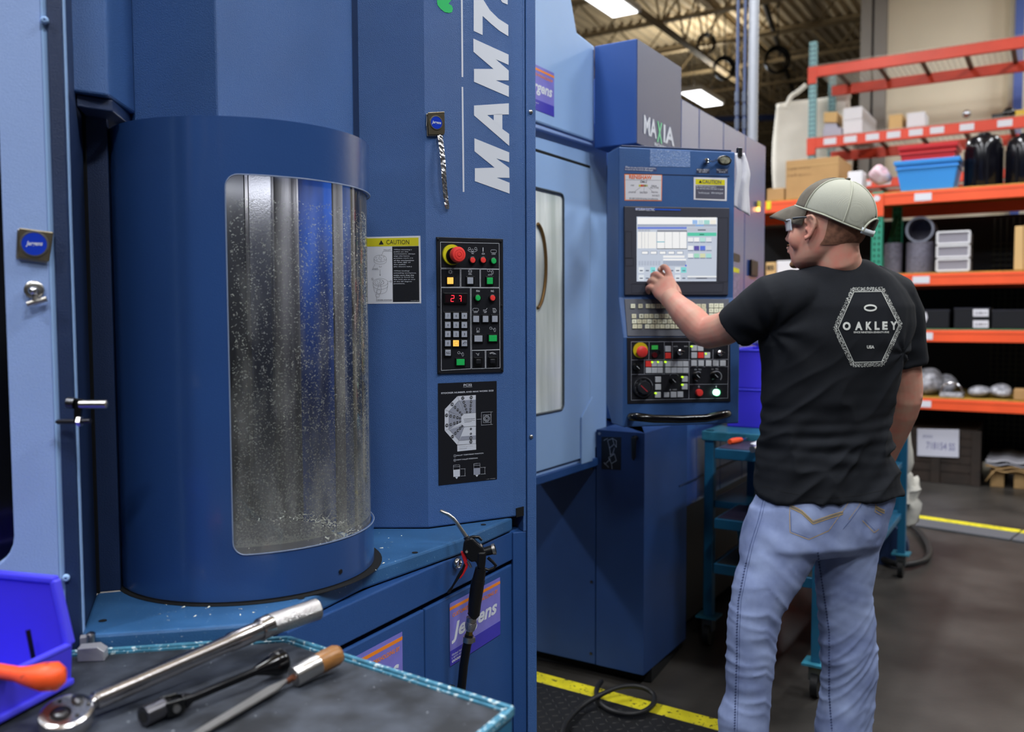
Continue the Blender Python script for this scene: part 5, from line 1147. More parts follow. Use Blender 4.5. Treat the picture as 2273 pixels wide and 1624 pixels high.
    for k in range(5): obj('crate_plank',M().prism([pr3(a,za+.1+(zb3-za-.1)*k/5+.004,-.114),pr3(b,za+.1+(zb3-za-.1)*k/5+.004,-.114),pr3(b,za+.1+(zb3-za-.1)*(k+1)/5-.004,-.114),pr3(a,za+.1+(zb3-za-.1)*(k+1)/5-.004,-.114)],-PR.n*.01),wdk,t)
    l_=obj('crate_label',M().plate(PR,[(2036,951),(2129,953),(2128,1015),(2036,1011)],-.095,.003),mat('white crate label','B9BAC8',.6),t)
    obj('label_print',M().text('718154 SS',PR,2056,984,2120,996,-.0945,0,.02),mat('pale purple print','77779A',.6),l_);obj('label_print',M().text('JERGENS',PR,2048,966,2070,972,-.0945,0,.02),MATS['pale purple print'],l_)
    woodm=mat('pallet wood','9A7B50',.7,var=.2,vs=10)
    t=T('wood_pallet','light wooden pallet with a sagging sheet, right under the rack','pallet',onz(2235,1075,0))
    ps=Pl(onz(2230,1082,0),DB);a,b=ps.uv(2208,1000)[0],ps.uv(2330,1000)[0]
    for f in (0.06,.5,.94): obj('pallet_block',M().box(ps.p(a+(b-a)*f,.06,-.05),(.10,.10,.12),ax=(ps.u,ps.n,up)),woodm,t,bevel=.004)
    for f in (.06,.5,.94): obj('pallet_block',M().box(ps.p(a+(b-a)*f,.06,-.85),(.10,.10,.12),ax=(ps.u,ps.n,up)),woodm,t,bevel=.004)
    for k in range(7): obj('pallet_board',M().box(ps.p((a+b)/2,.13,-.04-.14*k),(abs(b-a)+.05,.10,.02),ax=(ps.u,ps.n,up)),woodm,t,bevel=.002)
    sh=T('brown_paper_sheets','stack of creased brown paper sheets on the pallet','paper',ps.p((a+b)/2,.15,-.3))
    for k in range(4):
        mb=M();nx=12;w0=a-dirR*.06;w1=b
        vs=[ps.p(w0+(w1-w0)*i/nx,.15+.025*k+.01*math.sin(i*1.3+k)-(.10*max(0,1-i/2.0) if k==0 else .0),o2) for o2 in (.06,-.7) for i in range(nx+1)]
        mb.add(vs,[(i,i+1,i+nx+2,i+nx+1) for i in range(nx)]);o_=obj('sheet',mb,woodm if k<2 else mat('grey film %d'%k,'8A8A92',.4),sh,smooth=60);md=o_.modifiers.new('s','SOLIDIFY');md.thickness=.008
    # second rack behind, red beams
    r2=T('red_rack','taller red beamed rack with pale teal uprights behind the orange rack','rack',R0_+DA*1.9)
    PR2=Pl(R0_+DA*1.9,DB);PRs=PR;PR=PR2
    uf=PR2.uv(1803,200)[0];ue=PR2.uv(2450,200)[0];uq=PR2.uv(1806,200)[0]
    tl=PR2.pt(1803,92).z
    upright(r2,uf,0,tl,tealu,.075);upright(r2,uf,-.95,tl-.05,tealu,.075)
    rd=mat('dark red deck support','5A4638',.6)
    for i,(ya,yb,px_) in enumerate(((148,171,1810),(306,329,1810),(400,420,1900))):
        za,zb3=PR2.pt(px_,ya).z,PR2.pt(px_,yb).z
        for o_ in (0,-.95):
            b_=obj('beam',M().prism([pr3(uf,zb3,o_+.01),pr3(ue,zb3,o_+.01),pr3(ue,za,o_+.01),pr3(uf,za,o_+.01)],-PR.n*.05),redm,r2,bevel=.004)
            if o_==0:
                obj('beam_connector',M().prism([pr3(uf-.045,zb3-.07,.018),pr3(uf+.045,zb3-.07,.018),pr3(uf+.045,za,.018),pr3(uf-.045,za,.018)],-PR.n*.01),redm,r2)
            if i>0 and o_==0:
                for px2 in (1843,1888,1937,1984,2033,2080,2146,2230) if i==1 else (1885,1922,1965):
                    q=PR2.uv(px2,300)[0];obj('beam_label',M().prism([pr3(q-.065,zb3+.025,.014),pr3(q+.065,zb3+.025,.014),pr3(q+.065,za-.02,.014),pr3(q-.065,za-.02,.014)],-PR.n*.002),labm,b_)
        mb=M();L_=abs(ue-uf);s_=1 if ue>uf else -1
        for k in range(int(L_/.055)): mb.bar(pr3(uf+s_*k*.055,za+.004,.03),pr3(uf+s_*k*.055,za+.004,-.97),.0035,.0035)
        for k in range(18): mb.bar(pr3(uf,za+.008,.02-k*.056),pr3(ue,za+.008,.02-k*.056),.0035,.0035)
        obj('wire_deck',mb,wirem,r2,kind='stuff')
        for k in range(int(L_/.42)+1): obj('deck_support',M().bar(pr3(uf+s_*(k*.42+.2),za-.012,.0),pr3(uf+s_*(k*.42+.2),za-.012,-.95),.045,.02),rd,r2)
    za=PR2.pt(1810,306).z+.012
    def on2(name,label,cat,x0,x1,yT,dep,m,z0_=None,off=-.06,i=1,part='box'):
        z0_=za if z0_ is None else z0_;a,b=PR2.uv(x0,300,off)[0],PR2.uv(x1,300,off)[0];z1_=PR2.pt((x0+x1)/2,yT,off).z
        t=T(name,label,cat,pr3((a+b)/2,z0_,off-dep/2));obj(part,M().prism([pr3(a,z0_,off),pr3(b,z0_,off),pr3(b,z1_,off),pr3(a,z1_,off)],-PR.n*dep),m,t,bevel=.005);return t,z1_
    t,zq=on2('white_carton','lower of the two long white cartons on the red rack','box',1871,1913,266,.85,whb);on2('white_carton','upper of the two long white cartons on the red rack','box',1871,1913,238,.85,whb,z0_=zq+.002)
    on2('tan_carton','small tan carton on the red rack behind the tubs','box',1972,2002,254,.3,cardl);on2('white_carton','small white carton right of the tan carton on the red rack','box',2012,2052,249,.3,whb)
    t,zq=on2('grey_scale','grey boxy appliance with a tan top at the left end of the red rack','appliance',1826,1868,285,.4,mat('grey appliance','A9A6B4',.6));obj('tan_lid',M().plate(PR2,[(1828,249),(1858,247),(1858,272),(1828,272)],-.1,.3),cardl,t,bevel=.01);obj('neck',M().plate(PR2,[(1832,272),(1855,272),(1862,287),(1828,287)],-.12,.25),MATS['grey appliance'],t)
    for (x,y,r_,m,nm,lab) in ((2146,253,9,chrome,'steel_ball','shiny steel ball fitting on the red rack'),(2240,252,14,blackm,'black_knob','black round handwheel on the red rack right end')):
        q=PR2.pt(x,y,-.1);rr=r_*(q-CAM).dot(FW)/F;t=T(nm,lab,'fitting',V((q.x,q.y,za)));obj('ball',M().sphere(q,rr),m,t,smooth=60);obj('stem',M().tube([V((q.x,q.y,za+.08)),q],.015,8),m,t)
    on2('yellow_box','yellow box at the right end of the red rack','box',2252,2300,242,.3,mat('yellow carton','C9A93A',.6))
    on2('flat_fixture','low black clamp fixture on the red rack','fixture',2200,2226,252,.2,blk)
    # big canvas panel / roll
    cv=T('canvas_bag','large cream canvas bulk bag with a knotted tie, behind the red rack','bag',pr3(PR2.uv(1770,300)[0],1.5,-1.2))
    canv=mat('cream canvas','E6E0D4',.85,bump=.5,bs=20,var=.05,vs=4)
    pc=Pl(R0_+DA*3.1,DB)
    mb=M();nx,nz=16,20;vs=[]
    for j in range(nz+1):
        for i in range(nx+1):
            f=i/nx;g_=j/nz;x=1726+(1886-1726)*f+(1-g_)*-3;y=(236-24*f)+(430-236+10*f)*(1-g_);vs.append(pc.pt(x,y,.03*math.sin(f*7)*math.sin(g_*4)))
    mb.add(vs,[(j*(nx+1)+i,j*(nx+1)+i+1,(j+1)*(nx+1)+i+1,(j+1)*(nx+1)+i) for j in range(nz) for i in range(nx)])
    o_=obj('canvas',mb,canv,cv,smooth=60);md=o_.modifiers.new('s','SOLIDIFY');md.thickness=.25;md.offset=0
    obj('top_tube',M().tube([pc.pt(1724,238,.05),pc.pt(1888,213,.05)],.03,12),canv,cv,smooth=60)
    obj('knot_tie',M().tube(cat([pc.pt(x,y,.1) for x,y in ((1745,240),(1756,215),(1770,205),(1782,195),(1785,215),(1778,205),(1790,188))]),[.035]*4+[.03]*0+[.03]*33,8) if False else M().tube(cat([pc.pt(x,y,.1) for x,y in ((1745,240),(1756,215),(1770,205),(1782,195),(1790,188))]),.03,8),canv,cv,smooth=60)
    onf=mat('brown carton deep','A4875C',.8)
    PR=PRs
# column & pillar at the wall
g1=mat('grey column paint','8A857E',.6);bl=mat('blue pillar paint','4A62A8',.45)
q=WR+DB*.02-DA*.12
cx0=Pl(WR-DA*.1,DB)
def strip(name,x0,x1,m,kind=True,th=.2,off=0,z1=CZ):
    a,b=cx0.uv(x0,200)[0],cx0.uv(x1,200)[0]
    return obj(name,M().prism([cx0.p(a,0,off),cx0.p(b,0,off),cx0.p(b,z1,off),cx0.p(a,z1,off)],-cx0.n*th),m,kind='structure')
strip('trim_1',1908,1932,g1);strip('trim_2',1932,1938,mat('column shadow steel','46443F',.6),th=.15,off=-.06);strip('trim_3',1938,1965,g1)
strip('trim_4',2238,2250,mat('cream column','C9C2AA',.7),th=.1,off=.03);strip('trim_5',2250,2270,bl,th=.1,off=.08)
# floor cable ramp with yellow stripe
a0_,a1_=onz(2015,1140,.015),onz(2400,1195,.015);dr_=(a1_-a0_).normalized();nr_=V((dr_.y,-dr_.x,0))
rp_=T('cable_ramp','low grey floor cable ramp with a yellow stripe in front of the rack','cable ramp',onz(2100,1160,0))
Lr=(onz(2273,1178,0)-onz(2015,1140,0)).length+.4;seg_=.72;nn=int(Lr/seg_)+1
for i in range(nn):
    s0=a0_+dr_*(i*seg_+.005);s1=a0_+dr_*((i+1)*seg_-.005)
    r_=obj('ramp_segment',M().prism([s0,s1,s1+nr_*.30,s0+nr_*.30],-up*.014),mat('ramp grey','4E5056',.6,bump=.3,bs=60) if i==0 else MATS['ramp grey'],rp_,bevel=.003)
    obj('yellow_stripe',M().prism([s0+up*.002,s1+up*.002,s1+nr_*.09+up*.002,s0+nr_*.09+up*.002],-up*.003),MATS['scuffed yellow border'],r_)
# coiled hoses under the roof
for (x,y,r_,Yh,lab) in ((1608,150,23,16,'left coil of dark cable hanging under the roof'),(1726,132,27,15,'right coil of dark cable hanging under the roof'),(1568,96,20,17,'small coil of cable highest under the roof')):
    q=atY(x,y,Yh);rr=r_*Yh/F;t=T('cable_coil',lab,'cable coil',q+up*rr,'cable coils under the roof')
    for k in range(3): obj('cable_loop',M().tube([q+V((math.cos(a),.06*k,math.sin(a)))*0+V((rr*(1-.08*k)*math.cos(a),.05*k,rr*(1-.06*k)*math.sin(a)*1.05)) for a in [2*math.pi*i/24 for i in range(24)]],.022,6,closed=True),blackm,t,smooth=60)
    obj('coil_hanger',M().tube([q+up*rr,V((q.x,q.y,CZ+.03))],.012,6),dsteel,t)
# sprinkler / service beams seen as dark diagonals
t=T('roof_pipe','dark pipe crossing diagonally under the roof','pipe',V((3,14,6.6)));obj('pipe',M().tube([V((2,9.5,6.75)),V((7,22,6.75))],.05,8),mat('dark roof pipe','3A3530',.6),t,smooth=60)
t=T('crane_rail','thin blue crane rail under the far roof','rail',V((3,20,5)));qa,qb=atY(1500,268,20),atY(1790,258,20);obj('rail',M().bar(qa,qb,.08,.12),mat('blue rail paint','2A3F7A',.5),t)
for f in (.1,.9): q=qa+(qb-qa)*f;obj('rail_hanger',M().tube([q,V((q.x,q.y,CZ+.03))],.015,6),dsteel,t)
# ================= FOREGROUND TABLE AND TOOLS
TZ=.91
tb=T('tool_table','black matted tool table with a chipped pale blue rim, nearest the camera','table',V((-.35,1.1,TZ)))
T1,T2,T3=onz(1138,1577,TZ),onz(640,1419,TZ),onz(236,1446,TZ)
T4=onz(1082,1624,TZ);dT=(T4-T1).normalized();T5=T1+dT*.75
T6=T5+(T3-T1).normalized()*.0+V((-.75,.42,0));T0=T3+(T3-T2).normalized()*.25
poly=[T1,T2,T3,T0,V((T0.x-.02,T0.y-.75,TZ)),T5]
obj('table_body',M().prism([p-up*.004 for p in poly],-up*.06),teal,tb,bevel=.004)
cpt=sum(poly,V((0,0,0)))/len(poly)
inn=[p+(cpt-p).normalized()*.012 for p in poly]
matblk=mat('scuffed black mat','1D2026',.55,bump=.5,bs=40,var=.35,vs=16,col2='3A3F49',speck=(120,.73,'8A9098'))
obj('table_mat',M().prism([p-up*.0035 for p in inn],up*.003),matblk,tb)
rimm=mat('chipped pale rim','3E7790',.4,var=.2,vs=60,speck=(150,.6,'BFD0D4'),bump=.5,bs=200)
for a,b in zip(poly,poly[1:]+poly[:1]): obj('table_rim',M().bar(a,b,.007,.012),rimm,tb,bevel=.002)
for a,b in zip(poly,poly[1:]+poly[:1]):
    d=(cpt-(a+b)/2);d.z=0;d.normalize();obj('rim_inner',M().bar(a+d*.008,b+d*.008,.004,.004),rimm,tb)
for p in (poly[0],poly[1],poly[4],poly[5]): q=p+(cpt-p)*.06;obj('leg',M().box(V((q.x,q.y,(TZ-.06)/2)),(.035,.035,TZ-.06)),teal,tb,bevel=.003)
obj('lower_shelf',M().prism([V((p.x,p.y,.25)) for p in inn],up*.02),teal,tb)
# ratchet torque wrench
def P3(x,y,z): return onz(x,y,z)
wr=T('torque_wrench','long chrome torque wrench with knurled grip across the tool table','wrench',P3(150,1590,TZ))
hc=P3(148,1590,TZ+.018);h1=P3(210,1556,TZ+.022);h2=P3(575,1398,TZ+.040);h3=P3(600,1386,TZ+.042);h4=P3(708,1350,TZ+.05)
ch=mat('worn chrome','B6B3B4',.22,1,bump=.08,bs=200)
s_=(h2-h1)
obj('wrench_tube',M().tube([h1,h1+s_*.02,h1+s_*.78,h1+s_*.8,h1+s_*.98,h2],[.012,.0125,.0125,.0145,.0145,.0145],28),ch,wr,smooth=40)
obj('locking_collar',M().tube([h2,h2+s_*.01,h3],[.0165,.0175,.0175],28),ch,wr,smooth=40)
kn=bpy.data.materials.new('knurled chrome');kn=mat('knurled chrome','C4C2C2',.28,1)
N=kn.node_tree.nodes;L=kn.node_tree.links;tcn=N.new('ShaderNodeTexCoord');ch2=N.new('ShaderNodeTexVoronoi');ch2.inputs['Scale'].default_value=620;bpn=N.new('ShaderNodeBump');bpn.inputs['Strength'].default_value=.9;bpn.inputs['Distance'].default_value=.001;L.new(tcn.outputs['Object'],ch2.inputs['Vector']);L.new(ch2.outputs['Distance'],bpn.inputs['Height']);L.new(bpn.outputs['Normal'],N['Principled BSDF'].inputs['Normal'])
obj('knurled_grip',M().tube([h3,h3+(h4-h3)*.03,h3+(h4-h3)*.97,h4],[.0165,.0172,.0172,.0150],28),kn,wr,smooth=40)
obj('end_cap',M().tube([h4,h4+(h4-h3)*.02],[.012,.010],20),blackm,wr)
obj('wrench_neck',M().tube([hc+(h1-hc)*.45,h1],[.007,.009],16),ch,wr,smooth=40)
tn=(up*.85+(CAM-hc).normalized()*.35).normalized()
hd=obj('ratchet_head',M().lathe([(.001,-.014),(.024,-.014),(.0295,-.010),(.030,0),(.0295,.009),(.026,.011),(.022,.0105),(.001,.0105)],hc,tn,40,sx=1.1,x=(h1-hc)),ch,wr,smooth=35)
xh=(h1-hc);xh=(xh-tn*xh.dot(tn)).normalized();yh=tn.cross(xh)
cq=hc-xh*.008
obj('drive_ring',M().lathe([(.0125,.0105),(.0125,.0115),(.009,.0115),(.0085,.009)],cq,tn,28,x=xh),blackm,hd,smooth=35);obj('drive_button',M().lathe([(.008,.009),(.008,.0125),(.006,.0135),(.001,.0137)],cq,tn,20,x=xh),dsteel,hd,smooth=40)
cq=hc+xh*.018+yh*.004;obj('reverse_lever',M().lathe([(.009,.0105),(.009,.013),(.005,.0145),(.001,.0148)],cq,tn,20,sx=1,sy=.7,x=yh),dsteel,hd,smooth=40)
for a,b in ((.002,-.018),(.004,.019),(.022,-.012)): obj('head_screw',M().lathe([(.0026,.0105),(.0026,.0112),(.001,.0108)],hc+xh*a+yh*b,tn,10,x=xh),blackm,hd)
# black swivel handle
fh=T('flex_handle','black flex head breaker bar with a flared grip, middle of the table','wrench',P3(400,1565,TZ))
f0=P3(318,1590,TZ+.014);f1=P3(362,1570,TZ+.014);f2=P3(402,1558,TZ+.014);f3=P3(582,1483,TZ+.02);f4=P3(634,1464,TZ+.022)
obj('socket_end',M().tube([f0,f1],[.0125,.0125],20),mat('worn black steel','6A6A70',.3,1),fh,smooth=40);obj('socket_hole',M().tube([f0-(f1-f0).normalized()*.0006,f0+(f1-f0)*.2],[.008,.008],16),dark,fh)
dj=(f2-f1).normalized();sj=dj.cross(up).normalized()
for e in (-1,1): obj('yoke_arm',M().bar(f1+sj*.011*e,f2+sj*.011*e,.005,.02),blackm,fh,bevel=.002)
obj('yoke_pin',M().tube([(f1+f2)/2-sj*.017,(f1+f2)/2+sj*.017],.005,14),steel,fh,smooth=40);obj('tang',M().bar(f1,f2+dj*.008,.014,.012),blackm,fh,bevel=.003)
obj('bar_shaft',M().tube([f2,f2+(f3-f2)*.05,f2+(f3-f2)*.12,f3],[.011,.011,.0062,.0062],20),mat('black oxide','131418',.25,.6),fh,smooth=40)
obj('flared_grip',M().tube([f3-(f4-f3)*.3,f3,f3+(f4-f3)*.5,f3+(f4-f3)*.85,f4],[.0065,.010,.017,.0185,.014],26),mat('glossy black grip 2','0A0A0D',.15,.2),fh,smooth=50)
# file with wooden handle
fl=T('hand_file','steel hand file with a ferruled brown wooden handle at the table edge','file',P3(560,1560,TZ))
g0=P3(400,1655,TZ+.004);g1_=P3(638,1512,TZ+.008);g2=P3(652,1502,TZ+.015);g3=P3(705,1474,TZ+.020);g4=P3(757,1448,TZ+.026)
df=(g1_-g0).normalized();sf=df.cross(up).normalized()
obj('file_blade',M().prism([g0-sf*.006,g0+sf*.006,g0+(g1_-g0)*.85+sf*.0085,g1_+sf*.003,g1_-sf*.003,g0+(g1_-g0)*.85-sf*.0085],up*.004),mat('file steel','8C8B8A',.4,1,bump=.8,bs=900),fl,bevel=.0006)
obj('tang_rod',M().tube([g1_,g2],[.004,.0045],10),mat('rusty tang','7A4A34',.6,.5),fl);obj('ferrule',M().tube([g2,g2+(g3-g2)*.03,g3],[.0135,.0145,.0150],24),steel,fl,smooth=40)
obj('wood_handle',M().tube([g3,g3+(g4-g3)*.3,g3+(g4-g3)*.75,g3+(g4-g3)*.93,g4],[.0148,.0155,.0155,.0125,.005],24),mat('varnished wood','8A5E32',.35,var=.2,vs=60,stretch=(1,1,6)),fl,smooth=60)
# machined block
bb=T('machined_block','small machined aluminium block with angled faces near the violet bin','block',P3(205,1462,TZ))
q=P3(205,1462,TZ);obj('block_body',M().prism([q+V((-.017,-.012,0)),q+V((.022,-.008,0)),q+V((.022,-.008,.014)),q+V((.012,-.010,.022)),q+V((-.017,-.012,.020))],V((-.004,.022,.0))),mat('machined aluminium','B4B4BA',.45,.6),bb,bevel=.001)
q=P3(196,1450,TZ);obj('block_screw',M().lathe([(.007,0),(.007,.016),(.004,.018)],q+V((0,.01,.012)),n=14),ch,bb,smooth=40);obj('block_tab',M().box(q+V((-.008,.012,.012)),(.018,.014,.024),.4),MATS['machined aluminium'],bb,bevel=.001)
# violet bin on the table
vb=T('storage_bin','violet plastic bin at the lower left corner with tools in it','bin',P3(100,1560,TZ),group=None)
bA=P3(158,1518,TZ+.004);bN=P3(-6,1606,TZ+.004);axn=(bN-bA).normalized();wv=(V((0,0,1)).cross(axn))
if wv.x>0: wv=-wv
ht=atY(128,1284,bA.y+.01).z-TZ-.004;lp=atY(166,1430,bA.y).z-TZ-.004
Bp=lambda a,b,c:bA+axn*a+wv*b+up*c
Wd=.22;Dp=.20;t_=.004
obj('bin_floor',M().prism([Bp(0,0,0),Bp(Wd,0,0),Bp(Wd,Dp,0),Bp(0,Dp,0)],up*t_),vio,vb)
sl=[(0,0),(0,lp),(.022,ht),(Dp,ht),(Dp,0)]
for a in (0,Wd-t_): obj('side_wall',M().prism([Bp(a,b,c) for b,c in sl],axn*t_),vio,vb,bevel=.001)
obj('front_lip',M().prism([Bp(0,0,0),Bp(Wd,0,0),Bp(Wd,-.004,lp),Bp(0,-.004,lp)],wv*t_),vio,vb,bevel=.001);obj('back_wall',M().prism([Bp(0,Dp,0),Bp(Wd,Dp,0),Bp(Wd,Dp,ht),Bp(0,Dp,ht)],wv*t_),vio,vb)
for a in (0,Wd):
    obj('rim_bead',M().bar(Bp(a,.0,lp),Bp(a,.022,ht),.014,.010),vio2,vb,bevel=.003);obj('rim_bead',M().bar(Bp(a,.02,ht),Bp(a,Dp,ht),.014,.010),vio2,vb,bevel=.003)
obj('rim_bead',M().bar(Bp(0,0,lp),Bp(Wd,0,lp),.010,.008),vio2,vb,bevel=.003);obj('foot_bead',M().bar(Bp(0.0,-.003,.006),Bp(Wd,-.003,.006),.008,.010),vio2,vb,bevel=.003)
oh=T('orange_handle_tool','orange rubber handled tool laid across the violet bin','tool',P3(100,1500,TZ+.06))
zo=TZ+lp+.012;p0=P3(-70,1478,zo);p1=P3(40,1496,zo);p2=P3(62,1500,zo);p3=P3(95,1502,zo);p4=P3(128,1500,zo);p5=P3(146,1498,zo)
obj('rubber_handle',M().tube([p0,p1,p2,p3,p4,p5],[.0095,.0095,.0125,.0175,.0175,.009],22),mat('orange rubber','EE5420',.45,speck=(90,.66,'8A3218')),oh,smooth=60)
rd_=T('threaded_rod','thin black screw standing in the violet bin','screw',P3(72,1470,TZ+.01));qa=Bp(.05,.10,.006);qb=atY(62,1398,qa.y)
qa=atY(76,1470,qb.y);obj('rod',M().tube([qa,qb],.0032,10),blackm,rd_,smooth=60);obj('rod_nut',M().lathe([(.008,0),(.008,.006),(.003,.006)],qa-up*.003,(qb-qa),6),steel,rd_)
# ================= AIR GUN
ag=T('air_blow_gun','black air blow gun with red trigger and steel nozzle hung on its hose','blow gun',atY(1060,1250,1.90))
PG=Pl((0,1.90),(1,0,0));G=lambda x,y:(960+x/3.455,1110+y/3.455)
def gp(P,off,th,m,nm,bv=.002,par=None): return obj(nm,M().plate(PG,[G(*p) for p in P],off,th),m,par or ag,bevel=bv)
def gt(P,r,m,nm,n=12,off=0): return obj(nm,M().tube([PG.pt(*G(x,y),off+(o or 0)) for x,y,o in P],r,n),m,ag,smooth=50)
gt([(58,80,.0),(66,84,.0),(120,108,0),(158,138,0),(185,172,0),(265,288,0)],[.003,.0042,.0042,.0042,.0042,.0048],steel,'nozzle')
gt([(255,278,0),(285,318,0)],[.0065,.0065],dsteel,'nozzle_nut',10)
gbl=mat('gun black','101013',.35,bump=.2,bs=300)
gp([(238,320),(262,298),(300,285),(345,330),(385,360),(412,420),(405,500),(395,540),(345,510),(330,470),(300,480),(262,450),(230,390)],.010,.020,gbl,'gun_body',.004)
gp([(345,400),(415,395),(400,530),(390,560),(340,515)],.012,.024,gbl,'gun_shoulder',.004)
gt([(280,290,0),(310,280,0),(355,282,0),(378,308,0)],[.0035,.0035,.0035,.0025],gbl,'hang_hook')
gt([(345,360,.003),(375,345,.006)],.004,steel,'adjust_screw')
gt([(395,395,0),(460,378,0)],[.0095,.0105],gbl,'swivel_joint',20);gt([(460,378,0),(482,372,0)],[.0125,.0125],steel,'swivel_nut',20);gt([(482,372,0),(484,371.5,0)],[.009,.009],dark,'swivel_hole',16)
gt([(425,440,0),(460,470,0),(486,500,0),(470,520,0),(430,535,0),(400,525,0)],.0035,gbl,'hose_ring')
gp([(215,398),(232,392),(258,435),(275,490),(268,520),(238,575),(212,605),(205,598),(238,530),(245,490),(228,440)],.006,.010,mat('red trigger','C8202A',.35),'trigger_red')
gp([(243,480),(256,500),(232,560),(205,600),(165,660),(135,712),(116,720),(110,706),(140,672),(165,630),(190,580),(222,530)],.007,.012,gbl,'trigger_lever')
gt([(270,465,.006),(296,515,.006)],.003,steel,'trigger_pin',8)
gt([(262,395,.010),(262,395,.013)],.003,steel,'pivot_rivet',8)
gt([(372,520,0),(352,610,0)],[.0125,.0135],gbl,'handle_neck',20);gt([(352,610,0),(345,640,0),(322,800,0),(318,870,0),(300,890,0)],[.0148,.0152,.0145,.0135,.012],gbl,'handle_grip',22)
gt([(300,895,0),(297,930,0)],[.0115,.0118],steel,'hose_coupler',20);gt([(297,932,0),(292,958,0),(288,982,0),(285,1000,0)],[.0125,.0128,.0115,.009],kn,'coupler_sleeve',20)
gt([(284,1000,0),(280,1035,0)],[.0085,.0085],mat('brass fitting','A88A4A',.3,1),'brass_fitting',6);gt([(278,1045,0),(273,1085,0)],[.0125,.0125],steel,'hose_clamp',24);gt([(318,1052,0),(318,1086,0)],.003,steel,'clamp_screw',8)
gt([(282,1030,0),(275,1065,0),(262,1120,0),(240,1260,.0),(228,1380,.0),(216,1500,0),(200,1700,0),(190,1900,.0),(150,2300,.05)],.0098,mat('black hose','0C0C10',.3),'air_hose',16)
# ================= MAGNET CLIPS ETC
gold=mat('brassy steel','8E8470',.3,.9)
def magclip(pl,P,cx,cy,rx,par):
    obj('clip_plate',M().plate(pl,P,.009,.003),gold,par,bevel=.0015)
    obj('clip_back',M().plate(pl,[(x-4,y+3) for x,y in P],.004,.003),steel,par,bevel=.001)
    obj('magnet_ring',M().disc(pl,cx,cy,rx*1.15,.0105,.003,28,prof=[(1,-.002),(1,0),(.88,.0002),(.87,-.001)]),steel,par,smooth=40)
    b=obj('blue_badge',M().disc(pl,cx,cy,rx,.0102,.002,28),cblue,par)
    s_=rx*.75;mb=M().text('Jergens',pl,cx-s_,cy-rx*.22,cx+s_,cy+rx*.25,.0106,.3,.02);obj('lettering',mb,white,b)
    obj('clip_spring',M().tube([pl.pt(P[0][0]-2,cy-rx,.006),pl.pt(P[0][0]-3,cy+rx*.6,.006)],.0015,6),steel,par)
t=T('magnetic_clip','square magnetic clip with blue round badge on the tall column, holding a foil strip','clip',PK.pt(966,275,.005));magclip(PK,[(950,249),(987,247),(988,292),(986,299),(952,299)],969,272,13.5,t)
t=T('magnetic_clip','square magnetic clip with blue oval badge on the light blue front frame','clip',PL.pt(80,542,.005));magclip(PL,[(42,505),(119,515),(109,581),(39,571)],76,541,25,t)
st=T('foil_strip','crinkled silver foil strip hanging from the clip on the tall column','strip',PK.pt(982,380,.005))
mb=M();vs=[];n=34;rnd=random.Random(9)
for i in range(n+1):
    f=i/n;x=976+17.5*f+1.2*math.sin(f*6);y=296+168*f;w_=5.6-.6*f
    if i==n:w_=3
    for s_ in (-1,-.3,.4,1): vs.append(PK.pt(x+s_*w_,y,.007+.012*math.sin(f*3.1)+rnd.uniform(-.0016,.0016)))
mb.add(vs,[(i*4+k,i*4+k+1,i*4+k+5,i*4+k+4) for i in range(n) for k in range(3)]);obj('foil',mb,foil,st)
hk=T('magnet_hook','small round steel magnet with a cross bar on the light blue frame','magnet',PL.pt(75,645,.005))
obj('magnet_disc',M().disc(PL,75,643,20,.008,.007,28,prof=[(1,-.007),(1,-.001),(.93,0),(.6,.001),(.01,.001)]),steel,hk,smooth=40);obj('magnet_knob',M().disc(PL,73,645,10,.018,.01,20,prof=[(.7,-.01),(1,-.005),(.9,.0),(.5,.003),(.01,.004)]),chrome,hk,smooth=50)
obj('cross_bar',M().tube([PL.pt(60,675,.012),PL.pt(104,663,.012)],.0042,12),steel,hk,smooth=50);obj('bar_stem',M().tube([PL.pt(76,648,.010),PL.pt(79,669,.012)],.0045,12),steel,hk,smooth=50)
lc=T('lever_clamp','small steel lever clamp with two rods fixed to the left frame edge','clamp',PL.pt(170,910,.01))
Pc=Pl(PL.p(0,0,.03),(1,0,0))
obj('clamp_boss',M().tube([Pc.pt(150,893,.0),Pc.pt(166,895,0)],.0085,18),dsteel,lc,smooth=40);obj('clamp_arm',M().plate(Pc,[(166,884),(181,886),(176,935),(163,942),(163,905)],.004,.008),blackm,lc,bevel=.0015)
obj('upper_rod',M().tube([Pc.pt(178,897,0),Pc.pt(236,897,0),Pc.pt(238,897,0)],[.0066,.0066,.004],18),steel,lc,smooth=40);obj('lower_rod',M().tube([Pc.pt(124,936,0),Pc.pt(130,936,0),Pc.pt(201,934,0)],[.002,.004,.004],14),mat('dark bolt','3A3A40',.35,.8),lc,smooth=40);obj('lock_nut',M().tube([Pc.pt(173,935,0),Pc.pt(181,935,0)],.008,6),steel,lc)
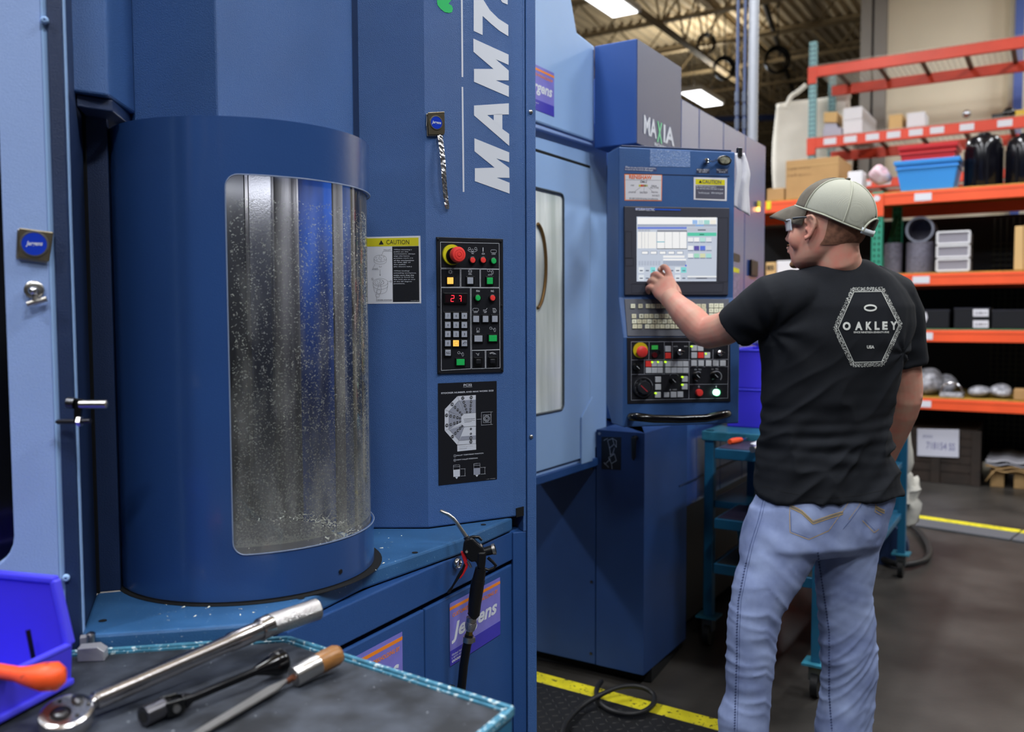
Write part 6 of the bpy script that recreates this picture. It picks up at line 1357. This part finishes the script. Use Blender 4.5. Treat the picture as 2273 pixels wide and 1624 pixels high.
# ================= THE MAN
from mathutils.bvhtree import BVHTree
W3=lambda x,y,Y:atY(x,y,Y)
mn=T('person','man in black printed t-shirt, jeans, mesh back cap and safety glasses, touching the screen','person',V((.90,2.47,0)))
skin=mat('skin','C79A86',.5,var=.08,vs=30,col2='C98474',bump=.15,bs=900,spec=.4)
sk=skin.node_tree.nodes['Principled BSDF'];sk.inputs['Subsurface Weight'].default_value=.12;sk.inputs['Subsurface Radius'].default_value=(.012,.005,.003)
yw=math.radians(15);tr_=V((math.cos(yw),math.sin(yw),0));tf=V((-math.sin(yw),math.cos(yw),0))
def sring(c,a,b,n=32,ex=2.4,ux=tr_,uy=tf):
    out=[]
    for k in range(n):
        t=2*math.pi*k/n;cc,ss=math.cos(t),math.sin(t);x=math.copysign(abs(cc)**(2/ex),cc)*a;y=math.copysign(abs(ss)**(2/ex),ss)*b
        out.append(c+ux*x+uy*y)
    return out
def bring(y,L,R,Y,b,ex=2.4,n=32,grow=0):
    # ring whose silhouette spans pixels L..R on row y
    c=W3((L+R)/2,y,Y);w_=(R-L)/2/F*(c-CAM).dot(FW);v=V((c.x,c.y,0)).normalized();e1=V((v.y,-v.x,0));k=abs(tr_.dot(e1));k2=1-k*k
    a=math.sqrt(max(1e-4,(w_*w_-b*b*k2)/(k*k)));a=max(a,.02);return sring(c,a+grow,b+grow,n,ex)
def remesh(mb,vox,name,m,parent,smooth_it=4,disp=None,**k):
    o=obj('tmp',mb,m)
    r=o.modifiers.new('r','REMESH');r.mode='VOXEL';r.voxel_size=vox;r.use_smooth_shade=True
    s_=o.modifiers.new('s','SMOOTH');s_.factor=.5;s_.iterations=smooth_it
    dg=bpy.context.evaluated_depsgraph_get();me=bpy.data.meshes.new_from_object(o.evaluated_get(dg));bpy.data.objects.remove(o)
    if disp:
        nr=[v.normal.copy() for v in me.vertices]
        for v,n_ in zip(me.vertices,nr): v.co=v.co+n_*disp(v.co,n_)
    for p in me.polygons:p.use_smooth=True
    me.materials.clear();me.materials.append(m);return obj(name,me,m,parent,**k)
def tree(o):
    me=o.data;return BVHTree.FromPolygons([v.co for v in me.vertices],[tuple(p.vertices) for p in me.polygons])
# ---- head frame
HY=2.46
hv=V((.342,.94,0)).normalized();hl=V((-hv.y,hv.x,0));al=math.radians(18)
hf=(hl*math.cos(al)+hv*math.sin(al)).normalized();hr=V((hf.y,-hf.x,0))
Hc=W3(1845,500,HY);S=F/HY
def hz(y): return W3(1845,y,HY).z
def ho(px): return (1845-px)/(S*.95)
def hp(px,y,side=0): return V((Hc.x,Hc.y,hz(y)))+hf*ho(px)+hr*side
HS=[(418,1825,1880,.035),(424,1812,1892,.050),(436,1800,1904,.062),(452,1786,1914,.070),(466,1772,1918,.074),(476,1764,1920,.076),(493,1761,1922,.077),(510,1760,1918,.076),(524,1759,1913,.073),(536,1758,1906,.071),(547,1757,1896,.069),(560,1759,1880,.066),(572,1762,1862,.061),(582,1765,1848,.053),(590,1771,1832,.040),(595,1780,1815,.020)]
def head_rings(g=0,sl=HS):
    R_=[]
    for y,f_,b_,w_ in sl:
        a=(ho(f_)-ho(b_))/2;c=V((Hc.x,Hc.y,hz(y)))+hf*((ho(f_)+ho(b_))/2);ring=[]
        for k in range(36):
            t=2*math.pi*k/36;cc,ss=math.cos(t),math.sin(t)
            ex=2.2 if y<540 else 2.0
            x=math.copysign(abs(cc)**(2/ex),cc)*(a+g);yy=math.copysign(abs(ss)**(2/ex),ss)*(w_+g)
            if cc>0: yy*=1-.22*cc*cc
            ring.append(c+hf*x+hr*yy)
        R_.append(ring)
    return R_
B=M();B.loft(head_rings())
# brow, nose, lips, chin, cheek
def hp2(px,y,side=0): return hp(px,y,side)
B.loft([[hp(1764,488,.008),hp(1764,488,-.008),hp(1757,489,-.005),hp(1757,489,.005)],[hp(1766,508,.013),hp(1766,508,-.013),hp(1753,512,-.004),hp(1753,512,.004)],[hp(1768,522,.015),hp(1768,522,-.015),hp(1748.5,522,-.004),hp(1748.5,522,.004)],[hp(1768,531,.016),hp(1768,531,-.016),hp(1750,531,-.006),hp(1750,531,.006)]])
B.sphere(hp(1752.5,524,0),(.008,.008,.007),12,8);
for e in (-1,1): B.sphere(hp(1758,528,.009*e),(.008,.006,.006),10,7);B.sphere(hp(1790,528,.048*e),(.030,.018,.034),14,10)
B.sphere(hp(1759,545,0),(.012,.018,.0055),12,8);B.sphere(hp(1760,554,0),(.011,.016,.006),12,8);B.sphere(hp(1771,578,0),(.014,.020,.015),12,8)
for e in (-1,1): B.sphere(hp(1763,483,.026*e),(.012,.022,.007),12,8,ax=(hf,hr,up))
# ears: rim tube plus lobe and bowl
for e in (-1,1):
    ep=[(1812,499),(1812,489),(1818,482.5),(1826,482),(1832,489),(1833.5,500),(1831,511),(1826,521),(1820,529),(1813,532.5),(1811,525)]
    B.tube([hp(x,y,e*(.080+.006*((x-1810)/22))) for x,y in ep],[.004,.0042,.0046,.0048,.005,.005,.0048,.0048,.0055,.006,.004],8)
    B.tube([hp(x,y,e*(.079+.003*((x-1810)/22))) for x,y in ((1822,491),(1827,500),(1825,510),(1819,519))],.0038,8)
    B.lathe([(.0005,0),(.018,.001),(.018,.004),(.0005,.004)],hp(1821,506,e*.073),hr*e,16,sx=.62,sy=1.3,x=hf);B.sphere(hp(1812,511,e*.077),(.004,.004,.005),8,6)
# neck
nb=W3(1866,612,2.50)
B.tube([hp(1860,515,0),hp(1858,545,0),hp(1858,570,0),nb,nb-up*.06],[.054,.057,.060,.068,.088],28)
# torso core under the clothes
TR=[(577,1812,1918,2.50,.062),(584,1810,1930,2.50,.072),(595,1784,1948,2.50,.082),(612,1752,1972,2.50,.092),(645,1722,1998,2.50,.105),(680,1708,2016,2.50,.118),(720,1702,2016,2.50,.124),(760,1702,2008,2.50,.126),(800,1703,1996,2.50,.124),(850,1705,1984,2.50,.12),(900,1704,1972,2.50,.116),(950,1699,1963,2.50,.114),(1000,1695,1967,2.50,.116),(1050,1692,1980,2.50,.12),(1075,1690,1987,2.50,.123),(1098,1690,1991,2.50,.126)]
B.loft([bring(y,L+14,R-14,Y,b-.016) for y,L,R,Y,b in TR[2:]])
# legs of the body (inside the jeans)
LL=[(1120,1668,1835,2.47,.085),(1180,1655,1826,2.46,.09),(1248,1643,1803,2.45,.088),(1297,1629,1773,2.44,.083),(1361,1619,1732,2.43,.074),(1410,1616,1722,2.43,.070),(1456,1613,1718,2.43,.068),(1500,1612,1714,2.43,.066),(1538,1612,1711,2.43,.064),(1583,1594,1706,2.43,.066),(1640,1597,1703,2.43,.064),(1710,1600,1700,2.43,.062),(1790,1598,1702,2.43,.066)]
RL=[(1120,1800,1972,2.53,.085),(1180,1804,1954,2.53,.09),(1227,1812,1944,2.53,.088),(1311,1814,1931,2.53,.078),(1361,1820,1938,2.53,.073),(1439,1824,1942,2.53,.070),(1509,1828,1941,2.53,.067),(1573,1820,1936,2.53,.066),(1615,1811,1930,2.53,.066),(1690,1814,1926,2.53,.062),(1770,1812,1928,2.53,.066)]
for tb_ in (LL,RL): B.loft([bring(y,L+18,R-18,Y,b-.02,2.0,20) for y,L,R,Y,b in tb_[:-1]])
def limb(P,n=20): B.tube([W3(x,y,Y) for x,y,Y,r in P],[r for *_,r in P],n)
LA=[(1790,655,2.46,.05),(1750,662,2.45,.050),(1700,682,2.46,.050),(1650,707,2.49,.050),(1608,729,2.54,.0495),(1572,738,2.585,.0485),(1556,731,2.60,.0465),(1538,712,2.625,.0455),(1520,695,2.655,.042),(1505,680,2.69,.036),(1495,669,2.715,.0325),(1487,660,2.74,.032)]
limb(LA)
B.sphere(W3(1560,752,2.60),(.028,.028,.024),12,8)
RA=[(1960,652,2.56,.06),(1985,662,2.58,.060),(1994,700,2.59,.058),(2001,760,2.60,.054),(2006,820,2.61,.050),(2011,862,2.62,.0475),(2010,885,2.625,.047),(2002,915,2.645,.045),(1987,955,2.68,.041),(1970,1000,2.72,.034),(1960,1032,2.75,.029),(1953,1060,2.76,.030)]
limb(RA)
B.sphere(W3(2036,880,2.60),(.016,.018,.018),10,7)
# right hand resting at the front pocket
rq=W3(1950,1075,2.765);B.sphere(rq,(.036,.026,.050),14,10)
for k in range(4):
    q=rq+V((-.03+.018*k,.01,-.035));B.tube([q,q+V((-.006,.006,-.03)),q+V((-.012,.0,-.055)),q+V((-.016,-.008,-.072-.004*(k%3)))],[.0105,.0095,.009,.0075],8)
B.tube([rq+V((-.02,-.01,.02)),rq+V((-.045,-.012,.0)),rq+V((-.058,-.01,-.025))],[.012,.0105,.008],8)
# left hand
wc=W3(1487,660,2.74);kc_=W3(1468,627,2.785)
wd=(W3(1492,610,2.785)-W3(1446,652,2.785)).normalized();pd_=(kc_-wc).normalized();wd=(wd-pd_*wd.dot(pd_)).normalized();pn_=wd.cross(pd_)
B.loft([sring(wc+(kc_-wc)*f,a,b,20,2.3,wd,pn_) for f,a,b in ((-.15,.031,.028),(.15,.034,.024),(.45,.040,.020),(.8,.0415,.0175),(1.02,.038,.014))])
FG=[[(1487,617,2.782),(1482,600,2.79),(1474,591.5,2.803),(1464,598,2.815)],[(1473,622,2.785),(1458,609,2.79),(1449,611,2.803),(1449,619,2.815)],[(1463,632,2.785),(1448,622,2.788),(1441,626,2.80),(1443,634,2.812)],[(1455,644,2.78),(1442,637,2.782),(1437,641,2.793),(1440,649,2.803)]]
for i,fg in enumerate(FG):
    s_=(1,1,.95,.85)[i];B.tube(cat([W3(*p) for p in fg],4),[ (.0118-.0034*(j/12))*s_ for j in range(13)],10);B.sphere(W3(*fg[-1]),.0082*s_,10,7);B.sphere(W3(*fg[0]),.0125*s_,10,7);B.sphere(W3(*fg[1]),.0108*s_,10,7)
B.tube(cat([W3(1504,655,2.765),W3(1500,640,2.79),W3(1486,622,2.806),W3(1470,609,2.814)],4),[.015-.006*(j/12) for j in range(13)],10);B.sphere(W3(1470,609,2.814),.009,10,7)
body=remesh(B,.0034,'body',skin,mn,5)
# fingernail on the index finger
obj('fingernail',M().sphere(W3(1464,596,2.806),(.005,.003,.006),8,6),mat('nail','E0B8A8',.3),body)
# ---- shirt
cloth=mat('black cotton','15181E',.85,bump=.35,bs=900,spec=.25,var=.12,vs=7)
C_=M();C_.loft([bring(y,L,R,Y,b) for y,L,R,Y,b in TR])
C_.tube([W3(1835,655,2.48),W3(1755,656,2.43),W3(1712,668,2.43),W3(1680,688,2.45),W3(1655,708,2.475),W3(1632,728,2.50)],[.066,.073,.072,.067,.063,.062],26)
C_.tube([W3(1930,650,2.54),W3(1978,664,2.575),W3(1994,700,2.59),W3(2001,740,2.595),W3(2006,778,2.60),W3(2008,808,2.605)],[.085,.077,.071,.066,.062,.062],26)
def smooth01(a,b,x): t=max(0,min(1,(x-a)/(b-a)));return t*t*(3-2*t)
zhem=W3(1840,1095,2.5).z;zarm=W3(1840,760,2.5).z;zsh=W3(1840,620,2.5).z
def sfold(p,n_):
    d=noise.noise(V((p.x*4,p.y*4,p.z*4)))*.004
    low=smooth01(zarm+.05,zhem+.1,p.z) if False else (1-smooth01(zhem+.05,zarm+.12,p.z))
    u=p.x*.8+p.z*.75;v=-p.x*.75+p.z*.8
    f1=noise.noise(V((u*5.0,v*15,p.y*5+3)));f1=(1-abs(f1)*2.2)
    f2=noise.noise(V((u*9+7,v*26,p.y*6)))
    d+=low*(max(0,f1)**2*.012-.004+f2*.004)
    # waist bunching, horizontal creases
    wz=(p.z-(zhem+.16))/.09;d+=.007*math.exp(-wz*wz)*noise.noise(V((p.x*6,p.y*6,p.z*38)))*1.6
    # armpit folds
    for q,am in ((AP1,.006),(AP2,.004)):
        r_=(p-q).length
        if r_<.2: a=math.atan2(p.z-q.z,(p.x-q.x));d+=am*(1-r_/.2)*math.sin(a*7+r_*14)*smooth01(0,.05,r_)
    return d
AP1=W3(1715,740,2.40);AP2=W3(1985,780,2.50)
shirt=remesh(C_,.0052,'t_shirt',cloth,mn,5,sfold,label='black short sleeved cotton t-shirt with a white hexagon print on the back')
bt_=tree(shirt)
def cast(x,y,off,tr=None):
    h=(tr or bt_).ray_cast(CAM,ray(x,y).normalized())
    if h[0] is None: return None
    return h[0]+h[1]*off*(1 if h[1].dot(CAM-h[0])>0 else -1)
def castline(P,w,off,tr,m,nm,par,closed=False,step=3,jit=0):
    Q=[];PP_=P+([P[0]] if closed else [])
    for a,b in zip(PP_,PP_[1:]):
        L_=math.hypot(b[0]-a[0],b[1]-a[1]);k=max(1,int(L_/step))
        for i in range(k): Q.append((a[0]+(b[0]-a[0])*i/k,a[1]+(b[1]-a[1])*i/k))
    Q.append(PP_[-1]);mb=M()
    for a,b in zip(Q,Q[1:]):
        d=(b[0]-a[0],b[1]-a[1]);l_=math.hypot(*d) or 1;nx,ny=-d[1]/l_*w/2,d[0]/l_*w/2
        c=[cast(x,y,off,tr) for x,y in ((a[0]-nx,a[1]-ny),(b[0]-nx,b[1]-ny),(b[0]+nx,b[1]+ny),(a[0]+nx,a[1]+ny))]
        if None in c: continue
        mb.add(c,[(0,1,2,3)])
    return obj(nm,mb,m,par,recalc=False)
pr_=mat('distressed white print','C9CCC8',.7)
z5=lambda x,y:(1400+x/2.166,380+y/2.166)
hexi=[z5(*p) for p in ((1072,580),(1205,578),(1287,740),(1205,915),(1072,918),(996,755))]
lg_=castline(hexi,1.2,.0012,bt_,pr_,'shirt_print',shirt,True)
# speckled hexagon band: many small flecks of print
mb=M();rnd=random.Random(4);ho_=[z5(*p) for p in ((1066,568),(1210,566),(1297,738),(1211,928),(1066,932),(981,755))]
for a,b in zip(ho_,ho_[1:]+ho_[:1]):
    L_=math.hypot(b[0]-a[0],b[1]-a[1]);nx,ny=-(b[1]-a[1])/L_,(b[0]-a[0])/L_
    for i in range(int(L_*4.2)):
        f=rnd.random();o_=rnd.uniform(-4.2,4.2);x=a[0]+(b[0]-a[0])*f+nx*o_;y=a[1]+(b[1]-a[1])*f+ny*o_;s_=rnd.uniform(.35,.95);t=rnd.uniform(0,3)
        c=[cast(x+s_*math.cos(t+k),y+s_*math.sin(t+k)*.8,.0013) for k in (0,1.7,3.3,4.7)]
        if None in c: continue
        mb.add(c,[(0,1,2,3)])
obj('print_border',mb,pr_,shirt,kind='stuff',recalc=False)
def shirt_text(t,x0,y0,x1,y1,m,sk=0,b=0,nm='print_lettering',tilt=0):
    vs,fs=glyphs(t,sk,b);x0,y0=z5(x0,y0);x1,y1=z5(x1,y1);pts=[]
    for u,v in vs:
        q=cast(x0+(x1-x0)*u,y1+(y0-y1)*v+tilt*(u-.5),.0014);pts.append(q if q else V((0,0,-5)))
    return obj(nm,M().add(pts,fs),m,shirt,recalc=False)
# six wide spaced letters
lw=[(1018,1056),(1077,1113),(1129,1158),(1171,1195),(1208,1233),(1247,1279)]
for ch_,(a,b) in zip('OAKLEY',lw): shirt_text(ch_,a,724-(a-1018)*.01,b,764-(a-1018)*.01,pr_,0,.05)
shirt_text('SINCE NINETEEN-SEVENTY-FIVE',1070,769,1240,778,pr_,0,.02);shirt_text('USA',1134,836,1170,852,pr_,0,.04)
el_=[z5(1151+28*math.cos(t),657+13*math.sin(t)) for t in [2*math.pi*i/28 for i in range(28)]]
castline(el_,3.6,.0013,bt_,pr_,'print_ellipse',shirt,True,step=2)
# collar rib, hem and sleeve seams
seamm=mat('shirt seam','0B0D11',.9)
castline([(1800,594),(1815,589),(1845,585),(1880,583),(1905,584),(1925,590)],1.0,.0006,bt_,seamm,'collar_seam',shirt)
castline([(1692,1078),(1740,1092),(1800,1102),(1850,1104),(1900,1100),(1950,1090),(1988,1077)],.8,.0006,bt_,seamm,'hem_seam',shirt);castline([(1722,614),(1742,640),(1752,670),(1755,705),(1748,735)],.9,.0006,bt_,seamm,'sleeve_seam',shirt);castline([(1618,698),(1640,728),(1664,752)],.8,.0006,bt_,seamm,'cuff_seam',shirt);castline([(1990,800),(2020,798),(2046,792)],.8,.0006,bt_,seamm,'cuff_seam',shirt)
# ---- jeans
denim=bpy.data.materials.new('x');denim=mat('faded blue denim','7886B0',.85,bump=.4,bs=1400,var=.12,vs=9,col2='93A2C8',spec=.2)
J=M()
HR=[(1050,1702,1975,2.50,.108),(1085,1698,1978,2.50,.115),(1120,1680,1972,2.50,.122),(1160,1664,1960,2.50,.124),(1200,1654,1950,2.49,.118),(1222,1652,1944,2.49,.095)]
J.loft([bring(*r) for r in HR])
for tb_ in (LL,RL): J.loft([bring(y,L,R,Y,b,2.1,26) for y,L,R,Y,b in tb_])
for (x,y,Y) in ((1770,1190,2.42),(1890,1185,2.46)): J.sphere(W3(x,y-20,Y),(.085,.06,.085),16,10)
zk=W3(1700,1400,2.45).z;zc_=W3(1800,1225,2.45).z
def jfold(p,n_):
    kn_=math.exp(-((p.z-zk+.02)/.17)**2);lo=1-smooth01(.15,.55,p.z)
    xs=p.x*1.0
    q=V((p.x*5,p.y*4,(p.z+.38*abs(math.sin(p.x*9))*.2+p.x*.55*(1 if p.x<.85 else -1))*26));f=noise.noise(q);r1=max(0,1-abs(f)*2.6)
    d=(kn_*.7+lo*.45+.08)*(r1**1.5*.0075-.0015)*(.45+1.1*noise.noise(p*4+V((3,0,0)))+.3)
    f=noise.noise(V((p.x*9+5,p.y*7,p.z*40+p.x*14)));d+=(kn_+lo*.6+.15)*f*.0018
    d+=noise.noise(p*6)*.003
    th=math.exp(-((p.z-zc_-.02)/.08)**2);d+=th*.003*noise.noise(V((p.x*5,p.y*5,p.z*22+p.x*18)))*1.8
    return d
jeans=remesh(J,.0056,'jeans',denim,mn,4,jfold,label='faded light blue jeans with stitched back pockets')
jt=tree(jeans)
stm=mat('denim seam','56658F',.8);gold_=mat('tan stitching','B59A62',.7)
z6=lambda x,y:(1560+x/2.83,1050+y/2.83)
def zl(P): return [z6(*p) for p in P]
side=[(395,110),(350,290),(300,450),(265,600),(225,800),(215,1000),(215,1150),(210,1300),(205,1450),(200,1620)]
ins=[(722,500),(745,650),(775,850),(795,1000),(795,1200),(795,1400),(812,1620)]
castline(zl(side),1.6,.0008,jt,stm,'side_seam',jeans);castline(zl([(x+16,y) for x,y in side]),1.0,.0008,jt,stm,'side_seam',jeans);castline(zl(ins),2.2,.0008,jt,stm,'inner_seam',jeans)
# puckers along the seams
mb=M()
for P in (side,ins):
    for a,b in zip(P,P[1:]):
        k=int(math.hypot(b[0]-a[0],b[1]-a[1])/17)
        for i in range(k):
            x=a[0]+(b[0]-a[0])*i/k;y=a[1]+(b[1]-a[1])*i/k
            if P is side and y<560: continue
            x,y=z6(x,y);c=[cast(x+u,y+v,.0011,jt) for u,v in ((-2.2,-1),(2.2,-1.6),(2.2,.4),(-2.2,1.0))]
            if None not in c: mb.add(c,[(0,1,2,3)])
obj('seam_puckers',mb,mat('dark indigo stitch','3A4468',.8),jeans,kind='stuff',recalc=False)
def pocket(out,flap,nm):
    p_=castline(zl(out),1.2,.0012,jt,gold_,nm,jeans,False)
    castline(zl([(x+7,y-7) for x,y in out[1:-1]]),.8,.0012,jt,stm,'pocket_stitch',jeans)
    for k in range(3): castline(zl([(x,y+9*k) for x,y in flap]),1.5 if k!=1 else 2.2,.0014,jt,gold_ if k!=1 else mat('grey tan stitch','7D745F',.7) if 'grey tan stitch' not in MATS else MATS['grey tan stitch'],'pocket_flap_stitch',jeans)
pocket([(552,150),(545,250),(548,370),(665,415),(790,360),(880,235),(915,180)],[(552,200),(620,232),(692,300),(720,290),(800,262),(880,238)],'back_pocket')
pocket([(1085,190),(1080,240),(1120,262)],[(1085,205),(1110,220),(1140,232)],'side_pocket')
castline(zl([(1000,295),(1075,372),(1105,350)]),1.2,.0012,jt,gold_,'pocket_edge',jeans);castline(zl([(1012,290),(1082,360)]),.9,.0012,jt,stm,'pocket_edge',jeans)
castline(zl([(1020,160),(985,215),(930,290),(880,350)]),1.4,.0012,jt,stm,'seat_seam',jeans);castline(zl([(1005,160),(970,215),(915,290)]),.9,.0012,jt,gold_,'seat_seam',jeans)
castline(zl([(560,150),(560,190)]),1,.0012,jt,gold_,'pocket_edge',jeans)
# ---- shoes
for (cx_,cy_) in ((LL[-1],0),(RL[-1],0)):
    c=W3((cx_[1]+cx_[2])/2,cx_[0],cx_[3]);c=V((c.x,c.y,0));mb=M()
    fdir=(tf*1-tr_*.15).normalized();sd=V((fdir.y,-fdir.x,0))
    mb.loft([[c+fdir*(x)+sd*(w_*math.cos(t))+up*(max(0,h/2+h/2*math.sin(t))) for t in [2*math.pi*k/16 for k in range(16)]] for x,w_,h in ((-.085,.02,.06),(-.08,.034,.10),(-.03,.040,.12),(.04,.042,.10),(.10,.046,.07),(.16,.044,.06),(.195,.025,.045))])
    obj('shoe',mb,mat('dark work shoe','1A1918',.6) if 'dark work shoe' not in MATS else MATS['dark work shoe'],mn,smooth=60)
# ---- cap
capd=mat('washed olive cap cloth','5F594F',.85,bump=.5,bs=700,var=.15,vs=40);capm=bpy.data.materials.new('y')
capm=mat('pale cap mesh','9FA093',.7,bump=.2,bs=300)
N=capm.node_tree.nodes;L=capm.node_tree.links;tcn=N.new('ShaderNodeTexCoord');vo=N.new('ShaderNodeTexVoronoi');vo.inputs['Scale'].default_value=520;vo.inputs['Randomness'].default_value=.1
bpn=N.new('ShaderNodeBump');bpn.inputs['Strength'].default_value=.8;bpn.inputs['Distance'].default_value=.001;L.new(tcn.outputs['Object'],vo.inputs['Vector']);L.new(vo.outputs['Distance'],bpn.inputs['Height']);L.new(bpn.outputs['Normal'],N['Principled BSDF'].inputs['Normal'])
tl_=math.radians(21);cf=(hf*math.cos(tl_)+up*math.sin(tl_)).normalized();cn=(up*math.cos(tl_)-hf*math.sin(tl_)).normalized()
c0=hp(1851,484,0);A_c,B_c,H_c=.113,.088,.107
def dome(t,g,gr=0):
    # t azimuth (0 front), g 0..1 height
    r_=(1-g**2.35)**.5 if g<1 else 0
    x=math.cos(t);a=(A_c+gr)*(1.0 if x>0 else 1.0);sag=-.0
    return c0+cf*(a*r_*x)+hr*((B_c+gr)*r_*math.sin(t))+cn*((H_c+gr)*g)-cn*(.012*max(0,-x)*(1-g))
nt,ng=64,18
gs=[1-(1-i/ng)**1.6 for i in range(ng)]+[.9995]
def seamg(t): # front panels limit: front seam arcs from the temple to the crown button
    return abs(t)<math.radians(62)*1
fmb=M();rmb=M()
def idx(i,j): return j*nt+i
vs=[dome(-math.pi+2*math.pi*i/nt,g) for g in gs for i in range(nt)]
ff=[];rf=[]
for j in range(len(gs)-1):
    for i in range(nt):
        t=-math.pi+2*math.pi*(i+.5)/nt;e=(i+1)%nt;fc=(idx(i,j),idx(e,j),idx(e,j+1),idx(i,j+1))
        if abs(t)>math.radians(151) and gs[j]<.34*math.sqrt(max(0,1-((math.pi-abs(t))/math.radians(29))**2)): continue
        (ff if abs(t)<math.radians(58) else rf).append(fc)
cp_=T2=None
capo=bpy.data.objects.new
cap_front=obj('cap_front',M().add(vs,ff),capd,mn,smooth=70,label='washed olive brown front panels and brim of the cap');sd_=cap_front.modifiers.new('s','SOLIDIFY');sd_.thickness=.002
cap_rear=obj('cap_mesh_back',M().add(vs,rf),capm,mn,smooth=70,label='pale grey green mesh back of the cap');sd_=cap_rear.modifiers.new('s','SOLIDIFY');sd_.thickness=.002
pipm=mat('cap piping','A5A797',.7)
for a_ in (-180,-118,-58,0,58,118):
    if a_==-180: gg=[.36+.63*i/16 for i in range(17)]
    else: gg=[.02+.97*i/20 for i in range(21)]
    obj('cap_seam',M().tube([dome(math.radians(a_),g,.0012) for g in gg],.0018,6),capd if a_==0 else pipm,cap_rear if a_ else cap_front,smooth=60)
obj('cap_edge',M().tube([dome(t,.01,.0012) for t in [math.radians(-151+302*i/60) for i in range(61)]],.0024,6),pipm,cap_rear,smooth=60)
arc=[]
for i in range(25):
    u=-1+2*i/24;t=math.pi-u*math.radians(29);arc.append(dome(t,max(.01,.35*math.sqrt(max(0,1-u*u))),.0015))
obj('opening_edge',M().tube(arc,.003,8),pipm,cap_rear,smooth=60)
mb=M();sv=[];n=14
for k,g_ in enumerate((-.03,.085)):
    for i in range(n+1): sv.append(dome(math.pi-math.radians(32)+2*math.radians(32)*i/n,max(0,g_),.003)+(cn*(-.006) if k==0 else V((0,0,0))))
mb.add(sv,[(i,i+1,n+2+i,n+1+i) for i in range(n)]);o_=obj('cap_strap',mb,mat('pale plastic strap','C4CBD0',.4),cap_rear,smooth=60);sd_=o_.modifiers.new('s','SOLIDIFY');sd_.thickness=.0025
obj('cap_button',M().sphere(dome(0,.9995)+cn*.002,(.007,.007,.004),12,8),capd,cap_front,smooth=60)
# brim
nb_,mr=28,8;vs=[]
for j in range(mr+1):
    for i in range(nb_+1):
        t=math.radians(-62+124*i/nb_);f=j/mr
        p0_=dome(t,.02,.001);u=math.sin(t)/math.sin(math.radians(62))
        ext=.078*math.sqrt(max(0,1-u*u*.96))
        vs.append(p0_+hf*(ext*f)-up*(.020*f*f*(1-.5*abs(u))+.034*abs(u)**2*f**.8+.010*f*(1-abs(u)))+hr*(-.004*u*f))
brim=obj('cap_brim',M().add(vs,[(j*(nb_+1)+i,j*(nb_+1)+i+1,(j+1)*(nb_+1)+i+1,(j+1)*(nb_+1)+i) for j in range(mr) for i in range(nb_)]),capd,cap_front,smooth=70);sd_=brim.modifiers.new('s','SOLIDIFY');sd_.thickness=.004
# short hair below the cap
hair=mat('cropped brown hair','7A5442',.95,bump=.8,bs=900,var=.2,vs=60,col2='9A6B54')
HH=[r for r in HS if 493<=r[0]<=547];R_=head_rings(.0022,HH)
mb=M();vs=[];m_=len(R_)
cols_=[k for k in range(10,27)]
for r in R_: vs+= [r[k] for k in cols_]
q=len(cols_);fs=[(j*q+i,j*q+i+1,(j+1)*q+i+1,(j+1)*q+i) for j in range(m_-1) for i in range(q-1)]
obj('hair',mb.add(vs,fs),hair,mn,smooth=80,label='close cropped brown hair at the back of the head')
beard=mat('light brown beard','8E6A4C',.9,bump=1,bs=700)
obj('goatee',M().sphere(hp(1769,584,0),(.014,.020,.011),14,10,ax=(hf,hr,up)),beard,mn,smooth=60);obj('moustache',M().sphere(hp(1760,540.5,0),(.008,.024,.004),12,8,ax=(hf,hr,up)),beard,mn,smooth=60)
for e in (-1,1):
    eb=hp(1766,494,.028*e);obj('eye',M().sphere(eb,.011,14,10),mat('eye white','D8D0C8',.3) if 'eye white' not in MATS else MATS['eye white'],mn,smooth=60)
    obj('eyebrow',M().sphere(hp(1758,481,.027*e),(.006,.017,.003),10,6,ax=(hf,hr,up)),beard,mn,smooth=60)
# safety glasses
gs_=obj('safety_glasses',M().tube([hp(1786,486,-.080),hp(1792,485.5,-.0815),hp(1800,485,-.0825),hp(1816,485,-.084)],[.0034,.0032,.0028,.002],8),mat('dark glasses arm','2A3038',.4),mn,smooth=60,label='clear safety glasses with dark temple arms')
obj('temple_arm',M().tube([hp(1757,490,.058),hp(1762,488,.070),hp(1780,485.5,.0795),hp(1816,485,.084)],.0026,8),MATS['dark glasses arm'],gs_,smooth=60)
lens=mat('clear lens','F4F8FC',.05,alpha=.38,spec=.8)
vs=[]
for j in range(9):
    for i in range(25):
        u=-1+2*i/24;w_=j/8;a=u*math.radians(72);y=487+24*w_*(1-.25*(1-abs(u))**3*w_)
        vs.append(hp(1845,y,0)+hf*(ho(1751)-.052+.052*math.cos(a)-.004*w_)+hr*(.072*math.sin(a)/math.sin(math.radians(72))))
o_=obj('lens',M().add(vs,[(j*25+i,j*25+i+1,(j+1)*25+i+1,(j+1)*25+i) for j in range(8) for i in range(24)]),lens,gs_,smooth=70);sd_=o_.modifiers.new('s','SOLIDIFY');sd_.thickness=.0018
clrm=mat('pale clear frame','C8D0DA',.15,alpha=.8)
obj('lens_frame',M().tube([vs[i] for i in range(25)],.0022,8),clrm,gs_,smooth=60)
obj('side_frame',M().tube([vs[j*25] for j in range(9)],.002,8),clrm,gs_,smooth=60)
